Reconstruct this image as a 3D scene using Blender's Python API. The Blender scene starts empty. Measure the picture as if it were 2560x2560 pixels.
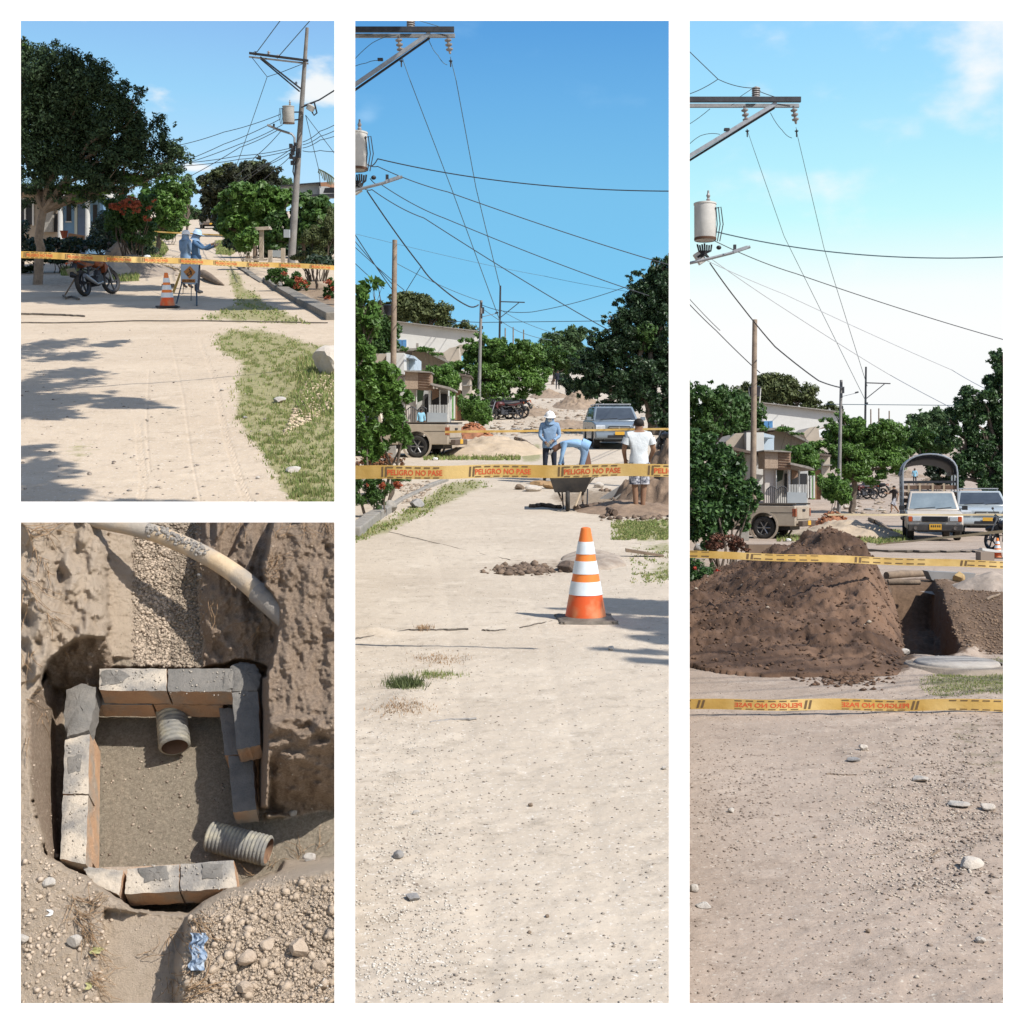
import bpy, bmesh, math, random
import numpy as np
from math import sin, cos, tan, atan, atan2, pi, radians, sqrt
from mathutils import Matrix, Vector
random.seed(7); RNG = np.random.default_rng(7)
C = bpy.context.scene.collection
SC = bpy.context.scene

# ------------------------------------------------------------------ camera, sky light, sun, exposure
F, U0, VH = 3180.0, 1280.0, 1153.0        # focal length and principal point in units of the 2560 px photograph
EYE = Vector((0, 0, 1.5))
cd = bpy.data.cameras.new('camera'); cam = bpy.data.objects.new('camera', cd); C.objects.link(cam)
cam.location = EYE; cam.rotation_euler = (pi/2, 0, 0)
cd.sensor_width = 36; cd.lens = 36*F/2560; cd.shift_y = -(1280-VH)/2560
cd.clip_start = 0.05; cd.clip_end = 3000
SC.camera = cam
SUN = Vector((0.53, -0.42, 0.735)).normalized()     # towards the sun: right, a little behind the camera, high
wd = bpy.data.worlds.new('World'); SC.world = wd; wd.use_nodes = True
nt = wd.node_tree; nt.nodes.clear()
sk = nt.nodes.new('ShaderNodeTexSky'); sk.sky_type = 'NISHITA'; sk.sun_disc = False
sk.sun_elevation = math.asin(SUN.z); sk.sun_rotation = atan2(SUN.x, SUN.y); sk.air_density = 1.0; sk.dust_density = 1.0
bg = nt.nodes.new('ShaderNodeBackground'); bg.inputs[1].default_value = 0.12
ow = nt.nodes.new('ShaderNodeOutputWorld'); nt.links.new(sk.outputs[0], bg.inputs[0]); nt.links.new(bg.outputs[0], ow.inputs[0])
sl = bpy.data.lights.new('sun', 'SUN'); sl.energy = 4.6; sl.angle = radians(0.55); sl.color = (1.0, 0.95, 0.88)
so = bpy.data.objects.new('sun', sl); C.objects.link(so); so.rotation_euler = SUN.to_track_quat('Z', 'Y').to_euler()
SC.view_settings.view_transform = 'Standard'; SC.view_settings.look = 'None'
SC.view_settings.gamma = 1.0; SC.view_settings.use_curve_mapping = False
EXPO = 0.35
SC.view_settings.exposure = EXPO
SC.cycles.max_bounces = 6; SC.cycles.diffuse_bounces = 3; SC.cycles.glossy_bounces = 3
SC.cycles.transparent_max_bounces = 6; SC.cycles.caustics_reflective = False; SC.cycles.caustics_refractive = False

# ------------------------------------------------------------------ materials
def lin(c):
    return tuple(((x/255/12.92) if x/255 <= .04045 else ((x/255+.055)/1.055)**2.4) for x in c)
MATS = {}
def M(name, c1, c2=None, sc=4.0, rough=.8, bump=0.0, bsc=None, metal=0.0, spec=.3, detail=6, island=False, trans=0.0, c3=None, sc3=.5):
    if name in MATS: return MATS[name]
    m = bpy.data.materials.new(name); m.use_nodes = True; MATS[name] = m
    t = m.node_tree; N = t.nodes.new; L = t.links.new
    b = t.nodes['Principled BSDF']; out = t.nodes['Material Output']
    b.inputs['Roughness'].default_value = rough; b.inputs['Metallic'].default_value = metal
    b.inputs['Specular IOR Level'].default_value = spec
    b.inputs['Base Color'].default_value = (*c1, 1)
    if c2 is not None:
        if island:
            g = N('ShaderNodeNewGeometry'); fac = g.outputs['Random Per Island']
        else:
            tc = N('ShaderNodeTexCoord'); nz = N('ShaderNodeTexNoise')
            nz.inputs['Scale'].default_value = sc; nz.inputs['Detail'].default_value = detail; nz.inputs['Roughness'].default_value = .65
            L(tc.outputs['Object'], nz.inputs['Vector'])
            mr = N('ShaderNodeMapRange'); mr.inputs[1].default_value = .32; mr.inputs[2].default_value = .68
            L(nz.outputs['Fac'], mr.inputs[0]); fac = mr.outputs[0]
        mx = N('ShaderNodeMix'); mx.data_type = 'RGBA'
        mx.inputs[6].default_value = (*c1, 1); mx.inputs[7].default_value = (*c2, 1); L(fac, mx.inputs[0])
        col = mx.outputs[2]
        if c3 is not None:
            tc2 = N('ShaderNodeTexCoord'); n2 = N('ShaderNodeTexNoise'); n2.inputs['Scale'].default_value = sc3; n2.inputs['Detail'].default_value = 4
            L(tc2.outputs['Object'], n2.inputs['Vector'])
            r2 = N('ShaderNodeMapRange'); r2.inputs[1].default_value = .45; r2.inputs[2].default_value = .62; L(n2.outputs['Fac'], r2.inputs[0])
            m2 = N('ShaderNodeMix'); m2.data_type = 'RGBA'; m2.inputs[7].default_value = (*c3, 1); L(col, m2.inputs[6]); L(r2.outputs[0], m2.inputs[0]); col = m2.outputs[2]
        L(col, b.inputs['Base Color'])
        if trans > 0:
            tr = N('ShaderNodeBsdfTranslucent'); L(col, tr.inputs['Color']); ms = N('ShaderNodeMixShader'); ms.inputs[0].default_value = trans
            L(b.outputs[0], ms.inputs[1]); L(tr.outputs[0], ms.inputs[2]); L(ms.outputs[0], out.inputs['Surface'])
    if bump > 0:
        tc = N('ShaderNodeTexCoord'); nb = N('ShaderNodeTexNoise'); nb.inputs['Scale'].default_value = bsc or sc*4
        nb.inputs['Detail'].default_value = 8; nb.inputs['Roughness'].default_value = .7
        L(tc.outputs['Object'], nb.inputs['Vector'])
        bp = N('ShaderNodeBump'); bp.inputs['Strength'].default_value = bump; bp.inputs['Distance'].default_value = .02
        L(nb.outputs['Fac'], bp.inputs['Height']); L(bp.outputs[0], b.inputs['Normal'])
    return m
def glassy(name, c, rough=.08):
    m = M(name, c, rough=rough, spec=.8); return m
concrete = M('concrete', (.30, .28, .25), (.20, .19, .175), 6, .9, .4, 30)
pole_mat = M('pole_concrete', (.27, .26, .25), (.17, .165, .16), 3, .85, .3, 20)
wood_mat = M('old_wood', (.25, .185, .13), (.13, .10, .075), 5, .85, .5, 25)
bark = M('bark', (.17, .135, .105), (.075, .06, .05), 6, .9, .8, 20)
steel = M('galvanised_steel', (.33, .35, .37), (.24, .25, .27), 8, .5, .1, 30, .6)
steel_d = M('dark_steel', (.05, .055, .065), (.03, .03, .035), 8, .55, .1, 30, .3)
black = M('black_plastic', (.018, .019, .022), (.03, .03, .033), 10, .5)
rubber = M('rubber', (.022, .021, .021), (.05, .046, .042), 12, .85, .2, 40)
rim_mat = M('wheel_rim', (.35, .35, .36), (.22, .22, .22), 10, .35, 0, None, .8)
glass = M('window_glass', (.035, .045, .06), (.06, .075, .095), 1.5, .08, spec=.9)
glass2 = M('window_glass_painted_lit', (.13, .17, .20), (.22, .27, .30), 1.2, .06, spec=.9)  # paler copy of the window glass, its daylight put into the colour
chrome = M('chrome', (.6, .6, .62), None, rough=.2, metal=1)
white_p = M('white_paint', (.62, .62, .60), (.52, .52, .50), 2, .7, .15, 15)
wire_mat = M('cable', (.045, .05, .06))
wire_blue = M('bare_cable', (.09, .15, .19))
porcelain = M('porcelain', (.30, .28, .27), (.2, .19, .19), 8, .3)
skin_d = M('skin', (.13, .07, .045), (.16, .09, .06), 8, .6)
hair_m = M('hair', (.012, .010, .009), (.02, .016, .014), 20, .8)
denim = M('denim_shirt', (.23, .34, .49), (.14, .235, .37), 6, .9, .9, 9, c3=(.17, .25, .36), sc3=3)
denim_d = M('denim_shirt_blue', (.075, .15, .27), (.045, .10, .19), 6, .9, .9, 9, c3=(.10, .17, .27), sc3=3)
navy = M('navy_cloth', (.014, .018, .032), (.025, .03, .045), 6, .9, .3, 14)
whitecloth = M('white_cloth', (.66, .70, .72), (.50, .54, .57), 5, .9, .9, 8)
helmet_m = M('helmet_white', (.75, .76, .76), None, rough=.35)
glove_m = M('glove', (.33, .31, .25), (.24, .22, .18), 8, .9)
orange = M('cone_orange', (.66, .085, .022), (.60, .12, .03), 3, .5, c3=(.55, .20, .09), sc3=7)
orange2 = M('cone_light_orange', (.72, .22, .045), (.66, .15, .035), 3, .45)
reflect = M('reflective_white', (.68, .74, .78), (.55, .61, .66), 12, .35)
tape_m = M('tape_yellow', (.66, .44, .13), (.54, .34, .09), 2.5, .45, .35, 9, c3=(.74, .54, .22), sc3=2, trans=.25)
tape_red = M('tape_red_print', (.55, .10, .035)); tape_brown = M('tape_dark_print', (.14, .09, .045))
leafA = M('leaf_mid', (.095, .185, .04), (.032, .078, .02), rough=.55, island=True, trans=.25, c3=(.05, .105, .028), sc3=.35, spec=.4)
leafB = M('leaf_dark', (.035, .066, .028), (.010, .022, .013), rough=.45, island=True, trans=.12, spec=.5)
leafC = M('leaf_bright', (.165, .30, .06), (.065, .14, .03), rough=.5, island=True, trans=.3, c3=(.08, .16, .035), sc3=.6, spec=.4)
leafD = M('leaf_olive', (.125, .15, .055), (.05, .07, .028), rough=.6, island=True, trans=.15)
leafF = M('leaf_far', (.10, .165, .065), (.055, .10, .045), rough=.7, island=True, trans=.2)
flower = M('flower_orange', (.46, .13, .06), (.30, .085, .05), rough=.6, island=True, trans=.2)
flower_r = M('flower_red', (.52, .045, .025), (.35, .06, .03), rough=.6, island=True, trans=.2)
grass_m = M('grass_blades', (.15, .235, .055), (.34, .31, .14), rough=.7, island=True, trans=.3)
dryroot = M('dry_root', (.36, .25, .15), (.24, .15, .085), 20, .9)

# ------------------------------------------------------------------ numpy noise
def _hash(ix, iy, s):
    h = (ix.astype(np.int64)*374761393 + iy.astype(np.int64)*668265263 + s*1442695041) & 0x7fffffff
    h = ((h ^ (h >> 13))*1274126177) & 0x7fffffff
    return ((h ^ (h >> 16)) & 0xffff)/65535.0
def vnoise(x, y, s=0):
    ix = np.floor(x); iy = np.floor(y); fx = x-ix; fy = y-iy
    fx = fx*fx*(3-2*fx); fy = fy*fy*(3-2*fy)
    a = _hash(ix, iy, s); b = _hash(ix+1, iy, s); c = _hash(ix, iy+1, s); d = _hash(ix+1, iy+1, s)
    return (a*(1-fx)+b*fx)*(1-fy)+(c*(1-fx)+d*fx)*fy
def fbm(x, y, o=4, s=0, g=.5):
    r = 0; a = 1; t = 0
    for k in range(o):
        r = r+a*vnoise(x*2**k+k*17.3, y*2**k-k*9.1, s+k); t += a; a *= g
    return r/t
def inpoly(px, py, poly):
    ins = np.zeros(px.shape, bool); n = len(poly)
    for i in range(n):
        x1, y1 = poly[i]; x2, y2 = poly[(i+1) % n]
        if y1 == y2: continue
        c = ((y1 > py) != (y2 > py)) & (px < (x2-x1)*(py-y1)/(y2-y1)+x1)
        ins ^= c
    return ins
def blur(a, r):
    k = np.exp(-.5*(np.arange(-int(3*r)-1, int(3*r)+2)/max(r, .01))**2); k /= k.sum(); n = len(k)//2
    p = np.pad(a, ((n, n), (0, 0)), 'edge'); a = sum(k[i]*p[i:i+a.shape[0]] for i in range(len(k)))
    p = np.pad(a, ((0, 0), (n, n)), 'edge'); return sum(k[i]*p[:, i:i+a.shape[1]] for i in range(len(k)))

# ------------------------------------------------------------------ the four places: each has its own slope, ground profile and eye height
class Place:
    def __init__(s, box, vh, h, prof, scale=1.0):
        s.box = box; s.vh = vh; s.h = h; s.sc = scale
        s.phi = atan((VH-vh)/F); s.c = cos(s.phi); s.s = sin(s.phi)
        s.M = Matrix.Translation(EYE) @ Matrix.Rotation(s.phi, 4, 'X') @ Matrix.Scale(scale, 4) @ Matrix.Translation((0, 0, -h))
        s.py = np.array([p[0] for p in prof], float); s.pz = np.array([p[1] for p in prof], float)
        yy = np.concatenate([np.linspace(1.0, 40, 800), np.linspace(40.2, s.py[-1], 900)])
        _, V = s.proj(0*yy, yy, s.gz(yy)); o = np.argsort(V); s.tv = V[o]; s.ty = yy[o]
    grid = None
    def gz(s, y): return np.interp(y, s.py, s.pz)
    def hz(s, U, V):             # height of the ground sheet as built, bumps included
        if s.grid is None: return s.gz(s.gy(V))
        u, v, z = s.grid; i = len(v)-1-np.clip(np.searchsorted(v[::-1], V), 0, len(v)-1); j = np.clip(np.searchsorted(u, U), 0, len(u)-1); return z[i, j]
    def sl(s, V):
        dz = (VH-V)/F; ly = s.c+s.s*dz; return (-s.s+s.c*dz)/ly, 1/ly
    def proj(s, x, y, z):
        wy = s.c*y-s.s*(z-s.h); wz = s.s*y+s.c*(z-s.h)
        return U0+F*x/wy, VH-F*wz/wy
    def at(s, U, V, y):
        k, q = s.sl(V); return Vector(((U-U0)/F*q*y, y, s.h+k*y))
    def gy(s, V): return np.interp(V, s.tv, s.ty)
    def g(s, U, V, dz=0.0):
        y = float(s.gy(V)); p = s.at(U, V, y); p.z = float(s.gz(y))+dz; return p
    def pl(s, U, V, z):          # on a horizontal plane at height z
        k, q = s.sl(V); y = (z-s.h)/k; return Vector(((U-U0)/F*q*y, y, z))
    def px(s, y): return y/F
    def yaw(s, U): return -atan((U-U0)/F)
P1 = Place((52, 52, 836, 1254), 596, 1.5, [(0, 0), (38, 0), (55, .3), (80, 1.0), (132, 2.4), (200, 4.5), (300, 7.6), (340, 8.6)])
P2 = Place((888, 52, 1672, 2508), 1073, 1.5, [(0, 0), (24, 0), (34, .3), (41, .55), (46, .8), (60, 1.45), (80, 3.0), (110, 4.9), (160, 7.2), (260, 13), (330, 17)])
P3 = Place((1724, 52, 2508, 2508), 1232, 1.5, [(0, 0), (45, 0), (60, .1), (73, .4), (100, 1.9), (140, 4.4), (260, 12), (330, 16)])
P4 = Place((52, 1306, 836, 2508), VH-F*tan(radians(46.6)), 6.67, [(0, 0), (40, 0)], .55)

# ------------------------------------------------------------------ object helpers
def tag(o, label=None, cat=None, group=None, kind=None):
    if label: o['label'] = label
    if cat: o['category'] = cat
    if group: o['group'] = group
    if kind: o['kind'] = kind
    return o
def link(o, P=None, parent=None, loc=(0, 0, 0), rz=0.0):
    C.objects.link(o)
    if parent is not None:
        o.parent = parent; o.location = loc; o.rotation_euler = (0, 0, rz)
    else:
        L = Matrix.Translation(loc) @ Matrix.Rotation(rz, 4, 'Z')
        o.matrix_world = (P.M @ L) if P else L
    return o
def thing(P, name, label, cat, loc, rz=0.0, group=None):
    return tag(link(bpy.data.objects.new(name, None), P, None, loc, rz), label, cat, group)
def raw(name, co, faces, mats, mi=None, smooth=False):
    me = bpy.data.meshes.new(name)
    co = np.asarray(co, np.float32).reshape(-1, 3)
    if isinstance(faces, np.ndarray):
        n, k = faces.shape
        me.vertices.add(len(co)); me.vertices.foreach_set('co', co.ravel())
        me.loops.add(n*k); me.loops.foreach_set('vertex_index', faces.astype(np.int32).ravel())
        me.polygons.add(n); me.polygons.foreach_set('loop_start', np.arange(0, n*k, k, dtype=np.int32))
        try: me.polygons.foreach_set('loop_total', np.full(n, k, np.int32))
        except Exception: pass
    else:
        me.from_pydata([tuple(map(float, v)) for v in co], [], faces)
    for m in (mats if isinstance(mats, (list, tuple)) else [mats]): me.materials.append(m)
    if mi is not None: me.polygons.foreach_set('material_index', np.asarray(mi, np.int32))
    if smooth: me.polygons.foreach_set('use_smooth', np.ones(len(me.polygons), bool))
    me.update(calc_edges=True); me.validate()
    return me
class MB:
    def __init__(s): s.v = []; s.f = []; s.mi = []; s.cur = 0
    def add(s, vs, fs, mi=None):
        b = len(s.v); s.v += [Vector(v) for v in vs]
        for f in fs: s.f.append(tuple(b+i for i in f)); s.mi.append(s.cur if mi is None else mi)
        return s
    def box(s, c, d, rz=0, R=None, mi=None):
        x, y, z = d[0]/2, d[1]/2, d[2]/2; R = R or Matrix.Rotation(rz, 3, 'Z')
        vs = [Vector(c)+R @ Vector((a*x, b*y, e*z)) for e in (-1, 1) for b in (-1, 1) for a in (-1, 1)]
        return s.add(vs, [(0, 2, 3, 1), (4, 5, 7, 6), (0, 1, 5, 4), (2, 6, 7, 3), (0, 4, 6, 2), (1, 3, 7, 5)], mi)
    def frus(s, b, t, mi=None):      # b/t = (x0,x1,y0,y1,z)
        vs = [(b[0], b[2], b[4]), (b[1], b[2], b[4]), (b[1], b[3], b[4]), (b[0], b[3], b[4]),
              (t[0], t[2], t[4]), (t[1], t[2], t[4]), (t[1], t[3], t[4]), (t[0], t[3], t[4])]
        return s.add(vs, [(3, 2, 1, 0), (4, 5, 6, 7), (0, 1, 5, 4), (1, 2, 6, 5), (2, 3, 7, 6), (3, 0, 4, 7)], mi)
    def tube(s, pts, rad, n=8, mi=None, cap=True):
        pts = [Vector(p) for p in pts]
        if not isinstance(rad, (list, tuple)): rad = [rad]*len(pts)
        vs = []; fs = []; up = None
        for i, p in enumerate(pts):
            t = (pts[min(i+1, len(pts)-1)]-pts[max(i-1, 0)])
            if t.length < 1e-9: t = Vector((0, 0, 1))
            t.normalize()
            if up is None: up = Vector((0, 0, 1)) if abs(t.z) < .9 else Vector((1, 0, 0))
            a = t.cross(up)
            if a.length < 1e-6: a = t.cross(Vector((0, 1, 0)))
            a.normalize(); b = a.cross(t).normalized(); up = b
            for k in range(n):
                w = 2*pi*k/n; vs.append(p+(a*cos(w)+b*sin(w))*rad[i])
        for i in range(len(pts)-1):
            for k in range(n):
                k2 = (k+1) % n; fs.append((i*n+k, i*n+k2, (i+1)*n+k2, (i+1)*n+k))
        if cap: fs.append(tuple(range(n))[::-1]); fs.append(tuple((len(pts)-1)*n+k for k in range(n)))
        return s.add(vs, fs, mi)
    def lathe(s, prof, n=20, c=(0, 0, 0), R=None, mi=None):   # prof (r,z)
        c = Vector(c); R = R or Matrix.Identity(3); vs = []; fs = []
        for r, z in prof:
            for k in range(n): w = 2*pi*k/n; vs.append(c+R @ Vector((r*cos(w), r*sin(w), z)))
        for i in range(len(prof)-1):
            for k in range(n):
                k2 = (k+1) % n; fs.append((i*n+k, i*n+k2, (i+1)*n+k2, (i+1)*n+k))
        return s.add(vs, fs, mi)
    def ell(s, c, r, nu=12, nv=8, R=None, mi=None):
        c = Vector(c); R = R or Matrix.Identity(3)
        vs = [c+R @ Vector((0, 0, -r[2]))]; fs = []
        for j in range(1, nv):
            a = -pi/2+pi*j/nv
            for k in range(nu): w = 2*pi*k/nu; vs.append(c+R @ Vector((r[0]*cos(a)*cos(w), r[1]*cos(a)*sin(w), r[2]*sin(a))))
        vs.append(c+R @ Vector((0, 0, r[2]))); T = len(vs)-1
        for k in range(nu): k2 = (k+1) % nu; fs.append((0, 1+k2, 1+k)); fs.append((T, T-nu+k, T-nu+k2))
        for j in range(nv-2):
            for k in range(nu): k2 = (k+1) % nu; fs.append((1+j*nu+k, 1+j*nu+k2, 1+(j+1)*nu+k2, 1+(j+1)*nu+k))
        return s.add(vs, fs, mi)
    def prism(s, prof, x0, x1, mi=None):     # profile (y,z) extruded along x
        n = len(prof); vs = [(x0, y, z) for y, z in prof]+[(x1, y, z) for y, z in prof]
        fs = [tuple(range(n))[::-1], tuple(range(n, 2*n))]+[(i, (i+1) % n, n+(i+1) % n, n+i) for i in range(n)]
        return s.add(vs, fs, mi)
    def build(s, name, mats, parent=None, P=None, loc=(0, 0, 0), rz=0.0, smooth=False, bevel=0, kind=None):
        me = bpy.data.meshes.new(name); me.from_pydata([tuple(v) for v in s.v], [], s.f)
        for m in (mats if isinstance(mats, (list, tuple)) else [mats]): me.materials.append(m)
        me.polygons.foreach_set('material_index', s.mi)
        bm = bmesh.new(); bm.from_mesh(me); bmesh.ops.recalc_face_normals(bm, faces=bm.faces)
        bm.to_mesh(me); bm.free()
        if smooth: me.polygons.foreach_set('use_smooth', [True]*len(me.polygons)); me.set_sharp_from_angle(angle=radians(40))
        me.update()
        o = bpy.data.objects.new(name, me); link(o, P, parent, loc, rz)
        if bevel:
            b = o.modifiers.new('bevel', 'BEVEL'); b.width = bevel; b.segments = 2; b.limit_method = 'ANGLE'; b.angle_limit = radians(35)
        if kind: o['kind'] = kind
        return o
def copy_tree(o, P=None, loc=None, rz=0.0, label=None, parent=None):
    c = o.copy(); C.objects.link(c)
    if parent is not None:
        c.parent = parent; c.matrix_local = o.matrix_local.copy()
    else:
        c.matrix_world = P.M @ Matrix.Translation(loc) @ Matrix.Rotation(rz, 4, 'Z')
        if label: c['label'] = label
    for ch in list(o.children): copy_tree(ch, parent=c)
    return c
def kick(pts, a=.02):
    return [Vector(p)+Vector((random.uniform(-a, a), random.uniform(-a, a), random.uniform(-a, a))) for p in pts]

# flat-fronted solid: polygon given as seen at depth y, given real thickness backwards
def slab(P, poly, y, t, name, mat, parent=None, org=None, dy=0.0):
    org = Vector(org or (0, 0, 0)); pts = [P.at(u, v, y)+Vector((0, dy, 0))-org for u, v in poly]
    n = len(pts); mb = MB(); mb.add(pts+[p+Vector((0, t, 0)) for p in pts], [tuple(range(n)), tuple(range(2*n-1, n-1, -1))]+[(i, n+i, n+(i+1) % n, (i+1) % n) for i in range(n)])
    return mb.build(name, mat, parent, None if parent else P, (0, 0, 0) if parent else org)
def rect(u0, v0, u1, v1): return [(u0, v0), (u1, v0), (u1, v1), (u0, v1)]

# ------------------------------------------------------------------ foliage
def leaves(P, blobs, n, size, org, sub=14, seed=1, droop=.0, aspect=.42, subr=.34, fill=.25, flo=None, zmin=None, clip=True):
    r = np.random.default_rng(seed); B = np.array(blobs, float)
    vol = (B[:, 3]*B[:, 5])**1.0; vol /= vol.sum(); cs = []; rs = []
    for b, w in zip(B, vol):
        k = max(5, int(sub*len(B)*w*1.0)+3)
        d = r.normal(size=(k, 3)); d /= np.linalg.norm(d, axis=1)[:, None]
        rad = np.where(r.random(k) < .16, r.uniform(1.0, 1.22, k), r.uniform(.45, .98, k))[:, None]; cs.append(b[:3]+d*rad*b[3:6]); rs.append(np.outer(np.where(rad[:, 0] > 1, r.uniform(subr*.25, subr*.6, k), r.uniform(subr*.6, subr*1.3, k)), b[3:6]))
    cs = np.vstack(cs); rs = np.vstack(rs)
    w = rs[:, 0]*rs[:, 2]; w /= w.sum(); idx = r.choice(len(cs), n, p=w)
    d = r.normal(size=(n, 3)); d /= np.linalg.norm(d, axis=1)[:, None]
    rad = np.where(r.random(n) < fill, r.uniform(.2, .8, n), r.normal(.95, .1, n))
    p = cs[idx]+d*rs[idx]*rad[:, None]
    if zmin is not None: p = p[p[:, 2] > zmin]; d = d[:len(p)]
    if clip:
        U, V = P.proj(p[:, 0], p[:, 1], p[:, 2]); ok = (U > P.box[0]-19) & (U < P.box[2]+19); p = p[ok]; d = d[ok] if len(d) == len(ok) else d[:len(p)]
    n = len(p); nm = d*.7+r.normal(size=(n, 3))*.55+np.array([0, -.1, .35]); nm /= np.linalg.norm(nm, axis=1)[:, None]
    t = r.normal(size=(n, 3))+np.array([0, 0, -droop*2]); t -= nm*(t*nm).sum(1)[:, None]; t /= np.linalg.norm(t, axis=1)[:, None]
    b = np.cross(nm, t); s = size*r.uniform(.55, 1.35, n)[:, None]
    v = np.stack([p-t*s*.5, p+b*s*aspect*.5-t*s*.02, p+t*s*.5-nm*s*.12, p-b*s*aspect*.5-t*s*.02], 1)-np.array(org)
    return v.reshape(-1, 3), np.arange(4*n).reshape(-1, 4)
def leaf_obj(P, name, mat, parent, args, kind=None, loc=(0, 0, 0)):
    v, f = args
    o = bpy.data.objects.new(name, raw(name, v, f, mat)); link(o, P if parent is None else None, parent, loc)
    if kind: o['kind'] = kind
    return o
def pb(P, y, lst, dep=1.0):    # pixel blobs (U,V,ru,rv) at depth y (or own depth as 5th) -> metres
    out = []
    for e in lst:
        u, v, ru, rv = e[:4]; yy = e[4] if len(e) > 4 else y; p = P.at(u, v, yy); k = yy/F
        out.append((p.x, p.y, p.z, ru*k, max(ru, rv)*k*dep, rv*k))
    return out
def limb(mb, a, b, r0, r1, k=4, j=.06):
    a = Vector(a); b = Vector(b); L = (b-a).length; pts = []
    for i in range(k+1):
        t = i/k; p = a.lerp(b, t)
        if 0 < i < k: p += Vector((random.uniform(-1, 1), random.uniform(-1, 1), random.uniform(-1, 1)))*L*j
        pts.append(p)
    mb.tube(pts, [r0+(r1-r0)*i/k for i in range(k+1)], 7); return pts[-1]
def tree(P, name, label, cat, y, base, blobs, n, size, mat, tr=.14, group=None, fork=None, seed=1, dep=1.0, droop=0, sub=14, extra=None, zb=None, trunk_mat=None, subr=.34, fill=.25, aspect=.42):
    B = pb(P, y, blobs, dep); bp = P.at(base[0], base[1], y)
    if zb is None: bp.z = float(P.gz(y))
    o = thing(P, name, label, cat, bp, 0, group)
    mb = MB(); cx = sum(b[0] for b in B)/len(B); cz = sum(b[2] for b in B)/len(B)
    fk = (P.at(fork[0], fork[1], y) if fork else Vector((bp.x*.7+cx*.3, y, bp.z+(cz-bp.z)*.45)))
    limb(mb, Vector((0, 0, -.15)), fk-bp, tr, tr*.75, 6, .03)
    for i, b in enumerate(B[:14]):
        e = Vector(b[:3])+Vector((0, 0, -b[5]*.2)); uu, vv = P.proj(e.x, e.y, e.z)
        e2 = limb(mb, fk-bp, e-bp, tr*.6, tr*.12, 5, .07)
        for q in range(3):
            dd = Vector((random.uniform(-1, 1)*b[3], random.uniform(-1, 1)*b[4], random.uniform(-.2, 1)*b[5]))*.75
            limb(mb, (fk-bp).lerp(e2, random.uniform(.5, 1)), e2+dd, tr*.22, tr*.05, 3, .08)
    mb.build('trunk', trunk_mat or bark, o, smooth=True)
    leaf_obj(P, 'crown', mat, o, leaves(P, B, n, size, bp, sub, seed, droop, subr=subr, fill=fill, aspect=aspect, zmin=float(P.gz(y))+.05))
    if extra:
        for nm, eb, en, es, em in extra:
            leaf_obj(P, nm, em, o, leaves(P, pb(P, y, eb, dep), en, es, bp, 10, seed+9, fill=.1, zmin=float(P.gz(y))+.03))
    return o
def bush(P, name, label, cat, y, blobs, n, size, mat, **kw):
    ms = kw.pop('stems', 6); tr = kw.pop('tr', .02); extra = kw.pop('extra', None); group = kw.pop('group', None); seed = kw.pop('seed', 3); dep = kw.pop('dep', 1.0)
    B = pb(P, y, blobs, dep); u = sum(b[0] for b in blobs)/len(blobs); bp = P.at(u, blobs[0][1], y); bp.z = float(P.gz(y))
    o = thing(P, name, label, cat, bp, 0, group); mb = MB()
    for b in B:
        for q in range(max(1, ms//len(B))):
            e = Vector(b[:3])-bp+Vector((random.uniform(-.6, .6)*b[3], random.uniform(-.5, .5)*b[4], random.uniform(-.2, .6)*b[5]))
            limb(mb, (e.x*.4, e.y*.3, -.05), e, tr, tr*.35, 4, .06)
    mb.build('stem', bark, o, smooth=True)
    leaf_obj(P, 'foliage', mat, o, leaves(P, B, n, size, bp, seed=seed, zmin=bp.z+.02, **kw))
    if extra:
        for nm, eb, en, es, em in extra:
            leaf_obj(P, nm, em, o, leaves(P, pb(P, y*.966, eb, dep), en, es, bp, 10, seed+9, fill=.05, zmin=bp.z+.02, aspect=.9, subr=.22))
    return o

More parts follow.
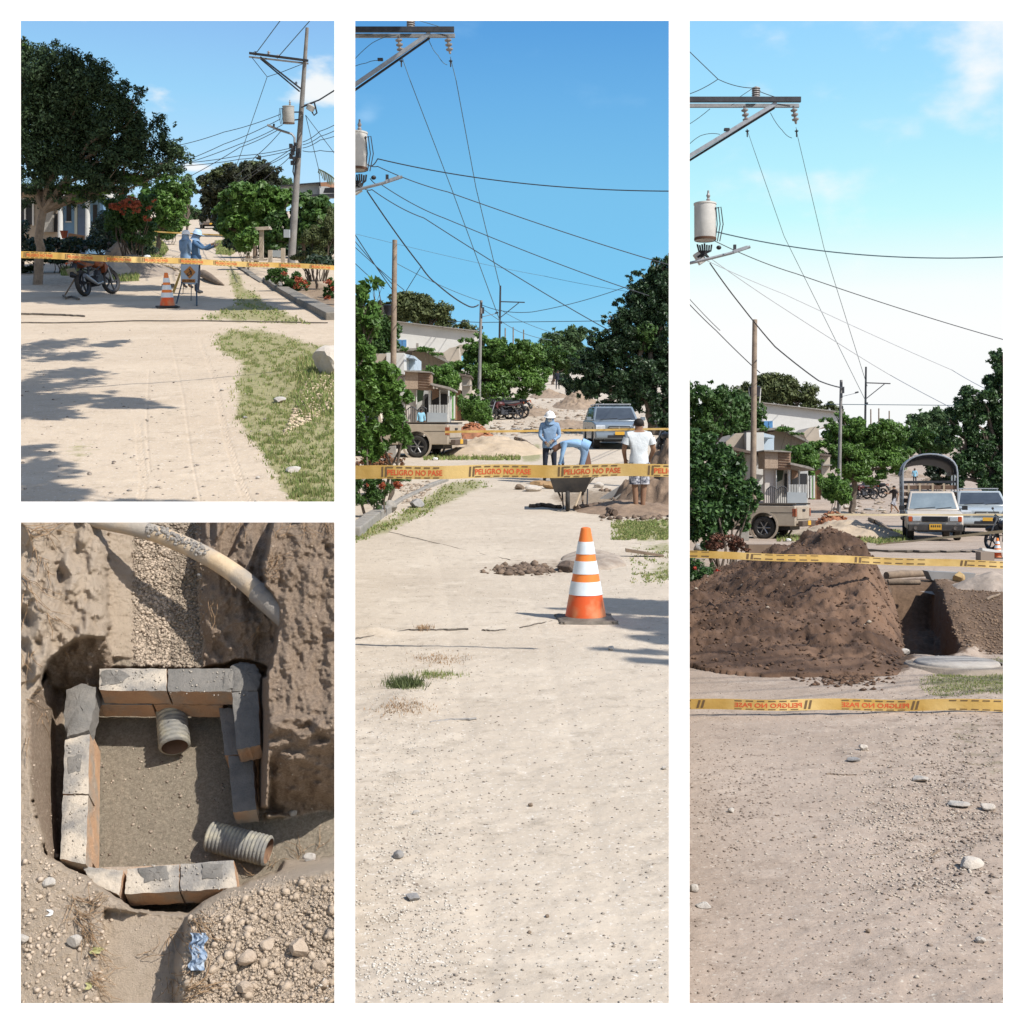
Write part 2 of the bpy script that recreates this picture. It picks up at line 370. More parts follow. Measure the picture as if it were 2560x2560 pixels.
# ------------------------------------------------------------------ scatter
def stones(P, name, label, cat, n, pick, smin, smax, mat, flat=.6, seed=5, sunk=.25, kind='stuff', org=(0, 0, 0), zof=None):
    r = np.random.default_rng(seed); U, V = pick(r, n)
    k, q = P.sl(V); y = P.gy(V) if zof is None else None
    if zof is None: x = (U-U0)/F*q*y; z = P.hz(U, V)
    else: x, y, z = zof(U, V)
    m = len(x); s = r.uniform(0, 1, m)**2.5*(smax-smin)+smin
    base = np.array([(1, 0, 0), (.3, .95, 0), (-.8, .6, 0), (-.85, -.5, 0), (.25, -1, 0), (.1, .1, .9), (-.3, -.25, .75), (0, 0, -.7)])
    fc = np.array([(0, 1, 5), (1, 2, 5), (2, 6, 5), (2, 3, 6), (3, 4, 6), (4, 0, 5), (4, 5, 6), (1, 0, 7), (2, 1, 7), (3, 2, 7), (4, 3, 7), (0, 4, 7)])
    v = base[None]*(1+r.uniform(-.3, .3, (m, 8, 3))); v[:, :, 2] *= flat
    a = r.uniform(0, 2*pi, m); ca, sa = np.cos(a)[:, None], np.sin(a)[:, None]
    st = r.uniform(.6, 1.2, m)[:, None]; vx = (v[:, :, 0]*ca-v[:, :, 1]*sa*st)*s[:, None]*.5; vy = (v[:, :, 0]*sa+v[:, :, 1]*ca*st)*s[:, None]*.5; vz = v[:, :, 2]*s[:, None]*.5
    co = np.stack([vx+x[:, None], vy+y[:, None], vz+z[:, None]+(flat*.35-sunk*.5)*s[:, None]], 2)
    f = (fc[None]+(np.arange(m)*8)[:, None, None]).reshape(-1, 3)
    o = bpy.data.objects.new(name, raw(name, co.reshape(-1, 3), f, mat)); link(o, P)
    return tag(o, label, cat, None, kind)
def area(box, poly=None, pw=1.0, soft=0, thin=0.0):
    def f(r, n):
        U = r.uniform(box[0]-soft, box[2]+soft, n); V = box[1]-soft*.4+(box[3]-box[1]+soft*.8)*r.random(n)**pw
        pl = poly if poly is not None else ([(box[0], box[1]), (box[2], box[1]), (box[2], box[3]), (box[0], box[3])] if soft else None)
        if pl is not None:
            k = inpoly(U+r.normal(size=n)*soft+(fbm(U/22, V/9, 3, 7)-.5)*soft*5, V+r.normal(size=n)*soft*.4+(fbm(U/22+40, V/9, 3, 8)-.5)*soft*2.5, pl); U = U[k]; V = V[k]
        if thin: k = r.random(len(U)) < np.clip((fbm(U/16, V/7, 3, 19)-thin)*5, .04, 1); U = U[k]; V = V[k]
        return U, V
    return f
def rock(P, name, label, u, v, wpx, hpx, mat=None, dpx=None, seed=1, cat='rock', y=None, group=None, flat=None):
    r = np.random.default_rng(seed); p = P.g(u, v); k = p.y/F; w, h = wpx*k/2, hpx*k; d = (dpx or wpx)*k/2
    bm = bmesh.new(); bmesh.ops.create_icosphere(bm, subdivisions=3, radius=1)
    co = np.array([x.co[:] for x in bm.verts]); pl = r.normal(size=(9, 3)); pl /= np.linalg.norm(pl, axis=1)[:, None]
    for q in pl:
        dd = co @ q; lim = r.uniform(.55, .9); o_ = dd > lim; co[o_] -= np.outer(dd[o_]-lim, q)
    co += (fbm(co[:, 0]*4+seed, co[:, 1]*4+co[:, 2]*3, 4, seed)-.5)[:, None]*.12*co
    for x, c in zip(bm.verts, co): x.co = (c[0]*w, c[1]*d, c[2]*h*.62+h*.42)
    me = bpy.data.meshes.new(name); bm.to_mesh(me); bm.free(); me.materials.append(mat or MATS['rock'])
    p.z = float(P.hz(u, v)) if P.grid else p.z
    o = bpy.data.objects.new(name, me); link(o, P, None, p); return tag(o, label, cat, group)
M('rock', (.50, .47, .42), (.33, .29, .25), 6, .9, .8, 14)
M('stone_grey', (.30, .29, .28), (.2, .19, .18), 9, .9, .6, 20)
def blades(P, name, label, n, pick, hmin, hmax, mat=None, seed=4, wid=.012, cat='grass', kind='stuff'):
    r = np.random.default_rng(seed); U, V = pick(r, n); y = P.gy(V); k, q = P.sl(V); x = (U-U0)/F*q*y; z = P.hz(U, V); m = len(x)
    h = r.uniform(hmin, hmax, m); a = r.uniform(0, 2*pi, m); l = r.uniform(.1, .7, m)*h; a2 = r.uniform(0, 2*pi, m)
    w = wid*np.maximum(1, y/12)*r.uniform(.7, 1.3, m)
    c = np.stack([x, y, z-.01], 1); d = np.stack([np.cos(a)*w, np.sin(a)*w, 0*w], 1); t = np.stack([np.cos(a2)*l, np.sin(a2)*l, h], 1)
    co = np.stack([c-d, c+d, c+t], 1).reshape(-1, 3)
    o = bpy.data.objects.new(name, raw(name, co, np.arange(3*m).reshape(-1, 3), mat or grass_m)); link(o, P)
    return tag(o, label, cat, None, kind)
# ================================================================== SETTING: white wall with four openings, skies, grounds
def white_wall():
    Y = 1.5; k = Y/F
    def X(u): return (u-U0)*k
    def Z(v): return (VH-v)*k+EYE.z
    m = M('wall_white', (.90, .90, .895), (.86, .86, .855), 3, .75, .03, 60)
    xs = [-330, 52, 836, 888, 1672, 1724, 2508, 2890]; mb = MB(); e = .0
    def bar(u0, v0, u1, v1, c=(0, 0, 0, 0)):      # c: which edges are chamfered away behind (left, top, right, bottom)
        t = .022; q = .016
        f = [(X(u0), Z(v0)), (X(u1), Z(v0)), (X(u1), Z(v1)), (X(u0), Z(v1))]
        x0, x1, z0, z1 = X(u0)+c[0]*q, X(u1)-c[2]*q, Z(v0)-c[1]*q, Z(v1)+c[3]*q
        b = [(x0, z0), (x1, z0), (x1, z1), (x0, z1)]
        mb.add([(x, Y, z) for x, z in f]+[(x, Y+t, z) for x, z in b], [(0, 1, 2, 3), (7, 6, 5, 4)]+[(i, 4+i, 4+(i+1) % 4, (i+1) % 4) for i in range(4)])
    bar(-330, -260, 2890, 52, (0, 0, 0, 1)); bar(-330, 2508, 2890, 2820, (0, 1, 0, 0))
    bar(-330, 52, 52, 2508, (0, 0, 1, 0)); bar(2508, 52, 2890, 2508, (1, 0, 0, 0))
    bar(836, 52, 888, 2508, (1, 0, 1, 0)); bar(1672, 52, 1724, 2508, (1, 0, 1, 0)); bar(52, 1254, 836, 1306, (0, 1, 0, 1))
    for u in (-250, 2810): mb.box((X(u), Y+.06, (Z(2600)+0)/2), (.05, .05, Z(2600)))
    o = mb.build('wall', m); tag(o, kind='structure')
white_wall()

def sky_mat(name, stops, cloud=(1, 1, 1), cov=(.6, .75), cz=(0, 1), csc=(1.2, 1.2, 5), cx=None, noise=2.2):
    m = bpy.data.materials.new(name); m.use_nodes = True; t = m.node_tree; t.nodes.clear(); N = t.nodes.new; L = t.links.new
    tc = N('ShaderNodeTexCoord'); sp = N('ShaderNodeSeparateXYZ'); L(tc.outputs['Object'], sp.inputs[0])
    def mt(op, a, b=None, c=None):
        n = N('ShaderNodeMath'); n.operation = op
        for i, v in enumerate((a, b, c)):
            if v is None: continue
            if isinstance(v, (int, float)): n.inputs[i].default_value = v
            else: L(v, n.inputs[i])
        return n.outputs[0]
    r = mt('SQRT', mt('ADD', mt('MULTIPLY', sp.outputs[0], sp.outputs[0]), mt('MULTIPLY', sp.outputs[1], sp.outputs[1])))
    el = mt('DIVIDE', sp.outputs[2], r); az = mt('DIVIDE', sp.outputs[0], sp.outputs[1])
    ramp = N('ShaderNodeValToRGB'); e = ramp.color_ramp.elements
    f = mt('MULTIPLY', el, 2.0); L(f, ramp.inputs[0])
    st = sorted([(min(.999, max(0, 2*(VH-v)/F)), c) for v, c in stops], key=lambda a: a[0])
    while len(e) < len(st): e.new(.5)
    for q, (p, c) in zip(e, st): q.position = p; q.color = (*lin(c), 1)
    nz = N('ShaderNodeTexNoise'); nz.inputs['Scale'].default_value = noise; nz.inputs['Detail'].default_value = 7; nz.inputs['Roughness'].default_value = .52
    cb = N('ShaderNodeCombineXYZ'); L(mt('MULTIPLY', az, csc[0]), cb.inputs[0]); L(mt('MULTIPLY', el, csc[2]), cb.inputs[1]); L(cb.outputs[0], nz.inputs['Vector'])
    mr = N('ShaderNodeMapRange'); mr.interpolation_type = 'SMOOTHSTEP'; mr.inputs[1].default_value = cov[0]; mr.inputs[2].default_value = cov[1]
    src = nz.outputs['Fac']
    if cx:   # banks of cloud round given directions: (u, v, ru, rv, gain)
        for (u, v, ru, rv, gg) in cx:
            da = mt('DIVIDE', mt('SUBTRACT', az, (u-U0)/F), ru/F); de = mt('DIVIDE', mt('SUBTRACT', el, (VH-v)/F), rv/F)
            d2 = mt('ADD', mt('MULTIPLY', da, da), mt('MULTIPLY', de, de))
            src = mt('ADD', src, mt('MULTIPLY', mt('EXPONENT', mt('MULTIPLY', d2, -1.0)), gg))
    L(src, mr.inputs[0])
    mx = N('ShaderNodeMix'); mx.data_type = 'RGBA'; L(mr.outputs[0], mx.inputs[0]); L(ramp.outputs[0], mx.inputs[6]); mx.inputs[7].default_value = (*lin(cloud), 1)
    em = N('ShaderNodeEmission'); em.inputs[1].default_value = 2**-EXPO; L(mx.outputs[2], em.inputs[0])
    o = N('ShaderNodeOutputMaterial'); L(em.outputs[0], o.inputs['Surface'])
    try: m.cycles.emission_sampling = 'NONE'
    except Exception: pass
    return m
def sky(u0, u1, mat):
    R = 430; a0, a1 = atan((u0-U0)/F), atan((u1-U0)/F); mb = MB(); na, ne = 24, 30; vs = []; fs = []
    for j in range(ne+1):
        el = radians(-20+85*j/ne)
        for i in range(na+1):
            a = a0+(a1-a0)*i/na; vs.append((R*cos(el)*sin(a), R*cos(el)*cos(a), R*sin(el)))
    for j in range(ne):
        for i in range(na): q = j*(na+1)+i; fs.append((q, q+1, q+na+2, q+na+1))
    mb.add(vs, fs); o = mb.build('sky', mat, None, None, EYE, smooth=True); tag(o, kind='structure')
sky(-2600, 862, sky_mat('sky_left', [(52, (140, 190, 242)), (250, (155, 212, 250)), (450, (182, 226, 255)), (620, (200, 232, 252)), (1153, (205, 232, 250)), (-500, (110, 165, 230))],
    (246, 250, 252), (.62, .86), cx=[(815, 225, 105, 85, .33), (490, 440, 60, 14, .35), (300, 900, 900, 300, -.2)], csc=(7, 1, 14)))
sky(862, 1698, sky_mat('sky_middle', [(52, (92, 161, 224)), (250, (108, 178, 232)), (480, (122, 194, 238)), (700, (126, 201, 243)), (860, (146, 212, 247)), (1153, (180, 225, 248)), (-500, (70, 130, 205))],
    (160, 208, 248), (.58, 1.05), cx=[(915, 295, 34, 28, .28), (1560, 600, 200, 60, .04)], csc=(5, 1, 9)))
sky(1698, 5200, sky_mat('sky_right', [(52, (150, 212, 255)), (230, (163, 224, 255)), (430, (183, 240, 255)), (560, (200, 251, 255)), (650, (226, 254, 255)), (740, (249, 255, 255)), (830, (254, 255, 255)), (1153, (250, 252, 252)), (-500, (120, 180, 245))],
    (255, 255, 255), (.55, 1.0), cx=[(2450, 110, 190, 170, .36), (2440, 260, 120, 60, .16), (1900, 470, 160, 60, .05), (2150, 480, 260, 40, .08)], csc=(6, 1, 10)))

def ground_mat(name, c1, c2, c3, grass, dirt_shade, speck=(.62, .58, .52), bump=.35, sc=1.0):
    m = bpy.data.materials.new(name); m.use_nodes = True; t = m.node_tree; N = t.nodes.new; L = t.links.new; b = t.nodes['Principled BSDF']
    b.inputs['Roughness'].default_value = .95; b.inputs['Specular IOR Level'].default_value = .15
    tc = N('ShaderNodeTexCoord')
    def nz(s, d=6, ro=.6):
        n = N('ShaderNodeTexNoise'); n.inputs['Scale'].default_value = s*sc; n.inputs['Detail'].default_value = d; n.inputs['Roughness'].default_value = ro; L(tc.outputs['Object'], n.inputs['Vector']); return n.outputs['Fac']
    def mr(f, a, c): n = N('ShaderNodeMapRange'); n.inputs[1].default_value = a; n.inputs[2].default_value = c; L(f, n.inputs[0]); return n.outputs[0]
    def mix(f, a, c):
        n = N('ShaderNodeMix'); n.data_type = 'RGBA'; L(f, n.inputs[0])
        for i, v in ((6, a), (7, c)):
            if isinstance(v, tuple): n.inputs[i].default_value = (*v, 1)
            else: L(v, n.inputs[i])
        return n.outputs[2]
    col = mix(mr(nz(.55, 7), .35, .65), c1, c2)
    col = mix(mr(nz(2.2, 8, .7), .52, .70), col, c3)
    col = mix(mr(nz(55, 3, .6), .60, .70), col, speck)
    dk = tuple(x*.45 for x in c2); col = mix(mr(nz(38, 4, .7), .63, .74), col, dk); col = mix(mr(nz(4.5, 10, .8), .53, .66), col, tuple(x*.8 for x in c2))
    for at_, c in (('grass', grass), ('dirt_shade', dirt_shade)):
        a = N('ShaderNodeAttribute'); a.attribute_name = at_
        ns = N('ShaderNodeMath'); ns.operation = 'MULTIPLY_ADD'; L(nz(9, 6, .7), ns.inputs[0]); ns.inputs[1].default_value = 1.3; ns.inputs[2].default_value = -.65
        ad = N('ShaderNodeMath'); ad.operation = 'ADD'; L(a.outputs['Fac'], ad.inputs[0]); L(ns.outputs[0], ad.inputs[1])
        ml = N('ShaderNodeMath'); ml.operation = 'MULTIPLY'; L(mr(ad.outputs[0], .35, .65), ml.inputs[0]); L(mr(a.outputs['Fac'], .02, .15), ml.inputs[1])
        cc = mix(mr(nz(14, 6, .7), .35, .65), c, tuple(x*.6 for x in c)); col = mix(ml.outputs[0], col, cc)
    L(col, b.inputs['Base Color'])
    bp = N('ShaderNodeBump'); bp.inputs['Strength'].default_value = bump; bp.inputs['Distance'].default_value = .03
    ad = N('ShaderNodeMath'); ad.operation = 'MULTIPLY_ADD'; L(nz(6, 10, .7), ad.inputs[0]); ad.inputs[1].default_value = .6; L(nz(45, 4, .7), ad.inputs[2])
    L(ad.outputs[0], bp.inputs['Height']); L(bp.outputs[0], b.inputs['Normal'])
    return m
def ground(P, name, mat, u0, u1, vbot, ext, masks, dz=None, stepu=2.4, stepv=2.2, yfar=None, near=None):
    vtop = P.tv[0] if yfar is None else float(P.proj(0., yfar, P.gz(yfar))[1])
    Vs = np.arange(vbot, vtop, -stepv)
    ys = P.gy(Vs); ys = np.concatenate([ys, [yfar or P.ty.max()]]); Vs = np.concatenate([Vs, [vtop]])
    if near: yn = np.array(near); ys = np.concatenate([yn, ys]); Vn = P.proj(0*yn, yn, P.gz(yn))[1]; Vs = np.concatenate([Vn, Vs])
    Us = np.arange(u0, u1+.01, stepu); Us[-1] = u1
    if ext[0]: Us = np.concatenate([np.linspace(ext[0], u0-8, 14), Us])
    if ext[1]: Us = np.concatenate([Us, np.linspace(u1+8, ext[1], 14)])
    UU, VV = np.meshgrid(Us, Vs); q = P.sl(VV)[1]; YY = np.repeat(ys[:, None], len(Us), 1); XX = (UU-U0)/F*q*YY
    ZZ = P.gz(YY)+.05*(fbm(XX*.5, YY*.5, 3, 3)-.5)*np.clip(YY/20, 0, 1)+.010*(fbm(XX*2.5, YY*2.5, 4, 5)-.5)+.009*(fbm(XX*14, YY*14, 3, 8)-.5)*(YY < 22)
    at = {}
    for k in ('grass', 'dirt_shade'):
        a = np.zeros(UU.shape)
        for e in masks.get(k, []):
            poly, w = e[0], e[1]; r = e[2] if len(e) > 2 else 4
            uu = UU+(fbm(UU/18, VV/9, 4, 11)-.5)*46; vv = VV+(fbm(UU/18, VV/9, 4, 13)-.5)*24
            a = np.maximum(a, blur(inpoly(uu, vv, poly).astype(float), r)*w)
        at[k] = a
    if dz is not None: ZZ = ZZ+dz(UU, VV, XX, YY)
    P.grid = (Us, Vs, ZZ)
    nv, nu = UU.shape; I = np.arange(nv*nu).reshape(nv, nu)
    f = np.stack([I[:-1, :-1], I[:-1, 1:], I[1:, 1:], I[1:, :-1]], -1).reshape(-1, 4)
    me = raw(name, np.stack([XX, YY, ZZ], -1), f, mat, smooth=True)
    for k, a in at.items():
        t = me.attributes.new(k, 'FLOAT', 'POINT'); t.data.foreach_set('value', a.astype(np.float32).ravel())
    o = bpy.data.objects.new(name, me); link(o, P); tag(o, kind='structure'); return o
def line_d(U, V, pts):     # distance in pixels to a polyline
    d = np.full(U.shape, 1e9)
    for (x1, y1), (x2, y2) in zip(pts, pts[1:]):
        t = np.clip(((U-x1)*(x2-x1)+(V-y1)*(y2-y1))/((x2-x1)**2+(y2-y1)**2), 0, 1)
        d = np.minimum(d, np.hypot(U-(x1+t*(x2-x1)), V-(y1+t*(y2-y1))))
    return d
sandA = ground_mat('sand_pale', (.50, .41, .31), (.43, .345, .255), (.54, .45, .345), (.33, .30, .155), (.30, .22, .15), bump=.22)
sandB = ground_mat('sand_cream', (.50, .43, .345), (.42, .355, .28), (.55, .48, .39), (.34, .32, .18), (.30, .235, .17), bump=.15)
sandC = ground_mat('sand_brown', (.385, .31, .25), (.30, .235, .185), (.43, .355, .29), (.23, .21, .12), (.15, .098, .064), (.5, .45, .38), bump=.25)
# --- first place
G1 = [[(532, 838), (560, 828), (640, 822), (700, 838), (760, 858), (836, 868), (862, 880), (862, 1280), (770, 1280), (700, 1215), (668, 1150), (640, 1110), (600, 1060), (596, 1000), (590, 950), (610, 905), (560, 890), (540, 862)]]
def d1(U, V, X, Y):
    z = 0*U
    for pts in ([(500, 850), (540, 960), (565, 1090), (600, 1200), (622, 1260)], [(345, 1060), (350, 1130), (360, 1200), (350, 1262)]):
        w = 5+(V-850)/45; d = line_d(U, V, pts); ins = np.clip(1-d/w, 0, 1); z -= .006*(ins > .05)*(.5+.5*np.sin(V*.75+d*.8))*np.minimum(1, ins*3)
    for pts in ([(372, 925), (366, 1060), (375, 1180)], [(430, 860), (460, 1000), (480, 1150), (500, 1250)]):
        z -= .004*np.clip(1-line_d(U, V, pts)/4, 0, 1)
    z += .06*np.exp(-((U-800)/90)**2-((V-960)/60)**2)
    return z
ground(P1, 'ground', sandA, 26, 862, 1280, (-500, None), {'grass': [(G1[0], .95, 5), ([(480, 796), (540, 800), (640, 806), (780, 812), (700, 775), (650, 745), (600, 700), (585, 664), (570, 664), (575, 720), (600, 760)], .8, 3),
    ([(330, 590), (400, 600), (420, 625), (395, 650), (340, 660), (320, 620)], .9, 2), ([(537, 602), (560, 600), (590, 630), (575, 640), (540, 636)], .8, 2), ([(150, 1105), (250, 1090), (260, 1140), (180, 1170)], .5, 8), ([(170, 670), (300, 668), (330, 690), (170, 690)], .7, 3)],
    'dirt_shade': [([(52, 690), (160, 690), (240, 700), (330, 730), (200, 735), (60, 720)], .55, 6), ([(700, 720), (862, 790), (862, 720), (760, 690)], .8, 5), ([(735, 950), (836, 930), (862, 1080), (760, 1100), (700, 1060)], .35, 10)]}, d1, yfar=335)
# --- second place
def d2(U, V, X, Y):
    z = .03*np.exp(-((U-1010)/130)**2-((V-1640)/26)**2)*0
    for pts in ([(1230, 2540), (1180, 2000), (1120, 1500), (1060, 1300)], [(1600, 2540), (1470, 2000), (1330, 1500), (1190, 1260)]): z -= .003*np.exp(-(line_d(U, V, pts)/(6+(V-1200)/40))**2)
    z += .05*np.exp(-((U-930)/60)**2-((V-1585)/7)**2)+.035*np.exp(-((U-1010)/70)**2-((V-1760)/30)**2)
    z += .014*fbm(X*6, Y*6, 4, 21)*np.clip((V-1560)/80, 0, 1)*np.clip((1230-U)/150, 0, 1)
    return z
ground(P2, 'ground', sandB, 862, 1698, 2560, (None, None), {'grass': [([(862, 1345), (890, 1325), (1000, 1285), (1070, 1240), (1120, 1206), (1200, 1202), (1230, 1215), (1130, 1245), (1060, 1290), (960, 1330), (870, 1360)], .95, 4),
    ([(1525, 1300), (1698, 1296), (1698, 1345), (1600, 1350), (1530, 1330)], .95, 4), ([(1560, 1360), (1698, 1355), (1698, 1378), (1600, 1378)], .8, 4), ([(1640, 1400), (1698, 1390), (1698, 1460), (1600, 1455)], .62, 6),
    ([(1290, 1120), (1345, 1105), (1360, 1150), (1310, 1156)], .9, 3), ([(1060, 1130), (1180, 1128), (1300, 1130), (1180, 1140), (1080, 1150)], .75, 2), ([(1395, 1000), (1450, 1002), (1440, 1014), (1400, 1012)], .8, 2),
    ([(980, 1705), (1075, 1695), (1080, 1725), (985, 1735)], .8, 6), ([(1040, 1655), (1130, 1650), (1150, 1670), (1050, 1685)], .42, 8), ([(960, 1770), (1060, 1765), (1060, 1790), (970, 1795)], .4, 8)],
    'dirt_shade': [([(1290, 990), (1430, 985), (1500, 1100), (1290, 1100), (1270, 1040)], .42, 6), ([(1020, 1280), (1110, 1280), (1230, 1600), (1320, 2520), (1170, 2530), (1120, 1800)], .26, 30), ([(1170, 1250), (1250, 1260), (1400, 1560), (1680, 2520), (1540, 2530), (1340, 1800)], .26, 30), ([(888, 1780), (1010, 1800), (1040, 2400), (900, 2440)], .3, 20), ([(1360, 1240), (1440, 1225), (1698, 1215), (1698, 1296), (1560, 1290), (1440, 1282)], .75, 4), ([(1225, 1405), (1400, 1395), (1440, 1440), (1300, 1436)], .5, 4), ([(888, 1225), (1010, 1215), (960, 1300), (888, 1325)], .35, 6)]},  # first patch darkens the far lane in place of tree shade
    d2, near=(.3, 1.0, 2.0, 2.7, 3.0))
# --- third place: the trench is dug out of the ground sheet
TR = [(2229, 1458), (2330, 1458), (2352, 1490), (2372, 1560), (2396, 1636), (2300, 1644), (2264, 1640), (2252, 1560), (2238, 1500)]
def d3(U, V, X, Y):
    m = inpoly(U+(fbm(X*9, Y*9, 3, 4)-.5)*12, V, TR).astype(float); m = blur(m, .9)
    z = -.72*m*(.8+.3*fbm(X*5, Y*5, 3, 6))
    z += m*.55*np.clip((V-1545)/90, 0, 1)*np.clip((2330-U)/60, 0, 1)
    rd = np.exp(-((line_d(U, V, [(2345, 1475), (2385, 1560), (2415, 1625)])-14)/26)**2)*(U > 2335)
    z += .10*rd*fbm(X*6, Y*6, 4, 17)
    z += .05*np.exp(-((U-2300)/50)**2-((V-1660)/20)**2)
    z += .03*fbm(X*5, Y*5, 4, 9)*(V > 1650)*np.clip((U-1950)/300, 0, 1)
    return z
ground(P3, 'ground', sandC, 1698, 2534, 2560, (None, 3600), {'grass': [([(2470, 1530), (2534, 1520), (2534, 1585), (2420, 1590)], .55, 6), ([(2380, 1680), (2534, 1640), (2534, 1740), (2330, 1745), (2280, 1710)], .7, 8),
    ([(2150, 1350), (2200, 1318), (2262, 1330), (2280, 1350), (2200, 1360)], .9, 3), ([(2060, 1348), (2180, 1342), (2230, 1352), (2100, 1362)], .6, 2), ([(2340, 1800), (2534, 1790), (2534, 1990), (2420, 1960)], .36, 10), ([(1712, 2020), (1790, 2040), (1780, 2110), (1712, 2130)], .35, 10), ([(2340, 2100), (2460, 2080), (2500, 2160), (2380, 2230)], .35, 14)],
    'dirt_shade': [([(2180, 1200), (2300, 1190), (2300, 1320), (2180, 1300)], .3, 8), ([(2080, 1860), (2534, 1800), (2534, 2330), (2250, 2300), (2130, 2050)], .3, 26), ([(2310, 1440), (2430, 1452), (2534, 1470), (2534, 1640), (2396, 1640), (2330, 1480)], .78, 5), ([(1712, 1600), (1900, 1668), (2120, 1700), (2270, 1690), (2300, 1640), (2240, 1440), (1980, 1400), (1712, 1520)], .9, 5),  # first patch likewise paints far-lane shade into the soil colour
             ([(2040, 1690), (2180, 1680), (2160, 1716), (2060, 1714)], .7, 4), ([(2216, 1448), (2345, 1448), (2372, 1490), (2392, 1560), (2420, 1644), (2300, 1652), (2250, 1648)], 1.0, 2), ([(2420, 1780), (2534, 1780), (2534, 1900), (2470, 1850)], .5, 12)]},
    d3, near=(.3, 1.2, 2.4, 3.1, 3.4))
mb_ = MB(); mb_.box((0, 170, -2.6), (900, 520, .4)); tag(mb_.build('earth', sandA), kind='structure')    # lower ground under and between the four places
# ================================================================== FOURTH PLACE: the excavated pit with the brick chamber
pit_soil = ground_mat('pit_soil', (.62, .505, .385), (.53, .425, .32), (.66, .545, .43), (.44, .375, .285), (.46, .35, .26), (.6, .52, .42), bump=.8, sc=4)
PU = np.arange(26, 864, 1.9); PV = np.arange(1280, 2560, 1.9)
UU4, VV4 = np.meshgrid(PU, PV)
def pit():
    U, V = UU4, VV4; nu = fbm(U/40, V/40, 4, 2)-.5; nv = fbm(U/35+9, V/35, 4, 3)-.5; u = U+nu*26; v = V+nv*22
    Z = np.zeros(U.shape); clay = np.zeros(U.shape); grey = np.zeros(U.shape)  # brown clay tint, with shade painted in on the right bank
    def put(poly, z, a=None, cl=None, warp=1.0):
        m = inpoly(U+nu*26*warp, V+nv*22*warp, poly); Z[m] = (z if not callable(z) else z(U, V)[m] if True else 0) if not callable(z) else z(U, V)[m]
        if cl is not None: clay[m] = cl
        if a is not None: grey[m] = a
    # left bank, eroded into ribs
    put([(0, 1250), (280, 1250), (276, 1640), (0, 1720)], lambda U, V: .10-.30*np.clip(U/275, 0, 1)**2+.26*(fbm(U/34, V/70, 4, 31)-.5)+.04*np.sin(U/19+5*fbm(U/60, V/60, 3, 5))-.12*np.clip(fbm(U/38+3, V/60, 3, 88)-.56, 0, 1)*5*.5+.05*(fbm(U/9, V/14, 3, 89)-.5))
    # gravel ramp in the trench
    put([(271, 1250), (505, 1250), (510, 1700), (271, 1700)], lambda U, V: -.36-.16*np.clip((V-1306)/360, 0, 1)-.05*np.clip((U-300)/200, 0, 1), .55, 0)
    put([(272, 1320), (330, 1330), (340, 1500), (350, 1640), (272, 1640)], lambda U, V: -.24-.2*np.clip((V-1306)/360, 0, 1)-.10*np.clip((U-272)/75, 0, 1), 0, 0)
    # right bank with face
    put([(496, 1250), (900, 1250), (900, 1700), (660, 1700), (640, 1668), (508, 1676), (498, 1440)], lambda U, V: -.15-.30*np.clip((V-1420)/240, 0, 1)**1.3-.10*np.clip((545-U)/45, 0, 1)+.22*(fbm(U/26, V/60, 4, 41)-.5), 0, .95)
    put([(560, 1250), (640, 1250), (600, 1330), (570, 1400), (545, 1390)], -.34, 0, 1.0)
    put([(705, 1250), (900, 1250), (900, 2010), (676, 1960), (664, 1700), (690, 1630), (694, 1520), (672, 1480), (650, 1420)], lambda U, V: .24-.30*np.clip((V-1306)/420, 0, 1)+.05*np.clip((U-700)/130, 0, 1)+.15*(fbm(U/30, V/75, 5, 43, .6)-.5), 0, .9)
    # whole chamber pit
    chamber = [(128, 1640), (250, 1620), (280, 1668), (510, 1672), (600, 1650), (668, 1668), (668, 2046), (900, 2010), (900, 2140), (836, 2146), (720, 2150), (690, 2185), (612, 2216), (560, 2222), (470, 2284), (330, 2272), (210, 2190), (118, 2145), (84, 2020), (70, 1880), (80, 1760)]
    put(chamber, -.90, .7, .2, .7)
    # left wall of the pit, alcove at its back
    put([(70, 1760), (110, 1700), (160, 1700), (158, 2150), (120, 2148), (84, 2020), (68, 1880)], lambda U, V: -.05-.80*np.clip((U-78-.1*np.clip(V-1990, 0, 200))/62, 0, 1), .1, .65, .4)
    put([(118, 1650), (190, 1596), (270, 1590), (282, 1668), (250, 1720), (160, 1720), (112, 1716)], lambda U, V: -.26-.42*np.clip((V-1590)/130, 0, 1)+.12*(fbm(U/22, V/26, 3, 90)-.5), 0, .6, .7)
    # wall under the right bank, brown lumps
    put([(664, 1800), (700, 1790), (900, 1790), (900, 2030), (800, 2026), (730, 2040), (668, 2034)], lambda U, V: .0-.9*np.clip((V-1812)/215, 0, 1)**1.5+.22*(fbm(U/40, V/26, 4, 51)-.5), 0, 1.0, .6)
    put([(640, 1690), (668, 1690), (672, 2020), (646, 2020)], lambda U, V: -.85+.75*np.clip((U-640)/30, 0, 1), 0, 1.0, .5)
    # near bank: worn channel in the middle, heap of spoil at right
    put([(262, 2276), (470, 2286), (440, 2400), (436, 2620), (238, 2620)], lambda U, V: -.09+0*U, 0, 0, .5)
    heap = [(470, 2286), (560, 2226), (612, 2218), (690, 2180), (730, 2154), (900, 2140), (900, 2620), (440, 2620), (446, 2420), (462, 2320)]
    hb = blur(inpoly(u, v, heap).astype(float), 9)
    put(heap, lambda U, V: .05+.20*hb+.05*np.clip((V-2250)/250, 0, 1), 0, .12, .8)
    Z2 = blur(Z, 1.3)
